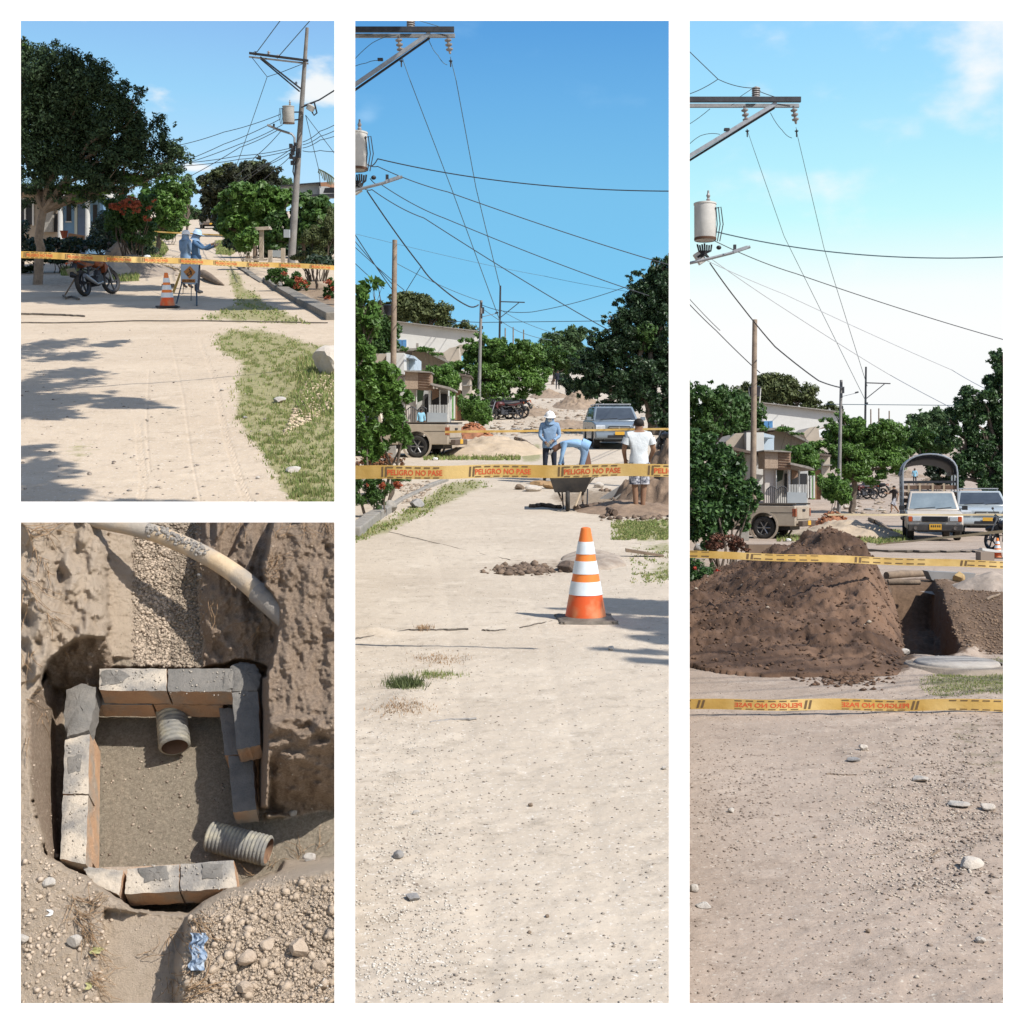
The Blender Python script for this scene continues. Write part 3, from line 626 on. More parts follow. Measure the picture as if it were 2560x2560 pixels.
    X = U/413.; Y = V/413.*1.15
    Z2 += .060*(fbm(X*4, Y*4, 4, 61)-.5)+.030*(fbm(X*16, Y*16, 4, 62)-.5)+.016*(fbm(X*55, Y*55, 3, 63)-.5)
    hm = blur(inpoly(U, V, heap).astype(float), 3); Z2 += hm*(.022*(fbm(X*60, Y*60, 2, 65)-.5))
    fl = blur(inpoly(U, V, [(160, 1770), (650, 1770), (650, 2030), (900, 2020), (900, 2140), (560, 2220), (160, 2150)]).astype(float), 4)
    Z2 = Z2*(1-fl*.75)+fl*.75*-.90
    ch = blur(inpoly(U, V, [(275, 2296), (430, 2300), (425, 2560), (262, 2560)]).astype(float), 8); Z2 = Z2*(1-ch*.7)+ch*.7*-.085
    rb = blur(inpoly(U, V, [(500, 1280), (860, 1280), (860, 2000), (680, 1990), (500, 1660)]).astype(float), 4)
    Z2 -= rb*.05*np.clip(fbm(X*9, Y*9, 3, 66)-.60, 0, 1)*6*.5
    return Z2, blur(clay, 2), blur(grey, 3)
ZP, CLAY_SHADE, GREY = pit()
def pit_pt(U, V, z):
    k, q = P4.sl(V); y = (z-P4.h)/k; return (U-U0)/F*q*y, y, z
def pit_z(U, V):
    i = np.clip(((np.asarray(V)-PV[0])/1.9).astype(int), 0, ZP.shape[0]-1); j = np.clip(((np.asarray(U)-PU[0])/1.9).astype(int), 0, ZP.shape[1]-1); return ZP[i, j]
def pit_of(U, V): return pit_pt(U, V, pit_z(U, V))
def pit_mesh():
    x, y, z = pit_pt(UU4, VV4, ZP); nv, nu = ZP.shape; I = np.arange(nv*nu).reshape(nv, nu)
    f = np.stack([I[1:, :-1], I[1:, 1:], I[:-1, 1:], I[:-1, :-1]], -1).reshape(-1, 4)
    me = raw('ground', np.stack([x, y, z], -1), f, pit_soil, smooth=True)
    for k, a in (('grass', GREY), ('dirt_shade', CLAY_SHADE)):
        t = me.attributes.new(k, 'FLOAT', 'POINT'); t.data.foreach_set('value', a.astype(np.float32).ravel())
    o = bpy.data.objects.new('ground', me); link(o, P4); tag(o, kind='structure')
pit_mesh()
def Q(u, v, z): return Vector(pit_pt(u, v, z))
cement = M('cement', (.31, .29, .26), (.20, .19, .18), 9, .9, .5, 40, c3=(.50, .44, .36), sc3=5)
cement_dark = M('cement_dark', (.215, .20, .18), (.14, .135, .125), 8, .85, .5, 36)  # darker cement for the mortar and the right-hand blocks
clay_m = M('fired_clay', (.54, .34, .205), (.43, .265, .165), 5, .9, .6, 30, c3=(.36, .30, .24), sc3=4)
def block(quad, z, h, parent, mat=cement, jit=1, name='block', label=None):
    top = [Q(u, v, z) for u, v in quad]; n = 9; mb = MB(); vs = []; fs = []
    # top face as a small rough grid, sides straight down
    for j in range(n+1):
        for i in range(n+1):
            s, t = i/n, j/n; p = top[0].lerp(top[1], s).lerp(top[3].lerp(top[2], s), t)
            if i in (0, n) or j in (0, n): p = p+Vector((random.uniform(-.003, .003), random.uniform(-.003, .003), -.004*random.random()))
            if 0 < i < n and 0 < j < n: p = p+Vector((0, 0, .018*(random.random()-.35)*jit*.25))
            vs.append(p)
    for j in range(n):
        for i in range(n): q = j*(n+1)+i; fs.append((q, q+1, q+n+2, q+n+1))
    mb.add(vs, fs, 0)
    E = [[j*(n+1) for j in range(n+1)], [n*(n+1)+i for i in range(n+1)], [j*(n+1)+n for j in range(n, -1, -1)], [i for i in range(n, -1, -1)]]
    for e in E:
        a = [vs[i]+Vector((0, 0, 0)) for i in e]; b = [p+Vector((random.uniform(-.004, .004), random.uniform(-.004, .004), -h)) for p in a]; m_ = len(a)
        mb.add(a+b, [(i, i+1, m_+i+1, m_+i) for i in range(m_-1)], 1)
    bt = [p-Vector((0, 0, h)) for p in top]; mb.add(bt, [(3, 2, 1, 0)], 1)
    o = mb.build(name, [mat, clay_m], parent, smooth=True)
    if label: o['label'] = label
    return o
ch = thing(P4, 'brick_chamber', 'unfinished brick inspection chamber with mortared courses in the pit', 'brick chamber', (0, 0, 0))
block([(249, 1671), (416, 1671), (416, 1727), (248, 1725)], -.44, .155, ch)
block([(420, 1671), (576, 1671), (578, 1729), (420, 1728)], -.44, .155, ch, cement_dark)
block([(580, 1731), (645, 1727), (651, 1862), (592, 1874)], -.44, .155, ch, cement_dark)
block([(236, 1733), (380, 1733), (380, 1762), (236, 1762)], -.62, .14, ch)
block([(384, 1733), (560, 1733), (556, 1764), (384, 1762)], -.625, .14, ch, clay_m)
block([(548, 1770), (610, 1770), (622, 1884), (562, 1888)], -.625, .15, ch, cement_dark)
block([(570, 1888), (632, 1892), (640, 2024), (583, 2031)], -.62, .15, ch, cement_dark)
block([(162, 1850), (224, 1834), (221, 1984), (157, 1984)], -.50, .16, ch)
block([(157, 1988), (221, 1988), (214, 2160), (150, 2146)], -.50, .16, ch)
block([(206, 2166), (308, 2176), (298, 2238), (228, 2206)], -.55, .16, ch)
block([(318, 2172), (448, 2160), (448, 2228), (312, 2235)], -.55, .16, ch)
block([(451, 2160), (584, 2150), (592, 2220), (451, 2228)], -.55, .16, ch)
block([(166, 1860), (232, 1840), (228, 2150), (160, 2140)], -.67, .2, ch, clay_m, 0)
block([(230, 2170), (580, 2156), (588, 2212), (236, 2230)], -.72, .16, ch, clay_m, 0)
def mortar(pts, z, th, seed, name='mortar'):
    poly = [Q(u, v, z) for u, v in pts]; c = sum(poly, Vector())/len(poly); vs = [c+Vector((0, 0, th))]; n = 0
    rings = [.35, .7, .92, 1.0]; hs = [th*.95, th*.7, th*.3, -.10]
    dense = []
    for i in range(len(poly)):
        for k in range(4): dense.append(poly[i].lerp(poly[(i+1) % len(poly)], k/4))
    m_ = len(dense); fs = []
    for r, h_ in zip(rings, hs):
        for p in dense: q = c.lerp(p, r); vs.append(Vector((q.x, q.y, z+h_))+Vector((random.uniform(-1, 1), random.uniform(-1, 1), random.uniform(-1, 1)))*.006)
    for k in range(m_): fs.append((0, 1+k, 1+(k+1) % m_))
    for j in range(3):
        for k in range(m_): a = 1+j*m_+k; b = 1+j*m_+(k+1) % m_; fs.append((a, a+m_, b+m_, b))
    MB().add(vs, fs).build(name, cement_dark, ch, smooth=True)
mortar([(166, 1722), (205, 1706), (246, 1716), (240, 1770), (226, 1832), (163, 1852), (158, 1790)], -.50, .03, 1)
mortar([(574, 1668), (600, 1652), (640, 1660), (655, 1690), (648, 1732), (578, 1734)], -.45, .035, 2)
mortar([(250, 1676), (300, 1671), (330, 1690), (300, 1712), (252, 1716)], -.44, .012, 4)
mortar([(560, 1674), (588, 1672), (586, 1726), (556, 1724)], -.44, .012, 5)
mortar([(340, 2168), (420, 2164), (430, 2200), (360, 2208)], -.55, .010, 6)
mortar([(500, 2160), (560, 2158), (556, 2196), (506, 2200)], -.55, .012, 7)
mortar([(168, 1890), (205, 1886), (206, 1930), (170, 1936)], -.50, .010, 8)
# big curved pipe over the trench
pvc = M('pipe_clay_stained', (.60, .47, .31), (.47, .35, .22), 4, .55, .35, 20, c3=(.34, .30, .25), sc3=3)
mud = M('dried_mud', (.40, .37, .33), (.27, .25, .23), 14, .95, .9, 40)
def big_pipe():
    pts = []; rr = []
    P_ = [(205, 1290), (262, 1306), (335, 1319), (400, 1337), (470, 1366), (540, 1402), (605, 1446), (655, 1490), (700, 1528), (745, 1568)]
    for i in range(len(P_)-1):
        for k in range(5):
            t = k/5; u = P_[i][0]*(1-t)+P_[i+1][0]*t; v = P_[i][1]*(1-t)+P_[i+1][1]*t; w = (i+t)/(len(P_)-1); pts.append(Q(u, v, -.03-.02*w)); rr.append(.053+.018*w)
    for _ in range(3): pts = [pts[0]]+[(pts[i-1]+pts[i]*2+pts[i+1])/4 for i in range(1, len(pts)-1)]+[pts[-1]]
    org = pts[0]; o = thing(P4, 'drain_pipe', 'long curved beige drain pipe crossing over the trench, caked with mud', 'pipe', org)
    mb = MB(); mb.tube([p-org for p in pts], rr, 24); mb.build('pipe', pvc, o, smooth=True)
    mb = MB(); mb.tube([p-org for p in pts[-11:-1]], [r+.010 for r in rr[-11:-1]], 24); mb.build('socket', M('socket_cement', (.33, .30, .26), (.24, .22, .2), 9, .9, .6, 30), o, smooth=True)
    # clumps of dried mud lying on the pipe
    mb = MB()
    for i in range(150):
        k = random.uniform(13, 24); a = random.gauss(1.45, .34); j = int(k); p = pts[j].lerp(pts[j+1], k-j)-org; t = (pts[j+1]-pts[j]).normalized(); s = t.cross(Vector((0, 0, 1))).normalized(); up = s.cross(t)
        r = random.uniform(.006, .016); c = p+(s*cos(a)*1+up*sin(a))*(rr[j]+r*.2); mb.ell(c, (r, r*random.uniform(.7, 1.2), r*.8), 6, 4)
    mb.build('mud', mud, o, smooth=False)
big_pipe()
def corrugated(u0, v0, u1, v1, z, r, label, n=15, ends=True):
    a, b = Q(u0, v0, z), Q(u1, v1, z); L = (b-a).length; d = (b-a).normalized(); o = thing(P4, 'corrugated_pipe', label, 'pipe', a, 0, 'corrugated pipe pieces in the pit')
    m = M('corrugated_pvc', (.50, .45, .32), (.20, .20, .19), 9, .65, .4, 30, c3=(.20, .195, .18), sc3=7)
    prof = []
    for i in range(n):
        for k, q in enumerate((0, .35, .6, .9)): prof.append((r*(1.0 if k in (0, 3) else 1.09), L*(i+q)/n))
    R = d.to_track_quat('Z', 'Y').to_matrix(); mb = MB(); mb.lathe([(r*.9, 0)]+prof+[(r*.9, L), (r*.9, L*.5), (r*.9, 0)], 28, (0, 0, 0), R); mb.build('shell', m, o, smooth=True)
    mb = MB(); mb.lathe([(r*.885, L*.995), (r*.885, .01)], 28, (0, 0, 0), R); mb.lathe([(r*.885, L*.3), (.001, L*.3)], 28, (0, 0, 0), R); mb.build('lining', M('pipe_inside', (.24, .14, .085), (.16, .10, .07), 8, .7), o, smooth=True)
corrugated(428, 1776, 437, 1868, -.765, .096, 'short corrugated pipe stub sticking out of the upper brick wall, open end toward the viewer', 9)
corrugated(524, 2090, 672, 2128, -.80, .088, 'muddy corrugated pipe lying loose on the pit floor beside the right wall', 16)
# gravel, clods, roots
gravel_m = M('gravel', (.50, .41, .32), (.36, .29, .22), island=True, rough=.95)
gravel_g = M('gravel_grey', (.37, .305, .235), (.19, .15, .115), island=True, rough=.95)
clod_m = M('clods', (.52, .42, .32), (.42, .335, .25), island=True, rough=1, bump=.6, bsc=60)
Z4 = pit_of
stones(P4, 'gravel', 'loose gravel spilling down the trench ramp above the bricks', 'gravel', 8000, area((335, 1310, 505, 1668), None, 1, 5), .006, .032, gravel_g, seed=11, zof=Z4)
stones(P4, 'gravel', 'coarse pale rubble along the sunlit edge of the trench ramp', 'gravel', 2200, area((340, 1330, 425, 1668)), .008, .036, gravel_m, seed=12, zof=Z4)
stones(P4, 'clods', 'larger lumps scattered on the spoil heap at the lower right of the pit', 'soil', 380, area((450, 2190, 856, 2540), [(470, 2300), (560, 2240), (700, 2180), (860, 2150), (860, 2540), (440, 2540)], .8), .012, .07, clod_m, .7, seed=33, zof=Z4)
stones(P4, 'clods', 'fine crumbs of dry spoil covering the heap at the lower right of the pit', 'soil', 15000, area((450, 2190, 856, 2540), [(470, 2300), (560, 2240), (700, 2180), (860, 2150), (860, 2540), (440, 2540)], .8), .003, .022, clod_m, .7, seed=13, zof=Z4)
stones(P4, 'gravel', 'small stones strewn over the trodden ground left of the channel', 'gravel', 1000, area((30, 1950, 280, 2540), [(30, 2000), (110, 2100), (240, 2220), (280, 2300), (250, 2540), (30, 2540)]), .004, .038, gravel_m, seed=14, zof=Z4)
stones(P4, 'gravel', 'crumbs of soil on the pit floor and the bank edges', 'gravel', 1500, area((30, 1300, 860, 2500)), .004, .018, gravel_m, seed=15, zof=Z4)
stones(P4, 'gravel', 'bits of rubble on the floor inside the brick chamber', 'gravel', 160, area((235, 1890, 560, 2150)), .006, .03, gravel_g, seed=16, zof=Z4)
def prock(u, v, w, h, label, mat=None, seed=1):
    p = Q(u, v, float(pit_z(u, v))); o = rock(P4, 'rock', label, u, v, 10, 6, mat, seed=seed); k = 1/413.
    o.matrix_world = P4.M @ Matrix.Translation(p) @ Matrix.Scale(1, 4); me = o.data; co = np.empty(len(me.vertices)*3, np.float32); me.vertices.foreach_get('co', co); co = co.reshape(-1, 3)
    co[:, 0] *= w*k/np.ptp(co[:, 0]); co[:, 1] *= w*k*.8/np.ptp(co[:, 1]); co[:, 2] *= h*k/np.ptp(co[:, 2]); me.vertices.foreach_set('co', co.ravel()); me.update()
clodrock = M('clod_rock', (.48, .39, .30), (.38, .30, .23), 9, .95, .7, 25)
for a in [(776, 2152, 36, 30, 'white pointed stone on the crest of the spoil heap', MATS['rock'], 3), (124, 2210, 30, 16, 'pale flat stone on the left bank below the chamber corner', None, 4), (188, 2356, 34, 26, 'whitish stone beside the dry grass at lower left', None, 5),
          (60, 2348, 24, 16, 'pale round stone at the left edge of the pit picture', None, 6), (620, 2404, 40, 34, 'big blocky clod at the middle of the spoil heap', clodrock, 7), (748, 2378, 44, 38, 'largest rounded clod on the right of the spoil heap', clodrock, 8),
          (800, 2420, 32, 26, 'lumpy clod near the right edge of the spoil heap', clodrock, 9), (614, 2476, 34, 28, 'clod near the bottom edge of the spoil heap', clodrock, 10), (668, 2366, 30, 20, 'low grey clod left of the largest one on the heap', clodrock, 11),
          (504, 1444, 24, 24, 'brown clod wedged at the foot of the right bank under the pipe', MATS['stone_grey'], 12), (734, 2034, 22, 12, 'small brown stone on the shaded floor right of the loose pipe', None, 13), (550, 2100-8, 14, 10, 'small grey stone by the mouth of the loose pipe', None, 14)]: prock(*a)
def roots(label, items, cat='roots', rad=.0022):
    mb = MB(); o0 = Vector(pit_of(items[0][0], items[0][1]))
    for (u, v, du, dv, n) in items:
        for i in range(n):
            uu = u+random.uniform(-16, 16); vv = v+random.uniform(-16, 16); a = atan2(dv, du)+random.gauss(0, .45); L = math.hypot(du, dv)*random.uniform(.5, 1.1); pts = []
            for k in range(7):
                z = float(pit_z(uu, vv))+.012+.05*sin(pi*k/6)*random.random(); pts.append(Q(uu, vv, z)-o0); uu += cos(a)*L/6; vv += sin(a)*L/6; a += random.gauss(0, .28)
                uu = min(850, max(30, uu))
            mb.tube(pts, [rad*random.uniform(.9, 1.3)*(1-.1*k) for k in range(7)], 4)
    tag(mb.build('roots', dryroot, None, P4, o0), label, cat)
roots('long thin dry roots hanging over the top left bank', [(60, 1320, 110, 40, 5), (90, 1330, 90, -10, 4), (60, 1450, 90, 100, 5), (130, 1540, 60, 60, 3), (90, 1380, 20, 60, 4), (110, 1420, 10, 60, 3), (65, 1500, 5, 120, 3)], rad=.003)
roots('fine hair roots dangling along the left wall of the pit', [(70, 1640, 20, 90, 4), (80, 1740, 60, 50, 4), (110, 1790, 20, 50, 3), (60, 1850, 10, 80, 3), (160, 1620, 60, 20, 3)])
roots('tangle of dry grass and roots on the lower left bank', [(200, 2290, 60, 40, 16), (215, 2320, 40, 60, 16), (230, 2270, 60, -40, 8), (180, 2250, 50, 60, 8), (235, 2380, 60, 30, 6), (230, 2440, 80, -40, 5), (230, 2440, 90, 60, 5)], 'dry grass')
roots('dry rootlets spread over the dark crevice and heap edge', [(480, 2300, 60, 20, 8), (440, 2330, 50, 90, 7), (500, 2290, 60, 90, 5), (430, 2440, 60, 50, 8), (470, 2480, 90, -60, 10), (490, 2470, 60, -50, 8), (350, 2390, 90, -10, 3), (440, 2500, 80, 10, 6)])
roots('upright dry twigs on the crest of the spoil heap', [(740, 2140, -30, -50, 4), (760, 2130, -10, -60, 3), (790, 2130, 30, -50, 3), (680, 2180, 10, -40, 4), (640, 2190, -40, -20, 3)])
roots('pale roots poking from the top right bank', [(700, 1345, 80, -50, 5), (760, 1310, 60, 30, 5), (690, 1380, 50, -20, 2), (820, 1300, 5, 50, 8), (600, 1310, -30, 70, 4), (530, 1500, 20, 90, 4), (640, 1560, -40, 90, 5)])
roots('frayed fibre sack corner at the end of the beige pipe', [(680, 1410, 20, -20, 14), (672, 1430, 25, 10, 8)], 'fibre')
def crumple(u0, v0, u1, v1, z, mat, name, label, cat, amp=.02, n=12, seed=1):
    r = random.Random(seed); o0 = Q(u0, v0, float(pit_z(u0, v0))); vs = []; fs = []
    for j in range(n+1):
        for i in range(n//2+1):
            u = u0+(u1-u0)*i/(n//2)+r.uniform(-2, 2)+(6*sin(j*.9)); v = v0+(v1-v0)*j/n; vs.append(Q(u, v, float(pit_z(u, v))+z+r.uniform(0, amp))-o0)
    w = n//2+1
    for j in range(n):
        for i in range(w-1): a = j*w+i; fs.append((a, a+1, a+w+1, a+w))
    tag(MB().add(vs, fs).build(name, mat, None, P4, o0), label, cat)
crumple(476, 2332, 514, 2426, .02, M('plastic_blue', (.42, .47, .52), (.14, .23, .36), 14, .3, .3, 20), 'plastic_bag', 'crumpled blue and clear plastic bag on the spoil heap edge', 'plastic bag', .035, 14)
crumple(116, 2274, 128, 2290, .006, white_p, 'paper_scrap', 'small white scrap of paper on the left bank', 'paper scrap', .004, 4)
wrap = M('wrapper', (.42, .37, .17), (.30, .30, .14), 30, .5)
for bx, z_, lab in (((252, 1674, 412, 1724), -.435, 'mortar crumbs on the upper left block of the chamber'), ((424, 1674, 640, 1740), -.435, 'mortar crumbs on the upper right blocks of the chamber'), ((160, 1855, 220, 2150), -.495, 'mortar crumbs along the left blocks of the chamber'), ((320, 2160, 584, 2226), -.545, 'mortar crumbs along the near blocks of the chamber')):
    stones(P4, 'mortar_crumbs', lab, 'mortar', 110, area(bx), .003, .018, M('crumb', (.44, .40, .34), (.33, .30, .26), island=True, rough=.95), .5, seed=17, zof=lambda U, V: pit_pt(U, V, z_+0*U))
crumple(228, 2368, 254, 2384, .02, wrap, 'snack_wrapper', 'yellow and green snack wrapper half buried on the left bank', 'wrapper', .02, 6)
crumple(212, 2456, 226, 2474, .01, wrap, 'bottle_cap', 'small yellowish wrapper at the bottom of the left bank', 'wrapper', .01, 4, 5)
# ================================================================== builders of people, vehicles, signs, tapes, cables
BONES = [('hip', 'waist'), ('waist', 'chest'), ('chest', 'neck'), ('neck', 'head'), ('head', 'crown'),
         ('chest', 'shL'), ('shL', 'elL'), ('elL', 'wrL'), ('chest', 'shR'), ('shR', 'elR'), ('elR', 'wrR'),
         ('hip', 'hpL'), ('hpL', 'knL'), ('knL', 'anL'), ('anL', 'toL'), ('hip', 'hpR'), ('hpR', 'knR'), ('knR', 'anR'), ('anR', 'toR')]
STAND = dict(hip=(0, 0, .93), waist=(0, 0, 1.08), chest=(0, .0, 1.30), neck=(0, 0, 1.46), head=(0, -.02, 1.58), crown=(0, -.01, 1.67),
             shL=(.19, 0, 1.40), elL=(.25, .02, 1.13), wrL=(.26, -.05, .89), shR=(-.19, 0, 1.40), elR=(-.25, .02, 1.13), wrR=(-.26, -.05, .89),
             hpL=(.09, 0, .88), knL=(.11, -.02, .49), anL=(.12, .02, .09), toL=(.14, -.13, .04), hpR=(-.09, 0, .88), knR=(-.11, -.02, .49), anR=(-.12, .02, .09), toR=(-.14, -.13, .04))
RAD = dict(hip=.145, waist=.13, chest=.155, neck=.058, head=.088, crown=.07, shL=.072, shR=.072, elL=.048, elR=.048, wrL=.032, wrR=.032,
           hpL=.10, hpR=.10, knL=.062, knR=.062, anL=.045, anR=.045, toL=.035, toR=.035)
def person(P, label, loc, rz, pose=None, shirt=denim, trousers=navy, sleeves='long', legs='long', helmet=None, hair=True, shoes=True, scale=1.0, skin=skin_d, mask=False, fat=1.0, group=None, cape=None, gloves=None):
    J = {k: Vector(v) for k, v in STAND.items()}
    if pose:
        for k, v in pose.items():
            if k in J: J[k] = Vector(v)
    names = list(J); idx = {n: i for i, n in enumerate(names)}; vs = [J[n] for n in names]; ed = [(idx[a], idx[b]) for a, b in BONES]; rr = [RAD[n]*(fat if n in ('hip', 'waist', 'chest') else 1) for n in names]
    ha = []   # hands: palm and five fingers grown from the wrist
    for S in 'LR':
        w = J['wr'+S]; d = (w-J['el'+S]).normalized(); side = d.cross(Vector((0, 1, 0)));
        if side.length < .2: side = d.cross(Vector((1, 0, 0)))
        side.normalize(); nrm = side.cross(d); palm = w+d*.055; vs.append(palm); rr.append(.030); ip = len(vs)-1; ed.append((idx['wr'+S], ip)); ha.append(ip)
        for q, (o_, L, bd) in enumerate(((-.03, .065, .25), (-.010, .075, .3), (.010, .070, .35), (.028, .055, .4))):
            a = palm+d*.035+side*o_; b = a+(d*cos(bd)+nrm*sin(bd))*L*.5; c = b+(d*cos(bd*2.4)+nrm*sin(bd*2.4))*L*.5
            k = len(vs); vs += [a, b, c]; rr += [.011, .0095, .007]; ed += [(ip, k), (k, k+1), (k+1, k+2)]; ha += [k, k+1, k+2]
        a = palm-d*.012-side*.034; b = a+(d*.7-side*.6).normalized()*.035; k = len(vs); vs += [a, b]; rr += [.013, .009]; ed += [(ip, k), (k, k+1)]; ha += [k, k+1]
    me = bpy.data.meshes.new('body'); me.from_pydata([tuple(v) for v in vs], ed, []); o = bpy.data.objects.new('body', me); C.objects.link(o)
    o.modifiers.new('skin', 'SKIN').use_smooth_shade = True
    sv = me.skin_vertices[0].data
    for i, r in enumerate(rr):
        f = (r, r)
        if i < len(names) and names[i] in ('chest', 'waist', 'hip'): f = (r*1.08, r*.78)
        sv[i].radius = f
    sv[0].use_root = True
    o.modifiers.new('sub', 'SUBSURF').levels = 2
    dg = bpy.context.evaluated_depsgraph_get(); m2 = bpy.data.meshes.new_from_object(o.evaluated_get(dg)); bpy.data.objects.remove(o)
    co = np.empty(len(m2.vertices)*3, np.float32); m2.vertices.foreach_get('co', co); co = co.reshape(-1, 3)
    for mt in (skin, shirt, trousers, black, gloves or skin, hair_m): m2.materials.append(mt)
    cen = np.array([p.center[:] for p in m2.polygons]); best = np.full(len(cen), 1e9); mi = np.zeros(len(cen), int)
    def seg(a, b, r, m, t0=-9, t1=9, m2_=0):
        nonlocal best, mi
        a = np.array(a); b = np.array(b); ab = b-a; t = ((cen-a) @ ab)/(ab @ ab); tc = np.clip(t, 0, 1); d = np.linalg.norm(cen-(a+tc[:, None]*ab), axis=1)-r
        k = d < best; best[k] = d[k]; mi[k] = np.where((t[k] >= t0) & (t[k] <= t1), m, m2_)
    for a, b in BONES:
        r = (RAD[a]+RAD[b])/2
        if b in ('waist',): seg(J[a], J[b], r, 1 if not pose or 'tuck' not in pose else 2)
        elif b in ('chest', 'shL', 'shR'): seg(J[a], J[b], r, 1)
        elif b == 'neck': seg(J[a], J[b], r, 1, -9, .92)
        elif b in ('head', 'crown'): seg(J[a], J[b], r, 0)
        elif b in ('elL', 'elR'): seg(J[a], J[b], r, 1, -9, 9 if sleeves == 'long' else .62)
        elif b in ('wrL', 'wrR'): seg(J[a], J[b], r, 1 if sleeves == 'long' else 0, -9, .93 if sleeves == 'long' else 9)
        elif b in ('hpL', 'hpR'): seg(J[a], J[b], r, 2)
        elif b in ('knL', 'knR'): seg(J[a], J[b], r, 2, -9, 9 if legs == 'long' else .82)
        elif b in ('anL', 'anR'): seg(J[a], J[b], r, 2 if legs == 'long' else 0, -9, .97)
        else: seg(J[a], J[b], r, 3 if shoes else 0)
    for i in ha: seg(vs[i], vs[i]+Vector((0, 0, .001)), .02, 4 if gloves else 0)
    m2.polygons.foreach_set('material_index', mi.astype(np.int32)); m2.polygons.foreach_set('use_smooth', np.ones(len(cen), bool)); m2.update()
    t = thing(P, 'person', label, 'person', loc, rz, group); t.scale = (scale,)*3 if P is None else t.scale
    if scale != 1.0: t.matrix_world = P.M @ Matrix.Translation(loc) @ Matrix.Rotation(rz, 4, 'Z') @ Matrix.Scale(scale, 4)
    b = bpy.data.objects.new('body', m2); link(b, None, t)
    H = J['head']; up = (J['crown']-J['neck']).normalized(); fw = Vector((0, -1, 0)); fw = (fw-up*fw.dot(up)).normalized() if pose is None or 'face' not in pose else Vector(pose['face']).normalized(); rt = up.cross(fw)
    R = Matrix((rt, -fw, up)).transposed()   # local: x right, -y forward, z up
    def h(x, y, z): return H+R @ Vector((x, y, z))
    mb = MB(); mb.ell(h(0, -.092, -.005), (.014, .018, .022), 6, 5, R); mb.ell(h(.088, .0, .0), (.014, .022, .032), 6, 5, R); mb.ell(h(-.088, .0, .0), (.014, .022, .032), 6, 5, R); mb.ell(h(0, -.055, -.06), (.045, .035, .03), 8, 6, R)
    mb.build('face', skin, t, smooth=True)
    mb = MB(); mb.ell(h(.032, -.082, .018), (.011, .006, .007), 6, 4, R); mb.ell(h(-.032, -.082, .018), (.011, .006, .007), 6, 4, R); mb.box(h(0, -.086, -.048), (.045, .008, .008), R=R); mb.build('features', hair_m, t)
    if mask:
        mb = MB(); mb.ell(h(0, -.06, -.04), (.062, .05, .045), 10, 7, R); mb.build('mask', whitecloth, t, smooth=True)
    if hair:
        mb = MB(); mb.ell(h(0, .012, .032), (.094, .100, .085), 14, 10, R); mb.build('hair', hair_m, t, smooth=True)
    if helmet:
        mb = MB(); mb.lathe([(.128, .045), (.125, .05), (.118, .075), (.105, .115), (.08, .145), (.045, .163), (.001, .168)], 20, H, R); mb.lathe([(.150, .040), (.128, .052), (.12, .035)], 20, H, R)
        mb.box(h(0, 0, .160), (.02, .17, .02), R=R); mb.box(h(0, -.145, .046), (.15, .07, .012), R=R); mb.build('helmet', helmet, t, smooth=True)
    if cape:
        mb = MB(); mb.lathe([(.10, .03), (.105, -.05), (.13, -.12), (.14, -.13)], 14, H+Vector((0, .02, 0)), R); mb.build('neck_cloth', cape, t, smooth=True)
    if sleeves != 'long' or True:
        mb = MB()
        for S in ('L', 'R'):      # shirt collar and cuffs: slightly proud rings so cloth ends cleanly
            e = J['el'+S]; w = J['wr'+S]; s_ = J['sh'+S]
            if sleeves == 'long': p = e.lerp(w, .9); q = e.lerp(w, .8); mb.tube([q, p], [.043, .045], 10, cap=False)
            else: p = s_.lerp(e, .62); q = s_.lerp(e, .2); mb.tube([q, p], [.078, .084], 10, cap=False)
        mb.build('sleeve_end', shirt, t, smooth=True)
        mb = MB(); hp = J['hip']; wa = J['waist']; up2 = (wa-hp).normalized(); R2 = up2.to_track_quat('Z', 'Y').to_matrix()
        mb.lathe([(.150*fat, -.09), (.152*fat, .0), (.142*fat, .12)], 18, hp, R2 @ Matrix.Diagonal((1.08, .86, 1))); mb.build('shirt_hem', shirt, t, smooth=True)
    if legs != 'long':
        mb = MB()
        for S in 'LR': a = J['hp'+S]; k = J['kn'+S]; mb.tube([a.lerp(k, -.05), a.lerp(k, .5), a.lerp(k, .92)], [.112, .105, .108], 12, cap=False)
        mb.build('shorts_leg', trousers, t, smooth=True)
    return t

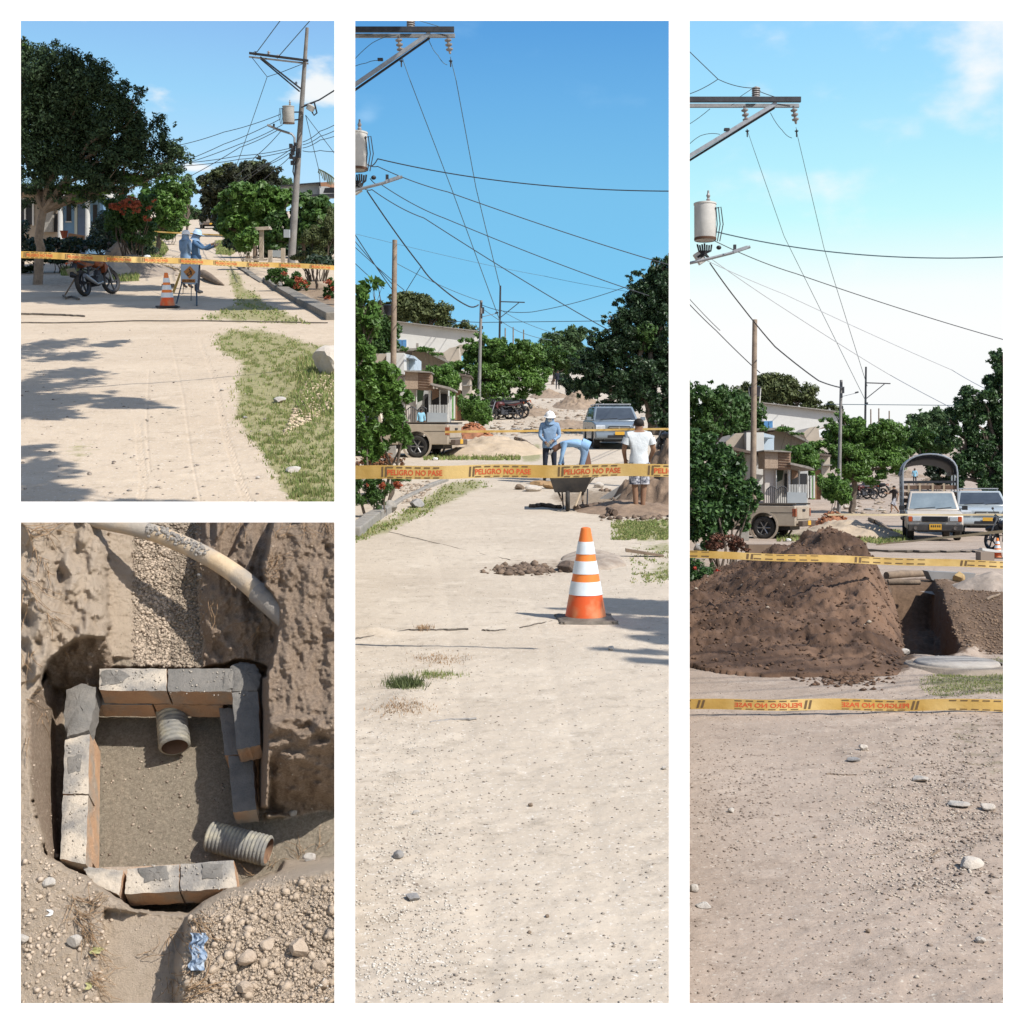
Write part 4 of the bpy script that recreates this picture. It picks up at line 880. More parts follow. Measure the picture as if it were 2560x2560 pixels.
def cone(P, label, u, v, hpx, dusty=False, brown=None):
    p = P.g(u, v); k = p.y/F; H = hpx*k; o = thing(P, 'traffic_cone', label, 'traffic cone', p, P.yaw(u)+.12); r0, r1 = .155*H/.7, .045*H/.7
    def r(t): return r0+(r1-r0)*t
    bands = [(0, .27, orange, 'lower_section'), (.27, .43, reflect, 'reflective_band'), (.43, .525, orange2, 'middle_section'), (.525, .68, reflect, 'reflective_band'), (.68, .765, orange2, 'middle_section'), (.765, .90 if 0 else .915, reflect, 'reflective_band'), (.915, 1.08, orange2, 'tip')]
    hb = .055*H
    for a, b, m, n in bands:
        m = brown or m
        e = .004 if m is reflect else 0; z0, z1 = hb+a*H*.88, hb+b*H*.88; mb = MB(); pr = [(r(a)+e-.012, z0), (r(a)+e, z0), (r(b)+e, z1), (r(b)+e-.012, z1)]
        if n == 'tip': pr = [(r(a)-.012, z0), (r(a)+.001, z0), (r(b), z1), (r(b)*.6, z1+.006), (r(b)*.55, z1-.05)]
        mb.lathe(pr, 32); mb.build(n, m, o, smooth=True)
    mb = MB(); w = .225*H/.7; n = 28; vs = []; mb.frus((-w, w, -w, w, 0), (-w*.92, w*.92, -w*.92, w*.92, hb*.65)); mb.lathe([(r0*1.3, hb*.6), (r0*1.05, hb), (r0*.9, hb*1.05)], 28)
    for q in range(4): a = pi/4+q*pi/2; mb.box((cos(a)*w*1.15, sin(a)*w*1.15, hb*.35), (.06*H/.7, .06*H/.7, hb*.7), a)
    mb.build('base', rubber if not dusty else M('dusty_rubber', (.10, .085, .07), (.20, .17, .14), 8, .9), o, bevel=.006)
    return o

TXT = {}
def text_mesh(s):
    if s in TXT: return TXT[s]
    cu = bpy.data.curves.new('txt', 'FONT'); cu.body = s; cu.size = 1; cu.resolution_u = 3; cu.offset = .025; o = bpy.data.objects.new('txt', cu); C.objects.link(o)
    dg = bpy.context.evaluated_depsgraph_get(); me = bpy.data.meshes.new_from_object(o.evaluated_get(dg)); co = np.array([v.co[:2] for v in me.vertices]); fc = [tuple(p.vertices) for p in me.polygons]
    bpy.data.objects.remove(o); co -= co.min(0); co /= co.max(0); TXT[s] = (co, fc); return TXT[s]
def lettering(parent, name, s, mat, fn, u0, u1, v0, v1, mirror=False, mb=None):
    co, fc = text_mesh(s); m = mb or MB(); vs = []
    for a, b in co:
        if mirror: a = 1-a
        vs.append(fn(u0+(u1-u0)*a, v0+(v1-v0)*b))
    m.add(vs, fc)
    if mb is None: return m.build(name, mat, parent)
def tape(P, label, a, b, ya, yb, ha, hb, sag=0, text=None, period=0, first=0, tw=0, mirror=False, marks='full', mat=None, name='barrier_tape', twist=0.0):
    A = P.at(a[0], a[1], ya); B = P.at(b[0], b[1], yb); wa, wb = ha*ya/F, hb*yb/F; L = (B-A).length; org = A.copy(); d = (B-A).normalized(); nrm = Vector((d.y, -d.x, 0)).normalized()
    if nrm.y > 0: nrm = -nrm
    def fn(s, t, off=0.0):         # s 0..1 along, t 0 bottom..1 top
        w = wa+(wb-wa)*s; p = A.lerp(B, s); p = p+Vector((0, 0, -sag*4*s*(1-s)+(t-.5)*w)); th = .13*sin(s*9+1)+twist*s
        return p+nrm*(off+(t-.5)*w*sin(th)+.004*sin(s*31)*(t-.5))+Vector((0, 0, .004*sin(s*17)))-org
    mb = MB(); n = 60; vs = []; fs = []
    for i in range(n+1):
        for t in (0, .5, 1): vs.append(fn(i/n, t)); 
    m_ = len(vs)
    for i in range(n+1):
        for t in (0, .5, 1): vs.append(fn(i/n, t, -.0012))
    for i in range(n):
        for k in (0, 1): q = i*3+k; fs.append((q, q+3, q+4, q+1)); fs.append((m_+q, m_+q+1, m_+q+4, m_+q+3))
    mb.add(vs, fs); o = thing(P, name, label, 'barrier tape', org); mb.build('film', mat or tape_m, o, smooth=True)
    if period:
        span = b[0]-a[0]; mr = MB(); md = MB(); u = first
        while u < b[0]:
            f = lambda uu, t: fn((uu-a[0])/span, t, .0016)
            def bar(u0, u1, t0, t1, m, sk=0): 
                if u0 > a[0] and u1+sk < b[0]: m.add([f(u0, t0), f(u1, t0), f(u1+sk, t1), f(u0+sk, t1)], [(0, 1, 2, 3)])
            x0 = u; tx0 = u+.07*period; tx1 = u+.70*period
            if mirror: tx0 = u; tx1 = u+.63*period; x0 = u+.645*period
            for q in (0, .04): bar(x0+q*period, x0+(q+.022)*period, .12, .88, md, .006*period if not mirror else .02*period)
            if marks == 'full' and tx0 > a[0] and tx1 < b[0]: lettering(o, 'lettering', text, tape_red, f, tx0, tx1, .26, .68, mirror, mr)
            if marks == 'full' and tx1 >= b[0] and text:        # the part of the words that still fits on the tape
                k = max(1, int(len(text)*(b[0]-tx0)/(tx1-tx0))-1); s_ = text[:k].strip()
                if len(s_) > 1 and not mirror: lettering(o, 'lettering', s_, tape_red, f, tx0, tx0+(tx1-tx0)*len(s_)/len(text), .26, .68, False, mr)
            for q in range(6):
                w = .075; g = tx0+(tx1-tx0)*q/6
                bar(g, g+(tx1-tx0)*.11, .80, .90, md)
                if marks == 'dash': bar(g, g+(tx1-tx0)*.11, .18, .34, md)
                else: bar(g, g+(tx1-tx0)*.11, .07, .14, md)
            u += period
        if mr.v: mr.build('lettering', tape_red, o)
        if md.v: md.build('print_marks', tape_brown if marks == 'full' else tape_brown, o)
    return o

def wire(P, label, pts, rpx=1.15, mat=None, sag=0, n=22, group=None, name='power_cable', cat='cable'):
    """pts: (u, v, y) corners as seen at depth y; sag in pixels between neighbours"""
    mb = MB(); o0 = P.at(*pts[0]); path = []; rad = []
    for (a, b) in zip(pts, pts[1:]):
        A, B = P.at(*a), P.at(*b); k = (a[2]+b[2])/2/F
        for i in range(n+1):
            if path and i == 0: continue
            t = i/n; p = A.lerp(B, t); p.z -= sag*k*4*t*(1-t); path.append(p-o0); rad.append(rpx*(a[2]*(1-t)+b[2]*t)/F)
    mb.tube(path, rad, 5); return tag(mb.build(name, mat or wire_mat, None, P, o0, smooth=True), label, cat, group)

def wheel(parent, c, r, w, name='wheel', spokes=5, R=None, rim=rim_mat, moto=False):
    """wheel in the y-z plane, axle along x"""
    ax = Matrix.Rotation(pi/2, 3, 'Y'); ax = (R @ ax) if R else ax; e = link(bpy.data.objects.new(name, None), None, parent, c); mb = MB(); t = w/2
    if moto: pr = [(r-.075, -t*.6), (r-.03, -t), (r-.008, -t*.6), (r, 0), (r-.008, t*.6), (r-.03, t), (r-.075, t*.6), (r-.075, -t*.6)]
    else: pr = [(r*.62, -t*.9), (r*.80, -t), (r*.93, -t*.96), (r, -t*.75), (r, t*.75), (r*.93, t*.96), (r*.80, t), (r*.62, t*.9), (r*.62, -t*.9)]
    mb.lathe(pr, 32, (0, 0, 0), ax); mb.build('tyre', rubber, e, smooth=True)
    mb = MB(); ri = r-.07 if moto else r*.63; mb.lathe([(ri, -t*.7), (ri*1.02, -t*.75), (ri*.92, -t*.5), (ri*.9, t*.5), (ri*1.02, t*.75), (ri, t*.7)], 28, (0, 0, 0), ax)
    mb.lathe([(.001, -t*.8), (ri*.2, -t*.8), (ri*.22, 0), (ri*.2, t*.8), (.001, t*.8)], 12, (0, 0, 0), ax)
    for q in range(spokes):
        a = 2*pi*q/spokes; d = Vector((0, cos(a), sin(a))); d = (R @ d) if R else d; x = (R @ Vector((1, 0, 0))) if R else Vector((1, 0, 0))
        for sx in ((-t*.55, t*.55) if not moto else (0,)): mb.tube([d*ri*.12+x*sx, d*ri*.95+x*sx], [ri*.085, ri*.11], 5)
    mb.build('rim', rim, e, smooth=True)
    if not moto: mb = MB(); mb.lathe([(.001, 0), (ri*.88, 0)], 20, (0, 0, 0), ax); mb.build('hub_back', steel_d, e)
    return e
def arch(y, r, z0, n=9): return [(y+r*cos(pi-pi*i/n), z0+r*sin(pi-pi*i/n)*.98) for i in range(n+1)][::1]
def body_profile(y0, y1, zb, top, wheels, r):   # top: points from rear to front; returns closed polygon with wheel arches
    bot = [(y0, zb)]
    for wy in wheels: bot += [(wy-r, zb)]+[(wy-r*cos(pi*i/10), zb+(r*1.02)*sin(pi*i/10)) for i in range(1, 10)]+[(wy+r, zb)]
    bot += [(y1, zb)]; return bot+top[::-1]
def paint(name, c, c2=None, rough=.35): return M(name, c, c2 or tuple(x*.85 for x in c), 3, rough, .03, 8, .1, .6)

def pickup(P, label, loc, rz, col, flip=None):
    """a pickup, front toward +y of its own frame, origin on the ground under the rear axle"""
    o = thing(P, 'pickup_truck', label, 'pickup truck', loc, rz); W = .86
    top = [(-1.05, .62), (-1.05, 1.05), (1.05, 1.07), (1.1, 1.07), (1.1, 1.0), (2.9, 1.02), (3.95, .92), (4.05, .62)]
    mb = MB(); mb.prism(body_profile(-1.05, 4.05, .42, [(-1.06, .60), (-1.06, 1.08), (1.15, 1.10), (2.85, 1.06), (3.9, .95), (4.06, .62)], (0, 3.05), .44), -W, W); mb.build('body', col, o, bevel=.025, smooth=True)
    mb = MB(); mb.box((0, .02, 1.03), (W*2-.14, 1.95, .18)); mb.build('bed', steel_d, o)     # dark load floor just proud of the sides
    for s in (-1, 1):
        mb = MB(); mb.box((s*(W-.03), .02, 1.135), (.07, 2.2, .05)); mb.build('bed_rail', M('bed_rail', (.09, .075, .06), None, rough=.7), o, bevel=.01)
        mb = MB(); mb.box((s*(W+.004), .03, .86), (.008, 2.05, .012)); mb.box((s*(W+.004), .62, .70), (.008, .012, .3)); mb.build('seam', black, o)
        mb = MB(); mb.lathe([(.44, -.02), (.50, -.02), (.50, .03), (.44, .03)], 24, (s*(W-.005), 0, .42), Matrix.Rotation(pi/2, 3, 'Y')); mb.build('arch_lip', col, o, smooth=True)
    mb = MB(); mb.frus((-.8, .8, 1.15, 2.9, 1.04), (-.66, .66, 1.3, 2.35, 1.55)); mb.build('cab', col, o, bevel=.04, smooth=True)
    mb = MB(); mb.frus((-.62, .62, 1.15, 1.2, 1.12), (-.55, .55, 1.27, 1.31, 1.50)); mb.build('rear_window', glass, o)
    mb = MB(); mb.frus((-.70, .70, 2.75, 2.93, 1.08), (-.60, .60, 2.34, 2.42, 1.50)); mb.build('windscreen', glass, o)
    for s in (-1, 1):
        x = .785*s; mb = MB(); mb.add([(x, 1.3, 1.1), (x, 2.0, 1.1), (.69*s, 1.95, 1.48), (.69*s, 1.4, 1.48)], [(0, 1, 2, 3)]); mb.add([(x*1.0, 2.06, 1.1), (x, 2.7, 1.1), (.69*s, 2.28, 1.48), (.69*s, 2.02, 1.48)], [(0, 1, 2, 3)])
        mb.v = [Vector((v.x+s*.03, v.y, v.z)) for v in mb.v]; mb.build('side_window', glass, o)
        mb = MB(); mb.box((s*(W-.04), -1.07, .86), (.10, .04, .26)); mb.build('tail_light', MATS['tail_light'], o, bevel=.01)
        mb = MB(); mb.box((s*(W-.012), -1.01, .86), (.03, .10, .26)); mb.build('tail_light', MATS['tail_light'], o, bevel=.01)
        mb = MB(); mb.box((s*.62, 4.0, .78), (.3, .08, .16)); mb.build('headlight', glass2, o, bevel=.01)
    mb = MB(); mb.box((0, -1.075, .84), (1.38, .03, .40)); mb.build('tailgate', col, o, bevel=.012); mb = MB(); mb.box((0, -1.10, .93), (.28, .03, .07)); mb.build('tailgate_handle', black, o)
    mb = MB(); mb.box((0, -1.20, .50), (1.5, .16, .18)); mb.box((.45, -1.11, .50), (.1, .14, .1)); mb.box((-.45, -1.11, .50), (.1, .14, .1)); mb.build('rear_bumper', M('bumper_brown', (.075, .05, .04), (.12, .09, .07), 8, .6), o, bevel=.02)
    mb = MB(); mb.box((0, -1.285, .52), (.33, .01, .15)); mb.build('number_plate', M('plate', (.62, .36, .04), (.55, .30, .04), 20, .5), o)
    mb = MB(); mb.box((0, 4.1, .52), (1.6, .12, .2)); mb.build('front_bumper', black, o, bevel=.02)
    mb = MB(); mb.box((0, 1.5, .36), (1.1, 4.6, .16)); mb.build('chassis', black, o)
    for x in (-.72, .72):
        for y in (0, 3.05): wheel(o, (x, y, .36), .37, .24, spokes=6)
    return o

def front_car(P, label, loc, rz, col, W, H, hood_z, kind, roofrack=True):
    """SUV or flatbed truck cab, front toward -y of its own frame, origin on the ground under the front bumper"""
    o = thing(P, 'parked_car' if kind == 'suv' else 'flatbed_truck', label, 'car' if kind == 'suv' else 'truck', loc, rz); w = W/2; L = 4.3 if kind == 'suv' else 2.0
    prof = body_profile(.06, L, .36, [(.0, .42), (.0, hood_z-.10), (.10, hood_z-.02), (1.05, hood_z+.08), (L-.1, hood_z+.12), (L, hood_z)], (.85,)+((3.35,) if kind == 'suv' else ()), .42)
    mb = MB(); mb.prism(prof, -w, w); mb.build('body', col, o, bevel=.05, smooth=True)
    wt = w*.80; zt = H-.05; yb, yt = .98, 1.60; ye = L-.15 if kind == 'suv' else L-.05
    mb = MB(); mb.frus((-w*.97, w*.97, yb, ye, hood_z+.07), (-wt, wt, yt, ye-.3 if kind == 'suv' else ye, zt)); mb.build('cabin', col, o, bevel=.05, smooth=True)
    def face(s, zz, inset, off):   # point on the sloping windscreen plane
        t = (zz-(hood_z+.07))/(zt-(hood_z+.07)); ww = (w*.97+(wt-w*.97)*t)*inset; return Vector((s*ww, yb+(yt-yb)*t-off, zz))
    mb = MB(); a, b = hood_z+.13, zt-.06; mb.add([face(-1, a, .90, .012), face(1, a, .90, .012), face(1, b, .88, .012), face(-1, b, .88, .012)], [(0, 1, 2, 3)]); mb.add([face(-1, a, .90, .006), face(1, a, .90, .006), face(1, b, .88, .006), face(-1, b, .88, .006)], [(3, 2, 1, 0)])
    ws = mb.build('windscreen', glass2 if kind != 'suv' else glass, o)
    mb = MB(); mb.tube([face(-1, a, .7, .03), face(.1, a+.05, .9, .03)], .008, 5); mb.tube([face(.15, a, .9, .03), face(.8, a+.05, .9, .03)], .008, 5); mb.build('wiper', black, o)
    for s in (-1, 1):
        def sp(yy, zz): t = (zz-(hood_z+.07))/(zt-(hood_z+.07)); return Vector((s*(w*.97+(wt-w*.97)*t+.004), yy, zz))
        mb = MB(); mb.add([sp(yb+.22, a), sp(yb+1.0, a), sp(yt+.7, b), sp(yt+.12, b)], [(0, 1, 2, 3)])
        if kind == 'suv': mb.add([sp(yb+1.1, a), sp(ye-.9, a), sp(ye-.9, b), sp(yt+.8, b)], [(0, 1, 2, 3)])
        mb.build('side_window', glass, o)
        mb = MB(); mb.box((s*(w+.12), .95, hood_z+.16), (.17, .08, .13)); mb.tube([(s*w*.95, 1.0, hood_z+.12), (s*(w+.1), .97, hood_z+.14)], .018, 6); mb.build('mirror', black if kind != 'suv' else col, o, bevel=.015)
        if kind == 'suv':
            mb = MB(); mb.prism([(-.03, hood_z-.26), (-.03, hood_z-.12), (.02, hood_z-.07), (.05, hood_z-.2)], s*w*.58, s*w*.97); mb.build('headlight', M('headlight', (.5, .53, .56), (.35, .38, .41), 12, .12, spec=.9), o, bevel=.01)
            mb = MB(); mb.lathe([(.001, 0), (.055, 0), (.06, .03)], 14, (s*w*.78, -.02, .50), Matrix.Rotation(pi/2, 3, 'X')); mb.build('fog_lamp', steel_d, o)
        else:
            mb = MB(); mb.box((s*w*.66, -.012, hood_z-.18), (.24, .05, .14)); mb.build('headlight', M('headlight', (.5, .53, .56), (.35, .38, .41), 12, .12, spec=.9), o, bevel=.012)
            mb = MB(); mb.box((s*(w*.88), -.008, hood_z-.18), (.11, .055, .16)); mb.build('indicator', M('indicator', (.5, .10, .02), (.4, .07, .02), 20, .3), o, bevel=.01)
        for y in ((.85, 3.35) if kind == 'suv' else (.85,)): wheel(o, (s*(w-.13), y, .36), .36, .22, spokes=6)
    if kind == 'suv':
        mb = MB(); mb.box((0, -.025, hood_z-.17), (W*.44, .04, .12)); mb.build('grille', black, o, bevel=.01); mb = MB(); mb.box((0, -.045, hood_z-.17), (W*.42, .02, .025)); mb.lathe([(.001, 0), (.035, 0)], 12, (0, -.058, hood_z-.17), Matrix.Rotation(pi/2, 3, 'X')); mb.build('grille_bar', chrome, o)
        mb = MB(); mb.prism([(-.12, .40), (-.14, .50), (-.10, .60), (.02, .62), (.06, .36)], -w*.98, w*.98); mb.build('front_bumper', col, o, bevel=.03, smooth=True)
        mb = MB(); mb.box((0, -.13, .47), (W*.5, .03, .10)); mb.build('air_intake', black, o, bevel=.02)
        mb = MB(); mb.box((0, -.16, .585), (.34, .012, .12)); mb.build('number_plate', MATS['plate'], o)
        if roofrack:
            mb = MB()
            for s in (-1, 1): mb.tube([(s*wt*.9, yt+.1, H+.02), (s*wt*.9, ye-.5, H+.02)], .022, 6); mb.tube([(s*wt*.9, yt+.2, H-.05), (s*wt*.9, yt+.2, H+.02)], .02, 5)
            for y in (yt+.15, yt+.9, yt+1.7): mb.tube([(-wt*.95, y, H+.03), (wt*.95, y, H+.03)], .02, 6)
            mb.build('roof_rack', steel, o, smooth=True)
    else:
        mb = MB(); mb.box((0, -.015, hood_z-.18), (W*.46, .06, .17)); mb.build('grille', black, o, bevel=.012)
        for q in range(4): mb = MB(); mb.box((0, -.05, hood_z-.24+q*.04), (W*.42, .012, .008)); mb.build('grille_slat', steel_d, o)
        mb = MB(); mb.box((0, -.10, .41), (W*.98, .16, .22)); mb.build('front_bumper', M('bumper_black', (.03, .03, .032), (.06, .055, .05), 6, .6), o, bevel=.03)
        mb = MB(); mb.box((0, -.19, .44), (.36, .012, .18)); mb.build('number_plate', MATS['plate'], o)
        mb = MB()
        for q, x in enumerate((-.12, -.06, .0, .07, .13)): mb.box((x, -.198, .46), (.035, .004, .065))
        mb.build('plate_marks', black, o)
        for s in (-1, 1): mb = MB(); mb.lathe([(.001, 0), (.05, 0), (.055, .03)], 14, (s*w*.70, -.185, .41), Matrix.Rotation(pi/2, 3, 'X')); mb.build('fog_lamp', M('fog', (.3, .27, .24), None, rough=.2), o)
    mb = MB(); mb.box((0, L*.5, .34), (W*.6, L-.4, .14)); mb.build('chassis', black, o)
    return o

def motorcycle(P, label, loc, rz, accent, group=None, lean=.12, scale=1.0, steer=-.35, box=False):
    """front toward +y"""
    o = thing(P, 'motorcycle', label, 'motorcycle', loc, rz, group); o.matrix_world = P.M @ Matrix.Translation(loc) @ Matrix.Rotation(rz, 4, 'Z') @ Matrix.Rotation(lean, 4, 'Y') @ Matrix.Scale(scale, 4)
    acc = M('accent_'+accent[0], *accent[1], 6, .35) if accent[0] not in MATS else MATS['accent_'+accent[0]]
    wheel(o, (0, -.65, .31), .31, .12, spokes=5, moto=True, rim=steel_d); wheel(o, (.03, .68, .31), .31, .10, spokes=5, moto=True, rim=steel_d, R=Matrix.Rotation(steer*.5, 3, 'Z'))
    mb = MB(); mb.box((0, .02, .36), (.22, .34, .22)); mb.lathe([(.10, -.14), (.12, -.1), (.12, .1), (.10, .14), (.001, .14)], 14, (0, -.08, .33), Matrix.Rotation(pi/2, 3, 'Y')); mb.lathe([(.085, 0), (.09, .03), (.08, .06), (.09, .09), (.08, .12), (.09, .15), (.07, .18)], 12, (0, .08, .42), Matrix.Rotation(-.5, 3, 'X')); mb.build('engine', steel_d, o, smooth=True)
    mb = MB(); mb.tube([(0, .50, .86), (0, .35, .62), (0, .18, .35), (0, -.2, .27)], .026, 7)
    for s in (-1, 1): mb.tube([(s*.07, .40, .74), (s*.09, -.05, .60), (s*.09, -.55, .70), (s*.07, -.85, .78)], .018, 6); mb.tube([(s*.08, -.15, .34), (s*.09, -.65, .31)], .022, 6); mb.tube([(s*.10, -.60, .34), (s*.10, -.42, .66)], .03, 8)
    mb.build('frame', black, o, smooth=True)
    mb = MB()
    for s in (-1, 1): mb.tube([(s*.085, .68, .31), (s*.085, .50, .80), (s*.075, .46, .92)], [.026, .024, .022], 8)
    mb.build('fork', steel, o, smooth=True)
    mb = MB(); mb.ell((0, .22, .76), (.14, .27, .13), 14, 9); mb.add([(-.13, .36, .78), (-.15, .50, .66), (-.12, .34, .52), (.13, .36, .78), (.15, .50, .66), (.12, .34, .52)], [(0, 1, 2), (3, 5, 4), (0, 3, 4, 1), (1, 4, 5, 2), (2, 5, 3, 0)]); mb.build('fuel_tank', acc, o, smooth=True)
    mb = MB(); mb.tube([(0, .02, .80), (0, -.22, .775), (0, -.5, .82), (0, -.78, .86)], [.07, .115, .115, .06], 10); mb.build('seat', black, o, smooth=True)
    mb = MB(); mb.add([(-.12, -.1, .72), (-.12, -.55, .78), (-.05, -.98, .90), (-.1, -.55, .66), (.12, -.1, .72), (.12, -.55, .78), (.05, -.98, .90), (.1, -.55, .66)], [(0, 1, 2, 3), (7, 6, 5, 4), (0, 4, 5, 1), (1, 5, 6, 2), (2, 6, 7, 3), (3, 7, 4, 0)]); mb.build('tail_cowl', acc, o, bevel=.01)
    mb = MB(); mb.box((0, -.98, .85), (.12, .03, .07)); mb.build('tail_light', MATS['tail_light'], o, bevel=.008)
    for s in (-1, 1): mb = MB(); mb.ell((s*.16, -.93, .80), (.035, .03, .022), 8, 6); mb.tube([(s*.05, -.93, .80), (s*.16, -.93, .80)], .008, 5); mb.build('indicator', MATS['indicator'], o, smooth=True)
    mb = MB(); mb.tube([(0, -.86, .74), (0, -.99, .62), (0, -1.06, .48)], [.06, .07, .08], 6); mb.build('rear_mudguard', black, o, smooth=True)
    mb = MB(); mb.box((0, -1.08, .60), (.22, .012, .15), R=Matrix.Rotation(.5, 3, 'X')); mb.build('number_plate', M('plate_pale', (.30, .28, .22), (.2, .19, .15), 30, .5), o)
    mb = MB(); mb.tube([(0, .42, .52), (0, .60, .655), (0, .72, .665), (0, .88, .60)], [.05, .065, .065, .05], 6); mb.build('front_mudguard', black, o, smooth=True)
    mb = MB(); mb.tube([(-.36, .30, .98), (-.22, .40, 1.02), (0, .45, .96), (.22, .40, 1.02), (.36, .30, .98)], .014, 6)
    for s in (-1, 1): mb.tube([(s*.36, .30, .98), (s*.25, .375, 1.01)], .022, 7); mb.tube([(s*.22, .40, 1.02), (s*.30, .44, 1.17)], .007, 5); mb.ell((s*.31, .44, 1.19), (.055, .015, .04), 8, 6)
    mb.build('handlebar', black, o, smooth=True)
    mb = MB(); mb.ell((0, .56, .88), (.10, .09, .11), 12, 8); mb.build('headlight', black, o, smooth=True)
    mb = MB(); mb.tube([(.11, .12, .30), (.13, -.2, .26), (.15, -.6, .40), (.15, -.78, .48)], [.025, .03, .05, .05], 10); mb.build('exhaust', steel, o, smooth=True)
    mb = MB(); mb.tube([(-.1, -.1, .28), (-.27, -.16, .02)], .012, 6); mb.build('side_stand', black, o)
    if box: mb = MB(); mb.box((0, -.72, 1.02), (.38, .36, .28)); mb.build('top_box', black, o, bevel=.03)
    return o
M('tail_light', (.22, .045, .025), (.35, .14, .07), 12, .25); M('indicator', (.5, .10, .02), (.4, .07, .02), 20, .3); M('plate', (.62, .36, .04), (.55, .30, .04), 20, .5)
ORANGE_BIKE = ('orange', ((.27, .07, .022), (.10, .035, .02))); RED_BIKE = ('red', ((.10, .02, .018), (.05, .02, .02))); BLACK_BIKE = ('black', ((.02, .02, .022), (.04, .04, .042)))
def pole(P, label, u, vb, vt, y, w0, w1, mat, lean=0, name='utility_pole'):
    bp = P.at(u, vb, y); bp.z = float(P.gz(y)); tp = P.at(u+lean, vt, y)-bp; k = y/F; o = thing(P, name, label, 'utility pole', bp)
    mb = MB(); mb.tube([(0, 0, -.3), tp*.5, tp], [w0*k/2, (w0+w1)*k/4, w1*k/2], 14); mb.build('shaft', mat, o, smooth=True); return o, bp
def strut(P, o, bp, name, a, b, y, wpx, mat=steel, dy=0, tpx=None):
    A = P.at(a[0], a[1], y)-bp; B = P.at(b[0], b[1], y)-bp; A.y += dy; B.y += dy; d = (B-A); L = d.length; R = d.to_track_quat('Z', 'Y').to_matrix(); k = y/F
    mb = MB(); mb.box((A+B)/2, ((tpx or wpx)*k, wpx*k, L), R=R); return mb.build(name, mat, o, bevel=.004)
def insulator(P, o, bp, a, b, y, r, name='insulator', n=3, dy=-.06, mat=None):
    A = P.at(a[0], a[1], y)-bp; B = P.at(b[0], b[1], y)-bp; A.y += dy; B.y += dy; d = B-A; L = d.length; R = d.to_track_quat('Z', 'Y').to_matrix(); k = y/F*r; pr = [(k*.25, 0), (k*.3, L*.12)]
    for i in range(n): z = L*(.15+.75*i/n); pr += [(k*.4, z), (k, z+L*.05), (k*.9, z+L*.12), (k*.4, z+L*.16)]
    pr += [(k*.3, L*.95), (.001, L)]; mb = MB(); mb.lathe(pr, 14, A, R); return mb.build(name, mat or porcelain, o, smooth=True)
def heap(P, name, label, cat, ctr, y, rx, ry, hz, mat, seed=1, kind=None, ridge=1.0, n=70, lump=.12, poly=None):
    """a mound: centre pixel on the ground, radii in metres"""
    p = P.g(*ctr) if y is None else Vector((P.at(ctr[0], ctr[1], y).x, y, float(P.gz(y)))); g = np.linspace(-1.25, 1.25, n); X, Y = np.meshgrid(g, g); r = np.hypot(X, Y); rr = r/(1+.22*(fbm(X*1.6+seed, Y*1.6, 3, seed)-.5)*2)
    Z = hz*np.clip(1-rr, 0, 1)**ridge; x, yy = X*rx, Y*ry; Z = Z*(1+lump*4*(fbm(x*2.2+seed, yy*2.2, 4, seed+3)-.5))+np.clip(1-rr, 0, .3)*hz*lump*3*(fbm(x*7, yy*7, 3, seed+5)-.5); Z = np.where(rr < 1.02, Z+.0, -.12); zz = P.gz(yy+p.y)-p.z
    I = np.arange(n*n).reshape(n, n); f = np.stack([I[:-1, :-1], I[:-1, 1:], I[1:, 1:], I[1:, :-1]], -1).reshape(-1, 4); co = np.stack([x, yy, Z+zz-.01], -1)
    pw = co.reshape(-1, 3)+np.array(p); U, _ = P.proj(pw[:, 0], pw[:, 1], pw[:, 2]); ok = (U > P.box[0]-22) & (U < P.box[2]+22); f = f[ok[f].all(1)]
    o = bpy.data.objects.new(name, raw(name, co, f, mat, smooth=True)); link(o, P, None, p); tag(o, label, cat, None, kind); return o
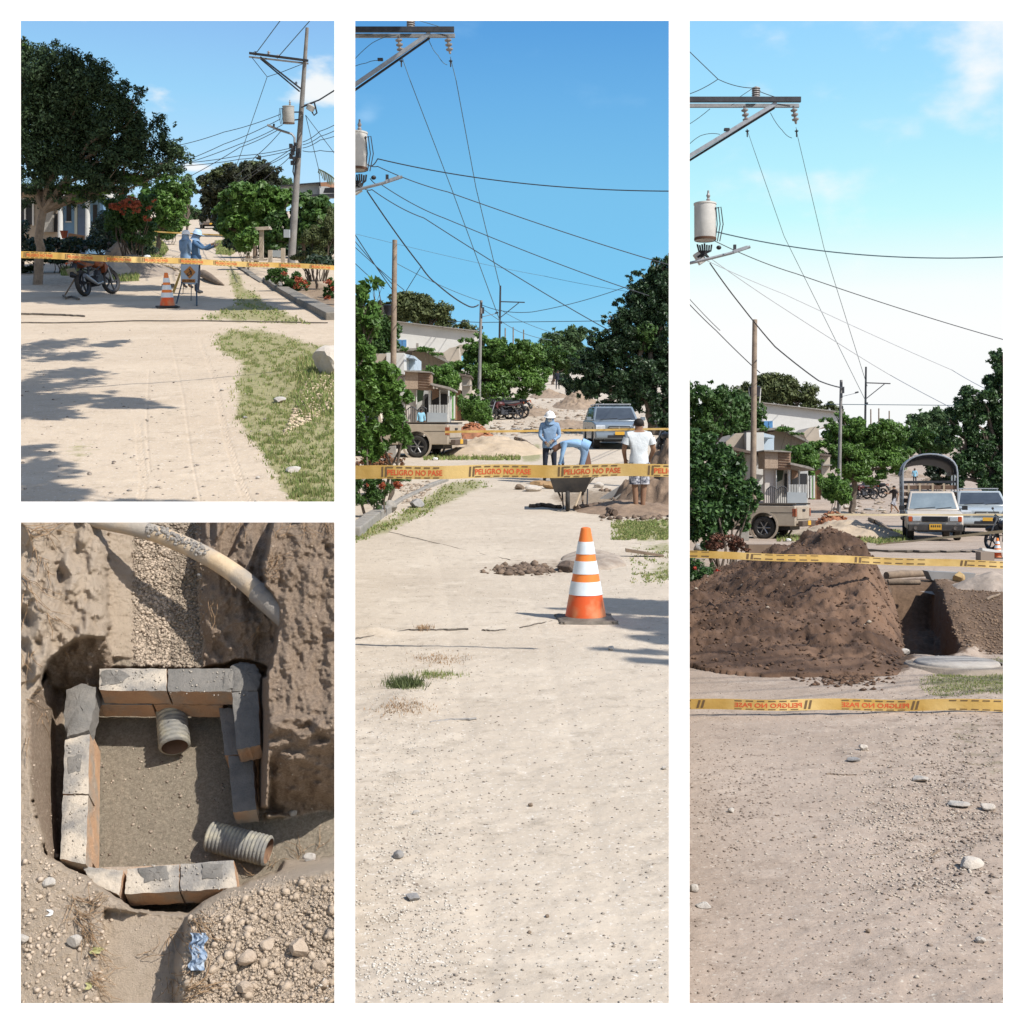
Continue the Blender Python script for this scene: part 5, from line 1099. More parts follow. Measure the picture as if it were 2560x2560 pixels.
# ================================================================== FIRST PLACE: lane with the big tree, motorcycle, two workers
wallbeige = M('wall_beige', (.36, .30, .24), (.29, .245, .195), 1.5, .9, .2, 10); wallblue = M('wall_blue', (.17, .30, .46), (.14, .25, .39), 1.5, .8, .15, 10)
dark_in = M('dark_interior', (.02, .022, .026), (.03, .03, .033), 2, .6); kerb_m = M('kerb', (.24, .22, .19), (.15, .135, .115), 3, .95, .6, 18); greywall = M('wall_grey', (.33, .36, .38), (.27, .30, .32), 1, .8, .15, 8)
brick_m = M('raw_brick', (.36, .19, .11), (.26, .14, .085), 6, .9, .5, 20)
def P1_scene():
    P = P1
    tree(P, 'broadleaf_tree', 'big dark spreading tree with a forked trunk left of the lane, motorcycle parked below', 'tree', 41, (93, 708), [(130, 215, 92, 96), (66, 190, 60, 88), (215, 240, 88, 92), (205, 165, 46, 44), (300, 300, 72, 80), (335, 240, 30, 34), (375, 350, 66, 64), (430, 395, 48, 46), (400, 430, 60, 30), (130, 350, 100, 86), (250, 380, 110, 66), (60, 330, 50, 110), (345, 430, 70, 34), (180, 450, 110, 34), (60, 120, 28, 26), (60, 450, 60, 30), (270, 462, 80, 26), (56, 494, 50, 34), (150, 492, 56, 30), (215, 496, 50, 30), (285, 484, 40, 24)],
         105000, .115, M('leaf_big_tree', (.055, .095, .038), (.018, .036, .019), rough=.6, island=True, trans=.12, spec=.25), .16, fork=(108, 528), seed=2, sub=34, dep=.8, subr=.28, fill=.45, trunk_mat=M('bark_pale', (.26, .205, .155), (.14, .11, .085), 6, .9, .8, 20), zb=0,
         extra=[('painted_sun_leaves', [(235, 190, 22, 18), (300, 260, 30, 26), (330, 300, 24, 20), (200, 160, 20, 10), (340, 450, 40, 20), (190, 475, 50, 14), (62, 120, 20, 14), (230, 490, 40, 14)], 2600, .12, leafC)])  # paler leaf clumps paint sunlight onto the crown
    # houses on the left
    y = 62; h = thing(P, 'house', 'beige house wall with dark door and shuttered windows behind the big tree', 'house', P.at(90, 640, y)); o = Vector(P.at(90, 640, y))
    slab(P, rect(-60, 478, 150, 640), y, 5, 'wall', wallbeige, h, o)
    for a in ((50, 500, 62, 584), (67, 506, 82, 562)):
        f = slab(P, rect(*a), y, .06, 'window' if a[0] > 60 else 'door', dark_in, h, o, -.05)
        slab(P, rect(a[2], a[1]-3, a[2]+4, a[3]+2), y, .08, 'frame', white_p, h, o, -.09); slab(P, rect(a[0]-3, a[1]-4, a[2]+4, a[1]), y, .08, 'lintel', white_p, h, o, -.09)
    slab(P, rect(128, 534, 144, 580), y, .06, 'window', dark_in, h, o, -.05)
    slab(P, [(-60, 462), (156, 472), (156, 480), (-60, 480)], y-.8, 6, 'roof', concrete, h, o)
    h = thing(P, 'house', 'pale blue house with two white porch columns behind the big tree', 'house', P.at(200, 640, y)); o = Vector(P.at(200, 640, y))
    slab(P, rect(158, 480, 250, 640), y+.3, 5, 'wall', wallblue, h, o)
    for a in ((167, 508, 178, 553), (233, 512, 243, 562)): slab(P, rect(*a), y+.3, .05, 'window', dark_in, h, o, -.05); slab(P, rect(a[0]-2, a[3], a[2]+2, a[3]+3), y+.3, .1, 'sill', white_p, h, o, -.10)
    slab(P, rect(195, 512, 212, 640), y+.3, .06, 'door', M('door_blue', (.10, .15, .24), (.085, .12, .2), 3, .6), h, o, -.05)
    slab(P, rect(187, 508, 194, 640), y+.3, .07, 'pilaster', M('pilaster', (.42, .46, .42), None, rough=.8), h, o, -.06)
    for u in (151, 219):
        p0 = P.at(u, 604, y-1.6)-o; p1 = P.at(u, 500, y-1.6)-o; MB().tube([p0, p1], [.12, .105], 16).build('column', white_p, h, smooth=True)
    slab(P, rect(144, 470, 262, 492), y-1.9, 2.4, 'porch_roof', white_p, h, o)
    slab(P, [(118, 500), (142, 502), (140, 580), (112, 580)], y+.2, .2, 'wall', M('wall_tiled', (.33, .31, .28), (.25, .24, .22), 7, .9, .9, 5), h, o, -.5)
    # clutter in the shade
    tag(slab(P, [(171, 583), (207, 589), (206, 600), (190, 596), (178, 624), (165, 618)], 56, .3, 'board', M('board', (.33, .17, .08), (.26, .13, .07), 3, .8)), 'brown board leaning in the shade by the porch of the blue house', 'board')
    p = P.at(161, 596, 57); t = thing(P, 'planter', 'orange planter beside the white porch column', 'planter', p); MB().lathe([(.10, 0), (.17, .32), (.19, .34), (.15, .34), (.001, .28)], 16).build('pot', flower, t, smooth=True)
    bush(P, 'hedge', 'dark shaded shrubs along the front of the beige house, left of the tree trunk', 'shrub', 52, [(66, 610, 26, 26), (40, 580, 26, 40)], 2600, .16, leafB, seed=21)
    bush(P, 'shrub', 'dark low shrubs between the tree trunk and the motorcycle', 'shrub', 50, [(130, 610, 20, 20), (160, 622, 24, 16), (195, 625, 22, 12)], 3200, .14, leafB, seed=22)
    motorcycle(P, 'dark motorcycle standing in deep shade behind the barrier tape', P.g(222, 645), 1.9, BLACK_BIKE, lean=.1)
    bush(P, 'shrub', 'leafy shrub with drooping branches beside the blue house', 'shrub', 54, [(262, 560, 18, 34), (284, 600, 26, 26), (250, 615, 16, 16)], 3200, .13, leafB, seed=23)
    bush(P, 'flame_shrub', 'tall shrub with clusters of orange flowers left of the lane', 'flowering shrub', 48, [(320, 540, 50, 46), (300, 500, 40, 34), (350, 580, 44, 34), (290, 560, 30, 36), (360, 510, 30, 40)], 12000, .13, leafA, seed=24, stems=16, tr=.035, subr=.3,
         extra=[('flowers', [(285, 516, 20, 10), (325, 508, 26, 14), (306, 530, 10, 7), (342, 528, 12, 8), (366, 545, 12, 8), (372, 520, 12, 6), (330, 490, 12, 7), (302, 478, 14, 8), (385, 500, 8, 5), (335, 352, 14, 5)][:9], 2600, .07, flower)])
    tree(P, 'broadleaf_tree', 'bright green tree arching over the left side of the lane behind the flowering shrub', 'tree', 66, (392, 620), [(380, 520, 46, 46), (420, 500, 44, 44), (440, 540, 34, 38), (400, 560, 40, 28), (350, 500, 30, 40), (455, 470, 24, 24), (430, 450, 40, 18)], 12000, .24, leafC, .14, seed=25, subr=.28)
    tree(P, 'broadleaf_tree', 'small tree with fine leaves against the sky over the lane end', 'tree', 90, (470, 600), [(468, 455, 18, 22), (478, 480, 12, 14), (452, 500, 20, 30)], 1500, .30, leafF, .1, seed=26)
    # far end
    for i, (u, v, ru, rv, y_, lab, s_) in enumerate([(470, 535, 26, 20, 190, 'pale green thicket closing the far end of the lane', .5), (500, 540, 26, 18, 210, 'hazy green trees behind the far pickup', .5), (450, 545, 20, 14, 170, 'low bright bushes left of the lane end', .4)]):
        bush(P, 'thicket', lab, 'thicket', y_, [(u, v, ru, rv)], 2500, s_, leafF, seed=30+i)
    tree(P, 'mango_tree', 'large round dark mango tree right of the far end of the lane', 'tree', 105, (590, 580), [(610, 445, 62, 44), (650, 440, 52, 42), (560, 470, 52, 44), (600, 500, 70, 40), (524, 470, 36, 34), (670, 480, 36, 46), (535, 520, 44, 40)], 22000, .38, M('leaf_mango', (.055, .062, .03), (.02, .027, .018), rough=.55, island=True, trans=.1), .3, seed=41, sub=30, subr=.24,
         extra=[('young_leaves', [(560, 430, 30, 20), (520, 450, 26, 20), (545, 480, 26, 24), (640, 415, 34, 12), (590, 470, 26, 22)], 3200, .36, leafD)])
    tree(P, 'tree', 'bare pale treetop just above the grey shed roof at right', 'tree', 120, (715, 560), [(716, 455, 14, 14), (706, 466, 10, 10)], 600, .36, leafF, .1, seed=42)
    tree(P, 'fig_tree', 'broad bright green tree with large leaves at the middle right of the lane', 'tree', 58, (640, 650), [(600, 490, 42, 28), (640, 480, 44, 26), (670, 520, 50, 50), (590, 540, 46, 44), (640, 560, 50, 34), (720, 500, 34, 26), (560, 560, 22, 26)], 13000, .27, leafC, .12, seed=43, aspect=.6, sub=24, subr=.26)
    tree(P, 'fig_tree', 'dense dark tree with glossy leaves growing around the utility pole', 'tree', 56.5, (760, 650), [(700, 570, 40, 44), (690, 600, 40, 26), (790, 520, 50, 34), (800, 560, 56, 50), (770, 500, 24, 20), (746, 560, 24, 50), (773, 482, 10, 16)], 11000, .24, leafA, .10, seed=44, aspect=.6, sub=24, subr=.26)
    bush(P, 'shrub', 'leafy shrub by the wooden post left of the concrete fence posts', 'shrub', 52, [(610, 600, 24, 26), (630, 590, 18, 26), (600, 615, 14, 14)], 3000, .19, leafC, seed=45)
    bush(P, 'shrub', 'twiggy grey green shrub in front of the pole at the right edge', 'shrub', 43, [(800, 600, 40, 44), (770, 640, 40, 18), (830, 560, 26, 44), (750, 640, 14, 12)], 11000, .11, leafD, seed=46, stems=24, tr=.02, subr=.3)
    bush(P, 'ixora_bush', 'low flower bed with orange blossoms beside the kerb under the barrier tape', 'flower bed', 37, [(700, 690, 30, 18), (740, 705, 28, 20), (680, 676, 12, 8), (765, 712, 12, 12)], 4600, .10, leafA, seed=47,
         extra=[('flowers', [(746, 700, 14, 8), (760, 706, 10, 7), (712, 684, 10, 6), (740, 715, 10, 7), (768, 715, 6, 6)], 260, .06, flower)])
    bush(P, 'ixora_bush', 'flower bush with orange red heads at the right edge of the lane', 'flower bed', 33, [(828, 715, 18, 18), (825, 745, 16, 18)], 2200, .10, leafA, seed=48, extra=[('flowers', [(820, 706, 9, 6), (818, 745, 9, 7), (832, 720, 7, 6)], 220, .06, flower)])
    tree(P, 'shrub', 'thin forked stems of a shrub behind the right flower bed', 'shrub', 38, (795, 730), [(800, 655, 40, 16)], 1200, .13, leafB, .05, fork=(790, 700), seed=49)
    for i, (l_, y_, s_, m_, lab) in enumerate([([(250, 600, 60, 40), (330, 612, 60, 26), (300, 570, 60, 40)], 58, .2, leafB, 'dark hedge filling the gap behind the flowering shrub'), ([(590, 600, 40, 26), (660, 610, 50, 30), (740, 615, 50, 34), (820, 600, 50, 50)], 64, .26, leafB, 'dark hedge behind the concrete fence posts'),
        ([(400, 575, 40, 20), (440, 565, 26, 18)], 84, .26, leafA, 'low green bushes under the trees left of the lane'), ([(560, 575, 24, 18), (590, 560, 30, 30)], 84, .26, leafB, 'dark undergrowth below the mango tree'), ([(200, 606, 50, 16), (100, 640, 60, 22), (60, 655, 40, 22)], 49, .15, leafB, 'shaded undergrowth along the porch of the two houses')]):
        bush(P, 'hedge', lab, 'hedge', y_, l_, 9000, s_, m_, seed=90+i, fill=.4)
    # shed and banana leaf at the right
    y = 95; o = Vector(P.at(760, 560, y)); h = thing(P, 'shed', 'long grey shed wall under a low roof behind the right hand trees', 'building', o)
    slab(P, [(702, 466), (798, 458), (798, 488), (702, 488)], y, 8, 'wall', greywall, h, o); slab(P, [(700, 463), (800, 455), (800, 458), (700, 466)], y-.4, 9, 'roof', steel_d, h, o)
    slab(P, [(799, 466), (815, 466), (860, 478), (860, 490), (799, 486)], y-1, 6, 'wall', white_p, h, o); slab(P, [(801, 456), (829, 454), (829, 468), (801, 468)], y-.5, 5, 'wall', brick_m, h, o); slab(P, [(775, 486), (870, 482), (870, 494), (775, 490)], y-3, 4, 'eave', steel_d, h, o)
    slab(P, [(812, 470), (870, 466), (870, 482), (808, 482)], y-2, .5, 'opening', dark_in, h, o)
    o = P.at(797, 424, 60); t = thing(P, 'banana_plant', 'torn banana leaf arching in from the right edge', 'banana plant', o); mb = MB(); A = [(797, 423), (812, 430), (828, 440), (846, 456), (856, 470)]; k = 60/F
    for i in range(len(A)-1):
        for j in range(4):
            s = j/4; u = A[i][0]+(A[i+1][0]-A[i][0])*s; v = A[i][1]+(A[i+1][1]-A[i][1])*s; w = (A[i+1][0]-A[i][0])/4*.86; hh = 22*sin(pi*min(1, (i+s+.5)/4.2))*random.uniform(.7, 1.1)+3
            p0, p1, p2, p3 = [P.at(a, b, 60)-o for a, b in ((u, v), (u+w, v+w*.6), (u+w*.3, v+hh), (u-w*.4, v+hh*.8))]; mb.add([p0, p1, p2+Vector((0, -.2, 0)), p3+Vector((0, -.2, 0))], [(0, 1, 2, 3)])
    mb.build('leaf', leafB, t); MB().tube([P.at(a, b, 60)-o for a, b in A], .03, 6).build('midrib', leafD, t)
    # concrete fence posts, beam, pot, bench
    k = 52/F; o = P.g(648, 652); t = thing(P, 'post_and_beam', 'concrete post carrying a flat beam beside the shrubs', 'concrete frame', o)
    slab(P, rect(648, 571, 658, 650), 52, .14, 'post', M('post_concrete', (.42, .36, .29), (.33, .28, .22), 5, .9, .3, 20), t, o); slab(P, [(633, 568), (672, 566), (676, 574), (636, 576)], 52, .5, 'beam', MATS['post_concrete'], t, o, -.1)
    for u, v0, v1, lab in ((675, 625, 657, 'squat concrete fence post left of the gap'), (707, 620, 660, 'squat concrete fence post nearest the utility pole')):
        tag(slab(P, rect(u-5, v0, u+5, v1), 50, .13, 'fence_post', MATS['post_concrete']), lab, 'fence post', 'concrete fence posts')
    tag(slab(P, rect(680, 626, 702, 642), 53, .2, 'low_wall', greywall), 'low grey wall between the two squat fence posts', 'wall')
    tag(slab(P, rect(632, 582, 639, 640), 54, .1, 'wooden_post', wood_mat), 'thin reddish wooden post behind the potted plant', 'post')
    o = P.g(622, 648); t = thing(P, 'potted_plant', 'spiky plant in a pale stone pot on the right verge', 'potted plant', o); MB().lathe([(.13, 0), (.19, .12), (.2, .16), (.15, .17), (.001, .14)], 14).build('pot', MATS['post_concrete'], t, smooth=True)
    mb = MB()
    for i in range(40): a = random.uniform(0, 6.28); e = Vector((cos(a)*.22*random.random(), sin(a)*.22*random.random(), random.uniform(.35, .6))); w = Vector((-sin(a), cos(a), 0))*.012; mb.add([Vector((0, 0, .15))-w, Vector((0, 0, .15))+w, e], [(0, 1, 2)])
    mb.build('leaves', leafD, t)
    o = P.g(640, 656); t = thing(P, 'stone_bench', 'low flat slab bench on the right verge', 'bench', o); slab(P, [(611, 647), (665, 647), (662, 652), (611, 651)], 48, .4, 'seat', MATS['post_concrete'], t, o); slab(P, rect(613, 650, 616, 658), 48, .3, 'leg', MATS['post_concrete'], t, o)
    # kerb of the right verge
    def kerb(P, pts, w, hgt, label, mat=kerb_m, name='kerb'):
        for i, (a, b) in enumerate(zip(pts, pts[1:])):
            pass
        o = Vector(P.g(*pts[0])); t = thing(P, name, label, 'kerb', o)
        for a, b in zip(pts, pts[1:]):
            A = P.g(*a)-o; B = P.g(*b)-o; d = (B-A); d.z = 0; n = max(1, int(d.length/3.2)); side = Vector((d.y, -d.x, 0)).normalized()*w
            for i in range(n):
                p = A.lerp(B, i/n+.004); q = A.lerp(B, (i+1)/n-.004); j = random.uniform(-.02, .02); H_ = Vector((0, 0, hgt+j)); L_ = Vector((0, 0, -.2)); m = MB(); m.add([p+L_, q+L_, q+side+L_, p+side+L_, p+H_, q+H_, q+side+H_, p+side+H_], [(3, 2, 1, 0), (4, 5, 6, 7), (0, 1, 5, 4), (1, 2, 6, 5), (2, 3, 7, 6), (3, 0, 4, 7)]); m.build('kerb_stone', mat, t, bevel=.02)
    globals()['kerb'] = kerb
    kerb(P, [(683, 703), (735, 735), (785, 762), (862, 800)], .35, .13, 'weathered concrete kerb wall running along the right verge')
    kerb(P, [(606, 668), (640, 690), (668, 706)], .25, .05, 'sunken kerb edge beside the grass strip at the middle right')
    # utility pole with its gear
    Y = 55; o, bp = pole(P, 'tall grey concrete pole with crossarm and transformer at the right of the lane', 726, 668, 69, Y, 20, 8, pole_mat, lean=42)
    strut(P, o, bp, 'crossarm', (625, 134), (772, 153), Y, 5.5, steel_d, -.15); strut(P, o, bp, 'crossarm', (621, 141), (770, 158), Y, 4, steel, .12)
    strut(P, o, bp, 'brace', (653, 144), (755, 224), Y, 4, steel_d, -.2); strut(P, o, bp, 'brace', (650, 146), (748, 228), Y, 3.5, steel_d, .12)
    insulator(P, o, bp, (671, 140), (673, 127), Y, 4.5); insulator(P, o, bp, (634, 138), (642, 129), Y, 5, mat=steel_d); insulator(P, o, bp, (690, 145), (700, 138), Y, 5, mat=porcelain)
    insulator(P, o, bp, (741, 212), (741, 204), Y, 4, n=2, mat=steel_d)
    def can(P, o, bp, u0, u1, v0, v1, y, dy=-.5, mat=None):
        k = y/F; A = P.at((u0+u1)/2, v1, y)-bp; r = (u1-u0)*k/2; H_ = (v1-v0)*k; A.y += dy
        t = link(bpy.data.objects.new('transformer', None), None, o, A); m = mat or M('transformer_paint', (.42, .42, .40), (.33, .33, .32), 5, .45, .1, 20)
        MB().lathe([(.001, 0), (r*.96, 0), (r, H_*.03), (r, H_*.93), (r*1.05, H_*.94), (r*1.05, H_*.98), (r*.8, H_), (.001, H_*1.01)], 28).build('tank', m, t, smooth=True)
        MB().lathe([(r*.98, -.01), (r*1.02, H_*.02), (r*1.01, H_*.06)], 28).build('base_ring', M('rust', (.12, .06, .035), (.08, .05, .035), 10, .8), t, smooth=True)
        mb = MB(); mb.lathe([(r*.12, H_), (r*.2, H_*1.08), (r*.1, H_*1.12), (r*.2, H_*1.18), (r*.1, H_*1.24), (.02, H_*1.32)], 10, (r*.3, 0, 0)); mb.build('bushing', porcelain, t, smooth=True)
        mb = MB()
        for q in range(3): s = .7+q*.18; mb.tube([(-r*.8 if u0 < 800 else r*.8, -r*.6, H_*.8), ((-1 if u0 < 800 else 1)*r*1.3*s, -r*.5, H_*.85), ((-1 if u0 < 800 else 1)*r*1.5*s, -r*.4, H_*.4), ((-1 if u0 < 800 else 1)*r*1.2*s, -r*.4, -H_*.05)], .012, 5)
        mb.build('lead_wires', wire_mat, t, smooth=True)
        return t
    globals()['can'] = can
    can(P, o, bp, 713, 741, 270, 312, Y)
    strut(P, o, bp, 'bracket', (738, 282), (756, 282), Y, 3, steel_d, -.3); strut(P, o, bp, 'bracket', (735, 302), (754, 300), Y, 3, steel_d, -.3)
    mb = MB(); mb.tube([P.at(*a, Y)-bp+Vector((0, -.25, 0)) for a in ((672, 314), (700, 326), (732, 336), (739, 345), (739, 372))], .05, 7); mb.build('lamp_arm', steel, o, smooth=True)
    strut(P, o, bp, 'street_lamp', (672, 313), (692, 322), Y, 4, M('lamp_grey', (.30, .31, .32), None, rough=.5), -.3); strut(P, o, bp, 'photocell', (688, 311), (688, 318), Y, 4, steel_d, -.3)
    mb = MB()
    for (u, v, s) in ((730, 366, .10), (736, 372, .13), (734, 382, .14), (730, 392, .12), (738, 398, .11), (734, 408, .10), (740, 362, .08), (748, 388, .13), (749, 378, .11)): mb.box(P.at(u, v, Y)-bp+Vector((0, -.25, 0)), (s*1.2, .2, s*1.8), random.uniform(-.3, .3))
    mb.tube([P.at(*a, Y)-bp+Vector((0, -.25, 0)) for a in ((738, 400), (735, 430), (739, 445), (743, 420), (741, 400))], .03, 6)
    mb.build('splice_boxes', steel_d, o); strut(P, o, bp, 'meter_box', (721, 574), (721, 594), Y, 14, greywall, -.35)
    strut(P, o, bp, 'cable_arm', (755, 270), (790, 256), Y, 3, steel_d, -.2)
    mb = MB(); c = P.at(779, 272, Y)-bp+Vector((0, -.3, 0)); mb.lathe([(.10, -.12), (.17, -.1), (.18, .1), (.1, .14), (.001, .15)], 16, c, Matrix.Rotation(.5, 3, 'Y')); mb.build('cable_reel', MATS['transformer_paint'], o, smooth=True)
    mb = MB(); mb.tube([P.at(*a, Y)-bp+Vector((0, -.3, 0)) for a in ((788, 256), (792, 272), (795, 284), (788, 290), (783, 282))], .035, 6); mb.build('cable_loop', black, o, smooth=True)
    W = lambda lab, pts, **kw: wire(P, lab, pts, **kw)
    W('upper teal line rising from the crossarm end to the top of the left sky', [(643, 129, Y), (706, 44, 40)], mat=wire_blue); W('upper teal line rising from the middle of the crossarm', [(700, 137, Y), (785, 40, 40)], mat=wire_blue)
    W('jumper from the crossarm end down to a black joint and back to the pole', [(630, 144, Y), (668, 192, Y), (700, 182, Y), (756, 160, Y)], rpx=.8)
    W('long line dropping from the black joint to the far treetops', [(668, 192, Y), (600, 390, 85), (585, 430, 110)], rpx=.8, mat=wire_blue)
    for i, (a, b, c_, lab) in enumerate([((700, 286), (560, 330), (430, 366), 'highest cable from the transformer to the big tree'), ((700, 298), (560, 360), (425, 414), 'second cable from the transformer to the big tree'), ((706, 312), (600, 360), (430, 418), 'third cable from below the transformer to the big tree'), ((700, 322), (600, 368), (440, 458), 'lowest steep cable from the lamp arm to the big tree'),
        ((704, 326), (640, 390), (590, 440), 'cable from the lamp arm down behind the mango tree'), ((727, 370), (600, 389), (430, 409), 'nearly level cable from the splice boxes to the left'), ((727, 376), (600, 398), (430, 416), 'faint level cable just below the one from the splice boxes'), ((728, 372), (655, 415), (560, 470), 'upper cable sloping from the splice boxes over the mango tree'),
        ((728, 380), (668, 412), (590, 462), 'middle cable sloping over the mango tree'), ((730, 386), (690, 420), (640, 462), 'lower cable sloping over the mango tree'), ((757, 355), (800, 328), (870, 292), 'topmost cable from the pole to the right edge'), ((757, 362), (800, 341), (870, 308), 'dark cable from the pole to the right edge'), ((757, 370), (800, 350), (870, 326), 'third cable from the pole to the right edge'), ((757, 377), (800, 376), (870, 376), 'level thin cable from the pole to the right edge')]):
        W(lab, [(*a, Y), (*b, Y+12 if c_[0] < 700 else Y-4), (*c_, Y+30 if c_[0] < 700 else Y-10)], rpx=.85, sag=3)
    W('thick twisted cable leaving the pole toward the upper right', [(760, 264, Y), (798, 250, Y), (870, 205, Y-15)], rpx=1.9)
    W('left guy wire falling from the pole to the shed', [(764, 288, Y), (796, 420, Y), (802, 470, Y)], rpx=.8); W('right guy wire falling from the pole to the right edge', [(764, 288, Y), (845, 395, Y-5)], rpx=.8)
    q, b2 = pole(P, 'small distant pole with a street lamp above the mango tree', 580, 560, 405, 118, 6, 5, wood_mat); strut(P, q, b2, 'lamp_arm', (556, 410), (577, 414), 118, 1.6, steel, -.2)
    W('cable from the distant pole to the left', [(580, 410, 118), (530, 440, 120), (478, 470, 120)], rpx=.7)
    # sand and soil heaps
    gp = M('gravel_pile', (.31, .255, .205), (.22, .185, .155), 3, .95, 1.0, 14); sp = M('soil_pile', (.30, .22, .15), (.2, .145, .10), 3, .95, 1.0, 10)
    heap(P, 'gravel_pile', 'grey brown gravel pile sloping down behind the motorcycle', 'gravel pile', (325, 688), None, 1.65, 2.6, .85, gp, 3)
    heap(P, 'sand_pile', 'small grey sand mound just above the barrier tape', 'sand pile', (288, 668), 46, .9, 2.2, .78, M('sand_grey', (.40, .35, .29), (.32, .28, .235), 3, .95, .6, 14), 5)
    heap(P, 'soil_pile', 'dark pointed earth heap beside the flowering shrub', 'soil pile', (297, 640), 52, 1.0, 1.6, 1.25, sp, 7)
    heap(P, 'soil_pile', 'rubbly brown soil heap with a white sack at its foot', 'soil pile', (340, 645), 49, .75, 1.6, .72, M('soil_light', (.42, .31, .21), (.26, .19, .13), 4, .95, 1.0, 12), 9, lump=.3)
    rock(P, 'sack', 'white sack lying at the foot of the rubbly soil heap', 364, 650, 26, 15, whitecloth, seed=4, cat='sack')
    stones(P, 'rubble', 'stones and broken bits around the soil heaps on the left verge', 'rubble', 700, area((300, 640, 500, 690)), .04, .22, M('rubble', (.38, .31, .24), (.22, .17, .13), island=True, rough=.95), seed=71)
    rock(P, 'rock', 'large whitish boulder on the grass at the right edge', 826, 945, 92, 68, M('limestone', (.52, .47, .41), (.40, .355, .30), 5, .9, .7, 12), dpx=200, seed=12)
    rock(P, 'stone', 'flat pale grey stone on the grass near the bottom right', 735, 1178, 40, 12, None, dpx=80, seed=13); rock(P, 'stone', 'small bluish stone at the grass edge', 612, 1046, 14, 7, MATS['stone_grey'], seed=14); rock(P, 'stone', 'flat dry root chunk on the sand beside the grass', 556, 978, 16, 6, None, seed=15); rock(P, 'stone', 'brownish pebble on the sand near the bottom', 645, 1196, 12, 7, None, seed=16)
    rock(P, 'stone', 'flat stone slab in the grass left of the boulder', 700, 1008, 34, 12, None, dpx=70, seed=17)
    # log and stick behind the people
    o = P.g(520, 707); t = thing(P, 'log', 'split brown log lying on the lane behind the two workers', 'log', o); mb = MB(); mb.tube([P.g(a, b, c_)-o for a, b, c_ in ((508, 696, .16), (525, 704, .14), (548, 713, .07), (560, 715, .03))], [.15, .13, .07, .02], 9); mb.build('trunk', wood_mat, t, smooth=True)
    tape(P, 'yellow PELIGRO NO PASE tape stretched across the whole lane in front of the tree', (26, 636), (862, 670), 11.5, 14, 17, 11, 0, 'PELIGRO NO PASE', 88, -35, twist=.0)
    tape(P, 'thin yellow tape strung across the far lane behind the workers', (366, 578), (592, 590), 62, 62, 3.4, 3.4, 0)
    tape(P, 'loose yellow tape sagging from the soil heap to the sign', (392, 657), (452, 676), 40, 33, 2.2, 2.6, 0)
    cone(P, 'orange cone with grey white bands beside the folding sign', 419, 768, 84)
    # folding warning sign
    o = P.g(475, 745); t = thing(P, 'warning_sign', 'white folding sign with orange digging-worker diamond in front of the workers', 'sign', o); y = o.y
    slab(P, [(452, 661), (496, 661), (492, 712), (452, 708)], y, .03, 'panel', M('sign_white', (.45, .53, .62), (.40, .48, .57), 3, .5), t, o)
    slab(P, [(475, 665), (489, 680), (474, 697), (459, 679)], y, .01, 'diamond', M('sign_orange', (.50, .21, .06), (.44, .18, .05), 5, .5), t, o, -.012); slab(P, rect(455, 698, 488, 706), y, .01, 'text_band', MATS['sign_orange'], t, o, -.012)
    fig = MB(); sl = lambda poly: fig.add([P.at(u, v, y)-o+Vector((0, -.016, 0)) for u, v in poly], [tuple(range(len(poly)))])
    for a in ([(472, 672.5), (475, 671.5), (476, 674.5), (473.5, 675.5)], [(475, 675), (479, 677.5), (479.5, 682), (477, 682.5), (474.5, 678)], [(477.5, 682), (479.5, 681.5), (479.5, 688), (478, 688)], [(477, 682), (478.5, 682.5), (475, 688), (473.5, 687)], [(475, 678), (475.5, 680), (469.5, 685), (469, 684)], [(466, 684), (470, 683.5), (471, 686), (467, 686.5)], [(467.5, 687.5), (473, 687), (474, 689.5), (468, 690)]): sl(a)
    fig.build('worker_pictogram', black, t)
    lettering(t, 'lettering', 'EN OBRA', M('sign_ink', (.10, .04, .02)), lambda a, b: P.at(457+29*a, 704.5-5*b, y)-o+Vector((0, -.015, 0)), 0, 1, 0, 1)
    for a, b in (((455, 706), (441, 760)), ((491, 709), (492, 765))): mb = MB(); mb.tube([P.at(*a, y)-o, P.g(*b)-o], .018, 6); mb.build('leg', steel_d, t)
    for a, b in (((475, 709), (475, 752)), ((456, 700), (455, 735))): mb = MB(); mb.tube([P.at(*a, y)-o+Vector((0, .15, 0)), P.g(*b)-o+Vector((0, .1, 0))], .010, 6); mb.build('leg', steel_d, t)
    tag(slab(P, [(453, 670), (457, 672), (436, 733), (430, 730)], y+.25, .015, 'hanging_tape', tape_m), 'strip of yellow tape hanging down slantwise beside the sign', 'barrier tape')
    tag(slab(P, [(404, 710), (430, 710), (430, 720), (404, 718)], 33, .25, 'wooden_block', wood_mat), 'dark wooden block behind the cone', 'block')
    # people
    W1 = dict(elR=(-.20, -.22, 1.22), wrR=(-.16, -.46, 1.34), elL=(.21, -.24, 1.20), wrL=(.10, -.50, 1.30), head=(0, -.05, 1.58), crown=(0, -.06, 1.67))
    a = person(P, 'worker in denim shirt and white helmet holding both hands out to the right, in front', P.g(494, 735), radians(78)+P.yaw(494), W1, denim_d, navy, helmet=M('helmet_blue', (.36, .50, .64), None, rough=.4), hair=False, cape=denim, gloves=glove_m, fat=1.12)
    W2 = dict(elR=(-.26, .0, 1.14), wrR=(-.16, -.20, 1.02), elL=(.24, -.02, 1.12), wrL=(.18, -.24, 1.05), head=(.0, -.04, 1.57))
    person(P, 'worker in pale denim shirt with back half turned, standing behind the sign', P.g(468, 722), radians(130)+P.yaw(468), W2, denim, navy, helmet=helmet_m, hair=False, cape=denim, fat=1.15)
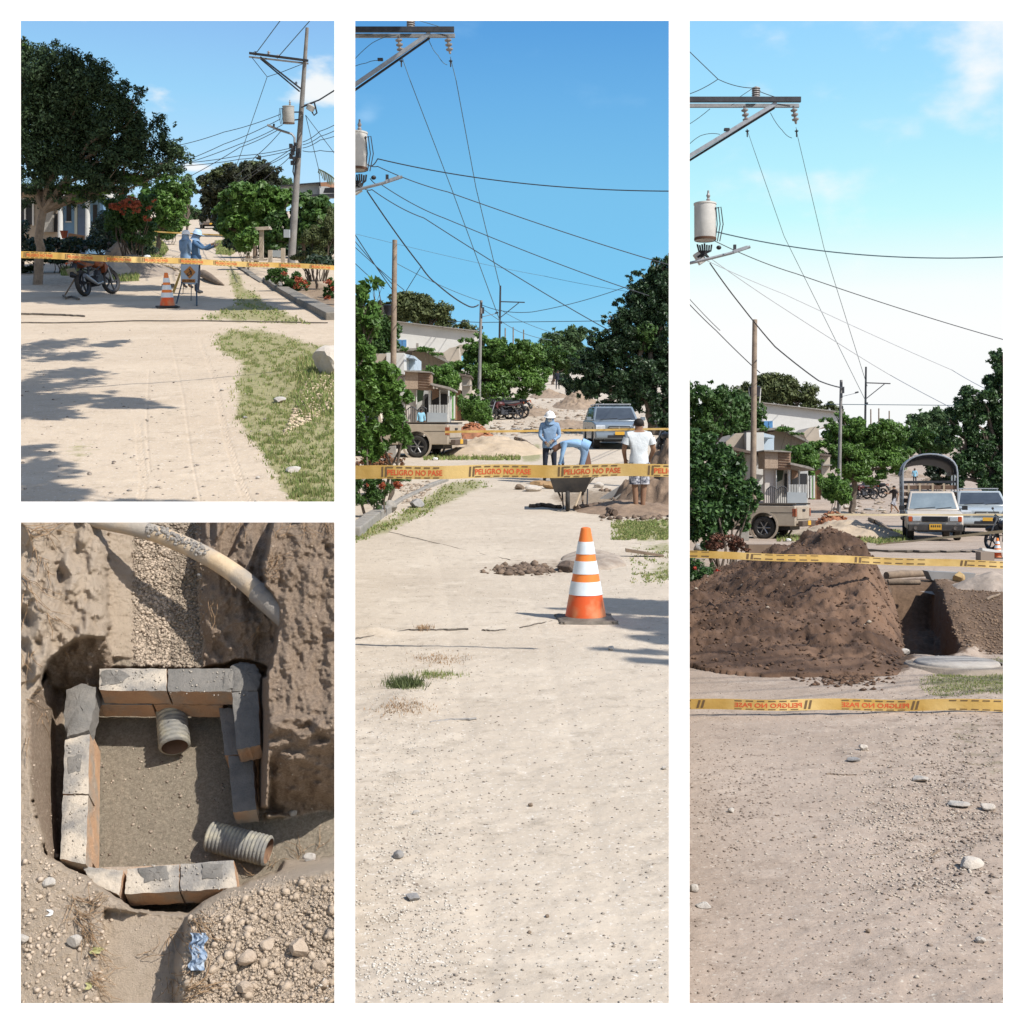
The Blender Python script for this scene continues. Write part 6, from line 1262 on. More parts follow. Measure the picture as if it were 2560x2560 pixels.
    # motorcycle by the tree
    p = P.g(247, 738); motorcycle(P, 'orange and black motorcycle seen from behind, parked under the big tree', p, radians(-27)+P.yaw(247), ORANGE_BIKE, lean=-.16, scale=1.12, steer=-.5)
    o = P.g(160, 742); mb = MB(); mb.tube([Vector((0, 0, 0)), P.at(196, 682, o.y)-o], .02, 6); tag(mb.build('prop_stick', wood_mat, None, P, o), 'thin stick propping the motorcycle on its left', 'stick')
    o = P.g(530, 600); pickup(P, 'beige pickup seen from the rear, parked at the far end of the lane', P.g(520, 572)+Vector((0, 1.1, 0)), radians(4)+P.yaw(520), paint('pickup_far', (.22, .19, .165)))
    # cables on the ground
    for lab, pts, r in (('dark hose lying across the sand from the left edge', [(26, 787), (80, 788), (150, 790), (220, 794)], .02), ('long thin cable lying right across the sandy ground', [(26, 808), (120, 809), (240, 807), (330, 804), (520, 804), (862, 810)], .012), ('coiled dark cable on the ground behind the motorcycle wheel', [(158, 742), (165, 748), (180, 745), (200, 752)], .03)):
        o = P.g(*pts[0]); path = []
        for a, b in zip(pts, pts[1:]):
            for i in range(8): u = a[0]+(b[0]-a[0])*i/8; v = a[1]+(b[1]-a[1])*i/8; path.append(P.g(u, v+random.uniform(-.4, .4), r*1.3)-o)
        tag(MB().tube(path, r, 5).build('ground_cable', M('dusty_cable', (.07, .06, .05), (.14, .12, .10), 5, .9), None, P, o), lab, 'cable')
    blades(P, 'grass', 'short green and dry grass on the right verge', 125000, area((530, 822, 862, 1280), G1[0], 1.1, 10, .46), .010, .045, seed=51, wid=.006)
    blades(P, 'grass', 'thin grass strip along the right kerb', 9000, area((480, 660, 790, 812), [(490, 800), (560, 796), (640, 804), (780, 810), (700, 775), (650, 745), (600, 700), (585, 664), (570, 664), (578, 720), (590, 760), (520, 790)], 1, 6, .38), .02, .06, seed=52)
    blades(P, 'grass', 'grassy strip on the left side of the lane behind the soil heaps', 7000, area((320, 590, 430, 660), [(330, 594), (400, 596), (422, 625), (395, 650), (340, 658)]), .06, .2, seed=53)
    blades(P, 'grass', 'fresh green tufts beside the motorcycle', 1500, area((275, 680, 345, 704)), .08, .25, seed=54); blades(P, 'grass', 'grass at the foot of the gravel left of the motorcycle', 1200, area((155, 674, 205, 690)), .08, .22, seed=55)
    blades(P, 'grass', 'grass patch in the middle of the far lane', 2500, area((536, 600, 592, 640), [(537, 602), (560, 600), (590, 630), (575, 640), (540, 636)]), .05, .14, seed=56)
    blades(P, 'grass', 'bright tufts growing round the boulder', 1800, area((740, 900, 860, 1040)), .03, .09, seed=57)
    stones(P, 'pebbles', 'small pebbles scattered over the pale sand', 'pebbles', 420, area((30, 820, 700, 1280)), .008, .035, M('pebble', (.42, .37, .31), (.16, .13, .11), island=True, rough=.9), seed=72)
    stones(P, 'gravel', 'pale gravel patches in the grass by the boulder', 'gravel', 2600, area((690, 940, 860, 1100), [(720, 1060), (700, 1090), (760, 1060), (860, 1010), (860, 940), (770, 960)]), .02, .06, M('gravel_tan', (.60, .48, .34), (.40, .31, .22), island=True, rough=.9), seed=73)
    # unseen trees beside the picture that shade the lane; the tall one is added
    def shade_tree(P, label, trunk, groups, n, size, seed, tr, sub=18):
        o = Vector(trunk); t = thing(P, 'shade_tree', label, 'tree', o); top = sum((Vector(g[:3]) for g in groups), Vector())/len(groups); mb = MB(); fk = Vector((0, 0, top.z*.9)); limb(mb, (0, 0, -.2), fk, tr, tr*.8, 5, .004)
        for g in groups: limb(mb, fk, Vector(g[:3])-o, min(tr*.3, .02), .005, 5, .03)
        mb.build('trunk', bark, t, smooth=True); leaf_obj(P, 'crown', leafA, t, leaves(P, groups, n, size, o, sub, seed, clip=False, fill=.3))
    globals()['shade_tree'] = shade_tree
    sl_ = P1.M.to_3x3().inverted() @ SUN; sl_.normalize()
    def over(U, V, z): q = P1.g(U, V); return q+sl_*(z/sl_.z)
    gr = []
    for (U, V, rx, ry) in ((40, 880, .55, 1.9), (130, 860, .5, 1.2), (110, 960, .55, 1.0), (200, 930, .42, .8), (230, 1000, .4, .6), (290, 1010, .35, .32), (60, 1010, .5, .7), (170, 890, .5, .7), (120, 1025, .4, .3), (260, 860, .35, .6), (340, 1016, .3, .14), (90, 1040, .4, .2), (150, 1000, .5, .5)): c = over(U, V, 5.2); gr.append((c.x, c.y, c.z, rx*.8, ry, .35))
    shade_tree(P, 'overhanging tree just outside the left edge, its shade falling on the sand', (-6.6, 13.5, 0), gr, 9000, .17, 61, .07)
    gr = []
    for (U, V, rx, ry) in ((60, 1180, .35, .45), (100, 1240, .3, .3), (360, 1262, .3, .16), (70, 1130, .2, .3), (500, 1275, .2, .1)): c = over(U, V, 4.6); gr.append((c.x, c.y, c.z, rx*.8, ry, .25))
    shade_tree(P, 'nearer overhanging tree beside the lane throwing the shade at the bottom left', (-5.2, 9.2, 0), gr, 4200, .13, 62, .05)
    gr = []
    for (U, V, rx, ry) in ((80, 738, 1.9, 2.2), (180, 745, 1.7, 2.0), (280, 748, 1.7, 2.0), (380, 748, 1.7, 1.9), (470, 758, 1.6, 1.6), (560, 764, 1.3, 1.5), (630, 768, 1.1, .9), (690, 772, .8, .5), (330, 722, 1.0, 1.5), (200, 720, 1.6, 1.8), (100, 715, 1.6, 1.8), (560, 752, .9, .8)): c = over(U, V, 10.5); gr.append((c.x, c.y, c.z, rx*.85, ry, .4))
    for (U, V) in ((60, 668), (110, 672), (170, 670), (230, 672), (285, 676), (60, 690), (140, 694), (210, 696)): c = over(U, V, 12.6); gr.append((c.x, c.y, c.z, 1.7, 4.2, .4))
    shade_tree(P, 'unseen tall broad tree added outside the left edge to shade the road', (-15.5, 31, 0), gr, 90000, .42, 63, .14, 110)  # out-of-view tree added to lay the shade band across the road
P1_scene()
# ================================================================== SECOND AND THIRD PLACE: the long lane seen the other way, twice
stucco = M('stucco_white', (.60, .60, .58), (.52, .52, .50), .8, .85, .1, 6); bluew = M('wall_pale_blue', (.45, .53, .60), (.38, .46, .53), 1.2, .85, .1, 8); tanw = M('wall_tan', (.47, .41, .34), (.38, .33, .27), 1.2, .9, .25, 8)
shut = M('shutter_blue', (.09, .24, .46), (.07, .2, .4), 4, .5); stonecl = M('stone_cladding', (.42, .33, .25), (.27, .20, .15), 9, .9, .9, 12); brickp = M('brick_brown', (.30, .20, .145), (.24, .16, .115), 6, .9, .5, 16)
def rope(P, lab, pts, r, mat=None, name='ground_cable', cat='cable'):
    o = P.g(*pts[0]); path = []; rr = []
    for a, b in zip(pts, pts[1:]):
        for i in range(9): t = i/9; u = a[0]+(b[0]-a[0])*t; v = a[1]+(b[1]-a[1])*t+random.uniform(-.8, .8); path.append(P.g(u, v, r*.8)-o); rr.append(r*random.uniform(.8, 1.15))
    tag(MB().tube(path, rr, 6).build(name, mat or M('dusty_cable', (.07, .06, .05), (.14, .12, .10), 5, .9), None, P, o, smooth=True), lab, cat)
def street(P, q, d1, d2, d3):
    """the houses, poles and trees both long views share; d1, d2, d3: picture offsets at near, middle and far distance; q: wording that tells the views apart"""
    a = lambda L, d: [(u+d[0], v+d[1])+tuple(r) for u, v, *r in L]
    # far round tree, white gable building, water tanks
    tree(P, 'broad_tree', 'broad round hazy tree above the white gable wall, '+q, 'tree', 125, (1050+d3[0], 860+d3[1]), a([(1040, 770, 66, 34), (1085, 790, 50, 36), (985, 790, 46, 40), (1020, 745, 46, 20), (940, 800, 50, 40), (1120, 812, 22, 20)], d3), 14000, .42, leafD, .35, seed=101, dep=.5, sub=24)
    bush(P, 'treetops', 'small treetops peeping over the white gable wall, '+q, 'trees', 140, a([(1145, 818, 14, 12), (1168, 814, 16, 14), (1185, 822, 10, 10)], d3), 700, .4, leafD, seed=102)
    o = Vector(P.at(1080+d3[0], 880+d3[1], 98)); t = thing(P, 'gable_building', 'tall white gable wall with one small blue shuttered window, '+q, 'building', o)
    slab(P, a([(993, 805), (1196, 829), (1196, 858), (1150, 862), (1108, 881), (991, 873)], d3), 98, 12, 'wall', stucco, t, o); slab(P, a([(992, 802.5), (1196, 826.5), (1196, 829), (993, 805)], d3), 97.6, 13, 'roof_edge', concrete, t, o)
    w = slab(P, a([(994, 848), (1017, 848), (1017, 869), (994, 869)], d3), 98, .3, 'window', white_p, t, o, -.1)
    for u in (995, 1006.5): slab(P, a([(u, 850), (u+10, 850), (u+10, 867.5), (u, 867.5)], d3), 98, .2, 'shutter', shut, w, o, -.2)
    slab(P, a([(1040, 858), (1046, 858), (1046, 876), (1040, 876)], d3), 96, .2, 'vent', concrete, t, o)
    for nm, u, v, w_, h_, leg, yy, lab in (('water_tank', 973, 775, 32, 26, 60, 92, 'black water tank on a tall mast beside the white gable wall, '), ('water_tank', 922, 853, 26, 24, 8, 88, 'lower black water tank among the trees at left, ')):
        c = P.at(u+d3[0], v+d3[1], yy); t = thing(P, nm, lab+q, 'water tank', c); k = yy/F; r = w_*k/2; H_ = h_*k
        MB().lathe([(.001, -H_/2), (r*.72, -H_/2), (r*.95, H_*.32), (r, H_*.36), (r, H_*.42), (r*.6, H_/2), (.001, H_*.52)], 20).build('tank', M('tank_black', (.02, .022, .03), (.03, .032, .04), 4, .5), t, smooth=True)
        mb = MB(); [mb.tube([(s*r*.9, 0, H_*.3), (s*r*.55, 0, -H_/2-leg*k)], .05, 5) for s in (-1, 1)]; mb.build('stand', white_p, t)
    # tan gable house, pale blue house, porch with parapet
    o = Vector(P.at(1040+d2[0], 1000+d2[1], 68)); t = thing(P, 'house', 'tan rendered gable house behind the blue and white one, '+q, 'house', o)
    slab(P, a([(1030, 880), (1056, 876), (1118, 903), (1136, 906), (1136, 1000), (1030, 1000)], d2), 74, 8, 'wall', tanw, t, o); slab(P, a([(992, 872), (1040, 870), (1058, 872), (1122, 903), (1122, 908), (1058, 879), (1040, 876), (992, 878)], d2), 73.4, 9, 'roof', concrete, t, o)
    slab(P, a([(1108, 882), (1124, 870), (1146, 866), (1150, 905), (1118, 903)], d2), 76, 3, 'broken_wall', tanw, t, o)
    bush(P, 'roof_weeds', 'weeds and creeper growing along the old roof edge, '+q, 'weeds', 73, a([(1010, 872, 14, 5), (1060, 874, 24, 5), (1090, 884, 16, 4)], d2), 420, .22, leafC, seed=103)
    o = Vector(P.at(1000+d2[0], 1040+d2[1], 60)); t = thing(P, 'house', 'narrow white house front with pale blue upper recess, '+q, 'house', o)
    slab(P, a([(966, 882), (1010, 882), (1010, 1040), (966, 1040)], d2), 58.4, 6, 'wall', stucco, t, o); slab(P, a([(1006, 890), (1035, 890), (1035, 1030), (1006, 1030)], d2), 61.2, 5, 'wall', bluew, t, o)
    slab(P, a([(1003, 882), (1036, 890), (1036, 896), (1003, 893)], d2), 59.7, 2, 'eave', bluew, t, o); slab(P, a([(1004, 980), (1010, 980), (1010, 1004), (1004, 1004)], d2), 59.9, .1, 'window', shut, t, o)
    o = Vector(P.at(940+d2[0], 1000+d2[1], 59)); t = thing(P, 'house', 'brown brick side wall under a dark lean-to roof behind the wooden pole, '+q, 'house', o)
    slab(P, a([(915, 905), (940, 884), (966, 884), (966, 1020), (915, 1020)], d2), 59, 5, 'wall', tanw, t, o); slab(P, a([(900, 924), (915, 914), (1018, 938), (1018, 943), (912, 922), (900, 930)], d2), 57.5, 2, 'roof', M('roof_dark', (.10, .075, .06), (.15, .12, .1), 5, .8), t, o)
    o = Vector(P.at(1045+d2[0], 1050+d2[1], 56)); t = thing(P, 'porch_house', 'porch house with a stone and brick clad parapet and white posts, '+q, 'house', o)
    slab(P, a([(1012, 928), (1045, 928), (1045, 972), (1012, 972)], d2), 56, 1.5, 'parapet', stonecl, t, o); slab(P, a([(1045.5, 929), (1077, 932), (1077, 975), (1045.5, 973)], d2), 56.05, 1.5, 'parapet', brickp, t, o)
    for i in range(6): slab(P, a([(1047, 935+i*6.4), (1076, 937+i*6.4), (1076, 937.8+i*6.4), (1047, 935.8+i*6.4)], d2), 56.0, .05, 'brick_joint', stonecl, t, o, -.02)
    slab(P, a([(1010, 926), (1048, 926), (1079, 930), (1079, 932), (1010, 929)], d2), 55.8, 2, 'coping', concrete, t, o)
    slab(P, a([(1012, 972), (1040, 972), (1040, 1075), (1012, 1075)], d2), 56.4, .4, 'wall', M('wall_pinkish', (.54, .50, .46), (.46, .42, .39), 1, .9), t, o)
    slab(P, a([(1040, 972), (1120, 972), (1120, 1075), (1040, 1075)], d2), 59, 3, 'wall', M('wall_porch', (.50, .50, .48), (.40, .40, .39), 1, .9), t, o)
    for e in ([(1062, 985), (1072, 985), (1072, 1035), (1062, 1035)], [(1080, 975), (1098, 975), (1098, 1035), (1080, 1035)], [(1102, 985), (1118, 985), (1118, 1035), (1102, 1035)]): slab(P, a(e, d2), 58.9, .2, 'opening', dark_in, t, o)
    slab(P, a([(1080, 972), (1097, 972), (1096, 992), (1080, 1000)], d2), 58.6, .1, 'curtain', brickp, t, o)
    slab(P, a([(1040, 972), (1060, 972), (1056, 1000), (1044, 1006)], d2), 58.4, .2, 'hanging_plant', leafB, t, o)
    for u, w_ in ((1071, 5), (1098, 2.5), (1040, 2)): slab(P, a([(u, 975), (u+w_, 975), (u+w_, 1075), (u, 1075)], d2), 56.2, .25, 'post', white_p, t, o)
    slab(P, a([(1076, 957), (1122, 967), (1136, 973), (1136, 977), (1110, 970), (1076, 962)], d2), 55.6, 3.5, 'roof_sheet', M('roof_sheet', (.33, .30, .27), (.2, .18, .16), 5, .8), t, o)
    slab(P, a([(1068, 1031), (1117, 1033), (1117, 1064), (1068, 1066)], d2), 54.5, .15, 'low_wall', greywall, t, o)
    for i in range(12): u = 1073+i*3.9; slab(P, a([(u, 1012), (u+1.6, 1012), (u+1.6, 1034), (u, 1034)], d2), 54.6, .05, 'fence_bar', white_p, t, o)
    for i in range(11):
        u = 1016+i*5; h_ = 1026-9*sin(pi*((i*5) % 27)/27); slab(P, a([(u, h_), (u+1.1, h_), (u+1.1, 1068), (u, 1068)], d2), 54.2, .05, 'gate_bar', steel_d, t, o)
    mb = MB(); mb.tube([P.at(u+d2[0], 1026-9*sin(pi*((u-1016) % 27)/27)+d2[1], 54.2)-o for u in range(1016, 1070, 3)], .02, 5); mb.build('gate_arch', steel_d, t)
    for u in (1119, 1126, 1134): slab(P, a([(u, 990), (u+3.4, 990), (u+3.4, 1046), (u, 1046)], d2), 57.5, .2, 'post', white_p, t, o)
    o = Vector(P.at(1170+d2[0], 1000+d2[1], 66)); t = thing(P, 'house', 'small half hidden brick hut with a door, right of the porch house, '+q, 'house', o)
    slab(P, a([(1155, 942), (1175, 942), (1175, 1040), (1155, 1040)], d2), 66, 3, 'wall', tanw, t, o); slab(P, a([(1128, 930), (1178, 938), (1178, 943), (1128, 936)], d2), 65.5, 4, 'roof', MATS['roof_dark'], t, o); slab(P, a([(1136, 975), (1152, 975), (1152, 1050), (1136, 1050)], d2), 66.2, 2, 'wall', brick_m, t, o)
    slab(P, a([(1157, 962), (1180, 962), (1180, 965), (1157, 965)], d2), 65.7, .5, 'ledge', concrete, t, o); slab(P, a([(1128, 985), (1138, 985), (1138, 1048), (1128, 1048)], d2), 65.9, .1, 'door', M('door_green', (.13, .30, .09), None, rough=.6), t, o)
    # greenery round the houses
    tree(P, 'tree', 'leafy tree leaning over the porch roof, '+q, 'tree', 61, (1115+d2[0], 1040+d2[1]), a([(1100, 940, 34, 26), (1080, 930, 20, 16), (1128, 955, 24, 30), (1112, 975, 22, 18), (1064, 924, 10, 8)], d2), 6000, .20, leafC, .08, seed=104)
    tree(P, 'tree', 'dense green trees left of the wooden pole, '+q, 'tree', 80, (900+d2[0], 1020+d2[1]), a([(920, 830, 60, 46), (960, 860, 40, 40), (880, 860, 60, 50), (900, 800, 40, 40), (960, 820, 24, 30)], d3), 15000, .30, leafA, .18, seed=105, sub=20, dep=.6)
    tree(P, 'tree', 'broad layered green tree behind the concrete pole at mid distance, '+q, 'tree', 71, (1230+d2[0], 1050+d2[1]), a([(1215, 870, 54, 36), (1270, 880, 64, 44), (1320, 895, 44, 38), (1170, 915, 46, 36), (1230, 940, 70, 50), (1300, 950, 60, 40), (1345, 940, 32, 34), (1170, 860, 24, 16), (1200, 835, 14, 12), (1250, 995, 60, 24)], d2), 46000, .20, leafC, .2, seed=106, sub=26, subr=.24, dep=.7, fill=.35)
    bush(P, 'shrub', 'bushy young tree at the foot of the concrete pole, '+q, 'shrub', 61, a([(1190, 1020, 36, 34), (1165, 1010, 20, 24), (1205, 1045, 22, 20), (1185, 985, 16, 14)], d2), 7000, .17, leafC, seed=107, dep=.6)
    for i, (L, yy, sz, m_, lab) in enumerate([([(1390, 850, 36, 24), (1420, 870, 40, 30), (1440, 840, 30, 24)], 190, .7, leafF, 'distant hazy tree masses at the end of the lane, '), ([(1380, 900, 30, 36), (1430, 905, 50, 30)], 150, .55, leafA, 'farther green trees on the right of the lane, '), ([(1365, 880, 16, 30), (1340, 900, 24, 30)], 170, .55, leafA, 'dark trees where the lane narrows, '), ([(1400, 925, 20, 18)], 175, .5, leafB, 'shady bushes at the very end of the lane, ')]):
        tree(P, 'tree', lab+q, 'tree', yy, (L[0][0]+d3[0], 960+d3[1]), a(L, d3), 5000, sz, m_, .2, seed=110+i, dep=.6, sub=20)
    # poles
    wp, bp = pole(P, 'old wooden pole without wires standing behind the left bush, '+q, 981+d2[0], 1100+d2[1], 600+d2[1], 45, 17, 12, M('pole_wood', (.32, .25, .19), (.20, .155, .12), 4, .85, .6, 14), lean=6)
    cp, b2 = pole(P, 'thin grey concrete pole with meter boxes in front of the broad tree, '+q, 1196+d2[0], 1050+d2[1], 751+d2[1], 63, 10, 7, pole_mat, lean=7)
    for (u, v, w_, h_) in ((1204, 756, 7, 14), (1208, 768, 8, 16), (1204, 784, 7, 12), (1206, 815, 5, 8)): strut(P, cp, b2, 'meter_box', (u+d2[0], v+d2[1]), (u+d2[0], v+h_+d2[1]), 62.7, w_*.6, steel_d)
    strut(P, cp, b2, 'lamp_arm', (1206+d2[0], 792+d2[1]), (1243+d2[0], 783+d2[1]), 63, 1.5, steel); strut(P, cp, b2, 'street_lamp', (1238+d2[0], 783+d2[1]), (1246+d2[0], 781+d2[1]), 63, 4, steel_d)
    tp, b3 = pole(P, 'distant pole with a one sided crossarm and brace, '+q, 1247+d3[0], 930+d3[1], 714+d3[1], 125, 6.5, 4.5, steel_d, lean=4)
    strut(P, tp, b3, 'crossarm', (1250+d3[0], 754+d3[1]), (1312+d3[0], 756+d3[1]), 125, 2.6, steel_d); strut(P, tp, b3, 'brace', (1297+d3[0], 757+d3[1]), (1252+d3[0], 793+d3[1]), 125, 2, steel_d); strut(P, tp, b3, 'switch_box', (1253+d3[0], 803+d3[1]), (1253+d3[0], 809+d3[1]), 124.6, 5, steel_d)
    for i, (u, v, lab) in enumerate(((1263, 820, 'leftmost of three tiny far poles behind the broad tree, '), (1283, 818, 'middle of three tiny far poles behind the broad tree, '), (1309, 824, 'rightmost of three tiny far poles behind the broad tree, '))): pole(P, lab+q, u+d3[0], 900+d3[1], v+d3[1], 180+i*8, 4, 3, wood_mat)
    # tile pile, low wall, motorcycles, sand pile
    heap(P, 'tile_pile', 'heap of broken orange roof tiles and bricks beside the shrub, '+q, 'tile pile', (1182+d2[0], 1076+d2[1]), 53, .95, .9, .66, M('broken_tiles', (.36, .15, .075), (.20, .10, .06), 5, .9, 1.0, 9), 5, lump=.35)
    tv = area((1140+d2[0], 1050+d2[1], 1222+d2[0], 1074+d2[1]))
    stones(P, 'tiles', 'broken tile pieces on the orange heap, '+q, 'tiles', 260, tv, .08, .24, M('tile_bits', (.48, .19, .09), (.24, .11, .06), island=True, rough=.9), .5, seed=115, zof=lambda U, V: ((U-U0)/F*53, 53+0*U+np.sin(U*7)*.3, P.gz(53+0*U)+(.02+np.clip(1-((U-1182-d2[0])/44)**2, 0, 1)*.62)*np.abs(np.cos(U*3.1))))
    for i, (u, v, rz_, c_) in enumerate(((1240, 1048, 1.3, BLACK_BIKE), (1262, 1050, 1.9, RED_BIKE), (1280, 1046, 1.0, BLACK_BIKE))): motorcycle(P, ['black motorcycle at the left of the row under the tree, ', 'reddish motorcycle in the middle of the row under the tree, ', 'black motorcycle at the lane side of the row under the tree, '][i]+q, P.g(u+d2[0], v+d2[1]), rz_, c_, 'motorcycles under the tree, '+q, scale=1.1)
    heap(P, 'sand_pile', 'long pale sand pile beside the rear of the beige pickup, '+q, 'sand pile', (1228+d1[0], 1132+d1[1]), 44, 1.95, 2.6, .62, M('sand_pile', (.46, .37, .27), (.37, .295, .21), 2.5, .95, .9, 10), 7, ridge=.8, lump=.16)
    rope(P, 'dry branches and rubble on the end of the sand pile, '+q, [(1290+d1[0], 1100+d1[1]), (1310+d1[0], 1108+d1[1]), (1335+d1[0], 1126+d1[1]), (1345+d1[0], 1132+d1[1])], .09, wood_mat, 'branch', 'branch')
    for i, (u, v, w_, h_, m_) in enumerate(((1232, 1072, 20, 10, None), (1205, 1074, 16, 8, MATS['stone_grey']), (1255, 1074, 22, 7, None), (1320, 1076, 24, 6, None), (1290, 1074, 30, 5, MATS['stone_grey']))): rock(P, 'rubble_stone', ['pale', 'grey', 'squarish', 'flat', 'low long'][i]+' stone number in the rubble row across the lane, '.replace(' number', '')+q, u+d1[0], v+d1[1], w_, h_, m_, seed=120+i, group='rubble stones across the lane, '+q)
    pk = pickup(P, 'beige pickup with its front hidden by the bush, '+q, P.at(1057+d1[0], 1150+d1[1], 41.5).xy.to_3d()+Vector((0, .75, float(P.gz(41.5)))), radians(73)+P.yaw(1057+d1[0]), paint('pickup_beige', (.44, .375, .295), (.36, .30, .235), .45))
    rock(P, 'wheel_chock', 'white stone wedged behind the pickup wheel, '+q, 1088+d1[0], 1152+d1[1], 14, 8, stucco, seed=130); tag(slab(P, a([(969, 1116), (988, 1114), (990, 1150), (970, 1152)], d1), 40, .3, 'stub_wall', concrete), 'pale broken stub of wall beside the pickup, '+q, 'wall')
    blades(P, 'grass', 'rough grass by the pickup and sand pile, '+q, 1800, area((1060+d1[0], 1134+d1[1], 1300+d1[0], 1152+d1[1])), .05, .15, seed=131)
    return wp
wire_glare = M('cable_glare', (.42, .44, .47), (.36, .38, .42), 3)  # paler grey paints in the sky glare that washes out these cables
def clutter(P, q, d):
    m = M('earth_rough', (.33, .25, .18), (.22, .165, .12), 2, .95, 1.0, 8)
    for i, (u, v, rx, hz, lab) in enumerate(((1330, 1032, 1.5, .35, 'low rough earth pile in the middle of the far lane, '), (1445, 1016, 1.6, .9, 'stony earth bank on the right side of the far lane, '), (1372, 992, 1.6, .5, 'small earth pile farther up the lane, '), (1420, 1062, 1.3, .25, 'flattened earth patch near the parked car, '))): heap(P, 'earth_pile', lab+q, 'earth pile', (u+d[0], v+d[1]), None, rx, 3.0, hz, m, 40+i, lump=.3)
    stones(P, 'rubble', 'stones and clods strewn along the far lane, '+q, 'rubble', 700, area((1230+d[0], 985+d[1], 1480+d[0], 1090+d[1])), .08, .4, M('rubble', (.38, .31, .24), (.22, .17, .13), island=True, rough=.95), seed=300)
    bush(P, 'shrub', 'dark undergrowth along the right side of the far lane, '+q, 'shrub', 95, [(1460+d[0], 985+d[1], 40, 26), (1425+d[0], 960+d[1], 26, 20)], 3500, .3, leafB, seed=301)
def span_wires(P, L, pre, q):
    for i, (pts, r, s, m_, lab) in enumerate(L): wire(P, lab+', '+q, pts, rpx=r, sag=s, mat=m_)
def near_gear(P, du, dv, sag_, q):
    """pole hidden by the white wall strip; crossarm, brace, transformer and lamp reach into the picture"""
    y = 29; u0 = P.box[0]-26; o, bp = pole(P, 'near concrete pole carrying crossarm and transformer, mostly hidden by the white wall strip, '+q, u0, 1238+dv, -60, y, 30, 20, pole_mat)
    strut(P, o, bp, 'crossarm', (u0, 78+dv), (1136+du, 78+dv), y, 13, steel_d, -.12, 9); strut(P, o, bp, 'crossarm', (u0, 86+dv), (1137+du, 86+dv), y, 9, steel, .1, 8)
    strut(P, o, bp, 'brace', (1076+du, 86+dv), (u0, 233+dv), y, 10, steel, -.1, 5); strut(P, o, bp, 'brace', (1074+du, 93+dv), (u0, 241+dv), y, 5, steel_d, .05, 5)
    for u in (996, 1119): insulator(P, o, bp, (u+du, 92+dv), (u+7+du, 138+dv), y, 9, n=3); insulator(P, o, bp, (u+8+du, 150+dv), (u+8+du, 170+dv), y, 5, n=1, mat=steel_d)
    insulator(P, o, bp, (1027+du, 76+dv), (1027+du, 40+dv), y, 11, n=5, dy=.0)
    mb = MB(); mb.box(P.at(952+du, 152+dv, y)-bp+Vector((0, -.1, 0)), (.12, .1, .05)); mb.build('clamp', steel_d, o)
    can(P, o, bp, 868+du, 922+du, 338+dv, 432+dv, y, -.3, M('transformer_white', (.55, .54, .51), (.42, .41, .39), 3, .45, .1, 20))
    mb = MB()
    for i in range(7): mb.tube([P.at(880+du+i*6, 436+dv+random.uniform(-3, 3), y)-bp, P.at(884+du+i*5, 452+dv, y)-bp, P.at(890+du+random.uniform(-10, 20), 468+dv, y)-bp], .022, 5)
    mb.ell(P.at(934+du, 444+dv, y)-bp, (.06, .06, .05), 8, 6); mb.build('splices', black, o, smooth=True)
    mb = MB(); mb.tube([P.at(*a, y)-bp+Vector((0, -.2, 0)) for a in ((u0, 492+dv), (905+du, 476+dv), (960+du, 462+dv), (1008+du, 446+dv))], .035, 7); mb.build('lamp_arm', steel, o, smooth=True)
    strut(P, o, bp, 'street_lamp', (966+du, 459+dv), (1002+du, 447+dv), y, 8, steel, -.2); strut(P, o, bp, 'photocell', (970+du, 455+dv), (970+du, 441+dv), y, 7, steel_d, -.2)
    strut(P, o, bp, 'bracket', (880+du, 455+dv), (896+du, 480+dv), y, 20, MATS['transformer_white'], .1)
Q2 = 'middle picture'; Q3 = 'right picture'
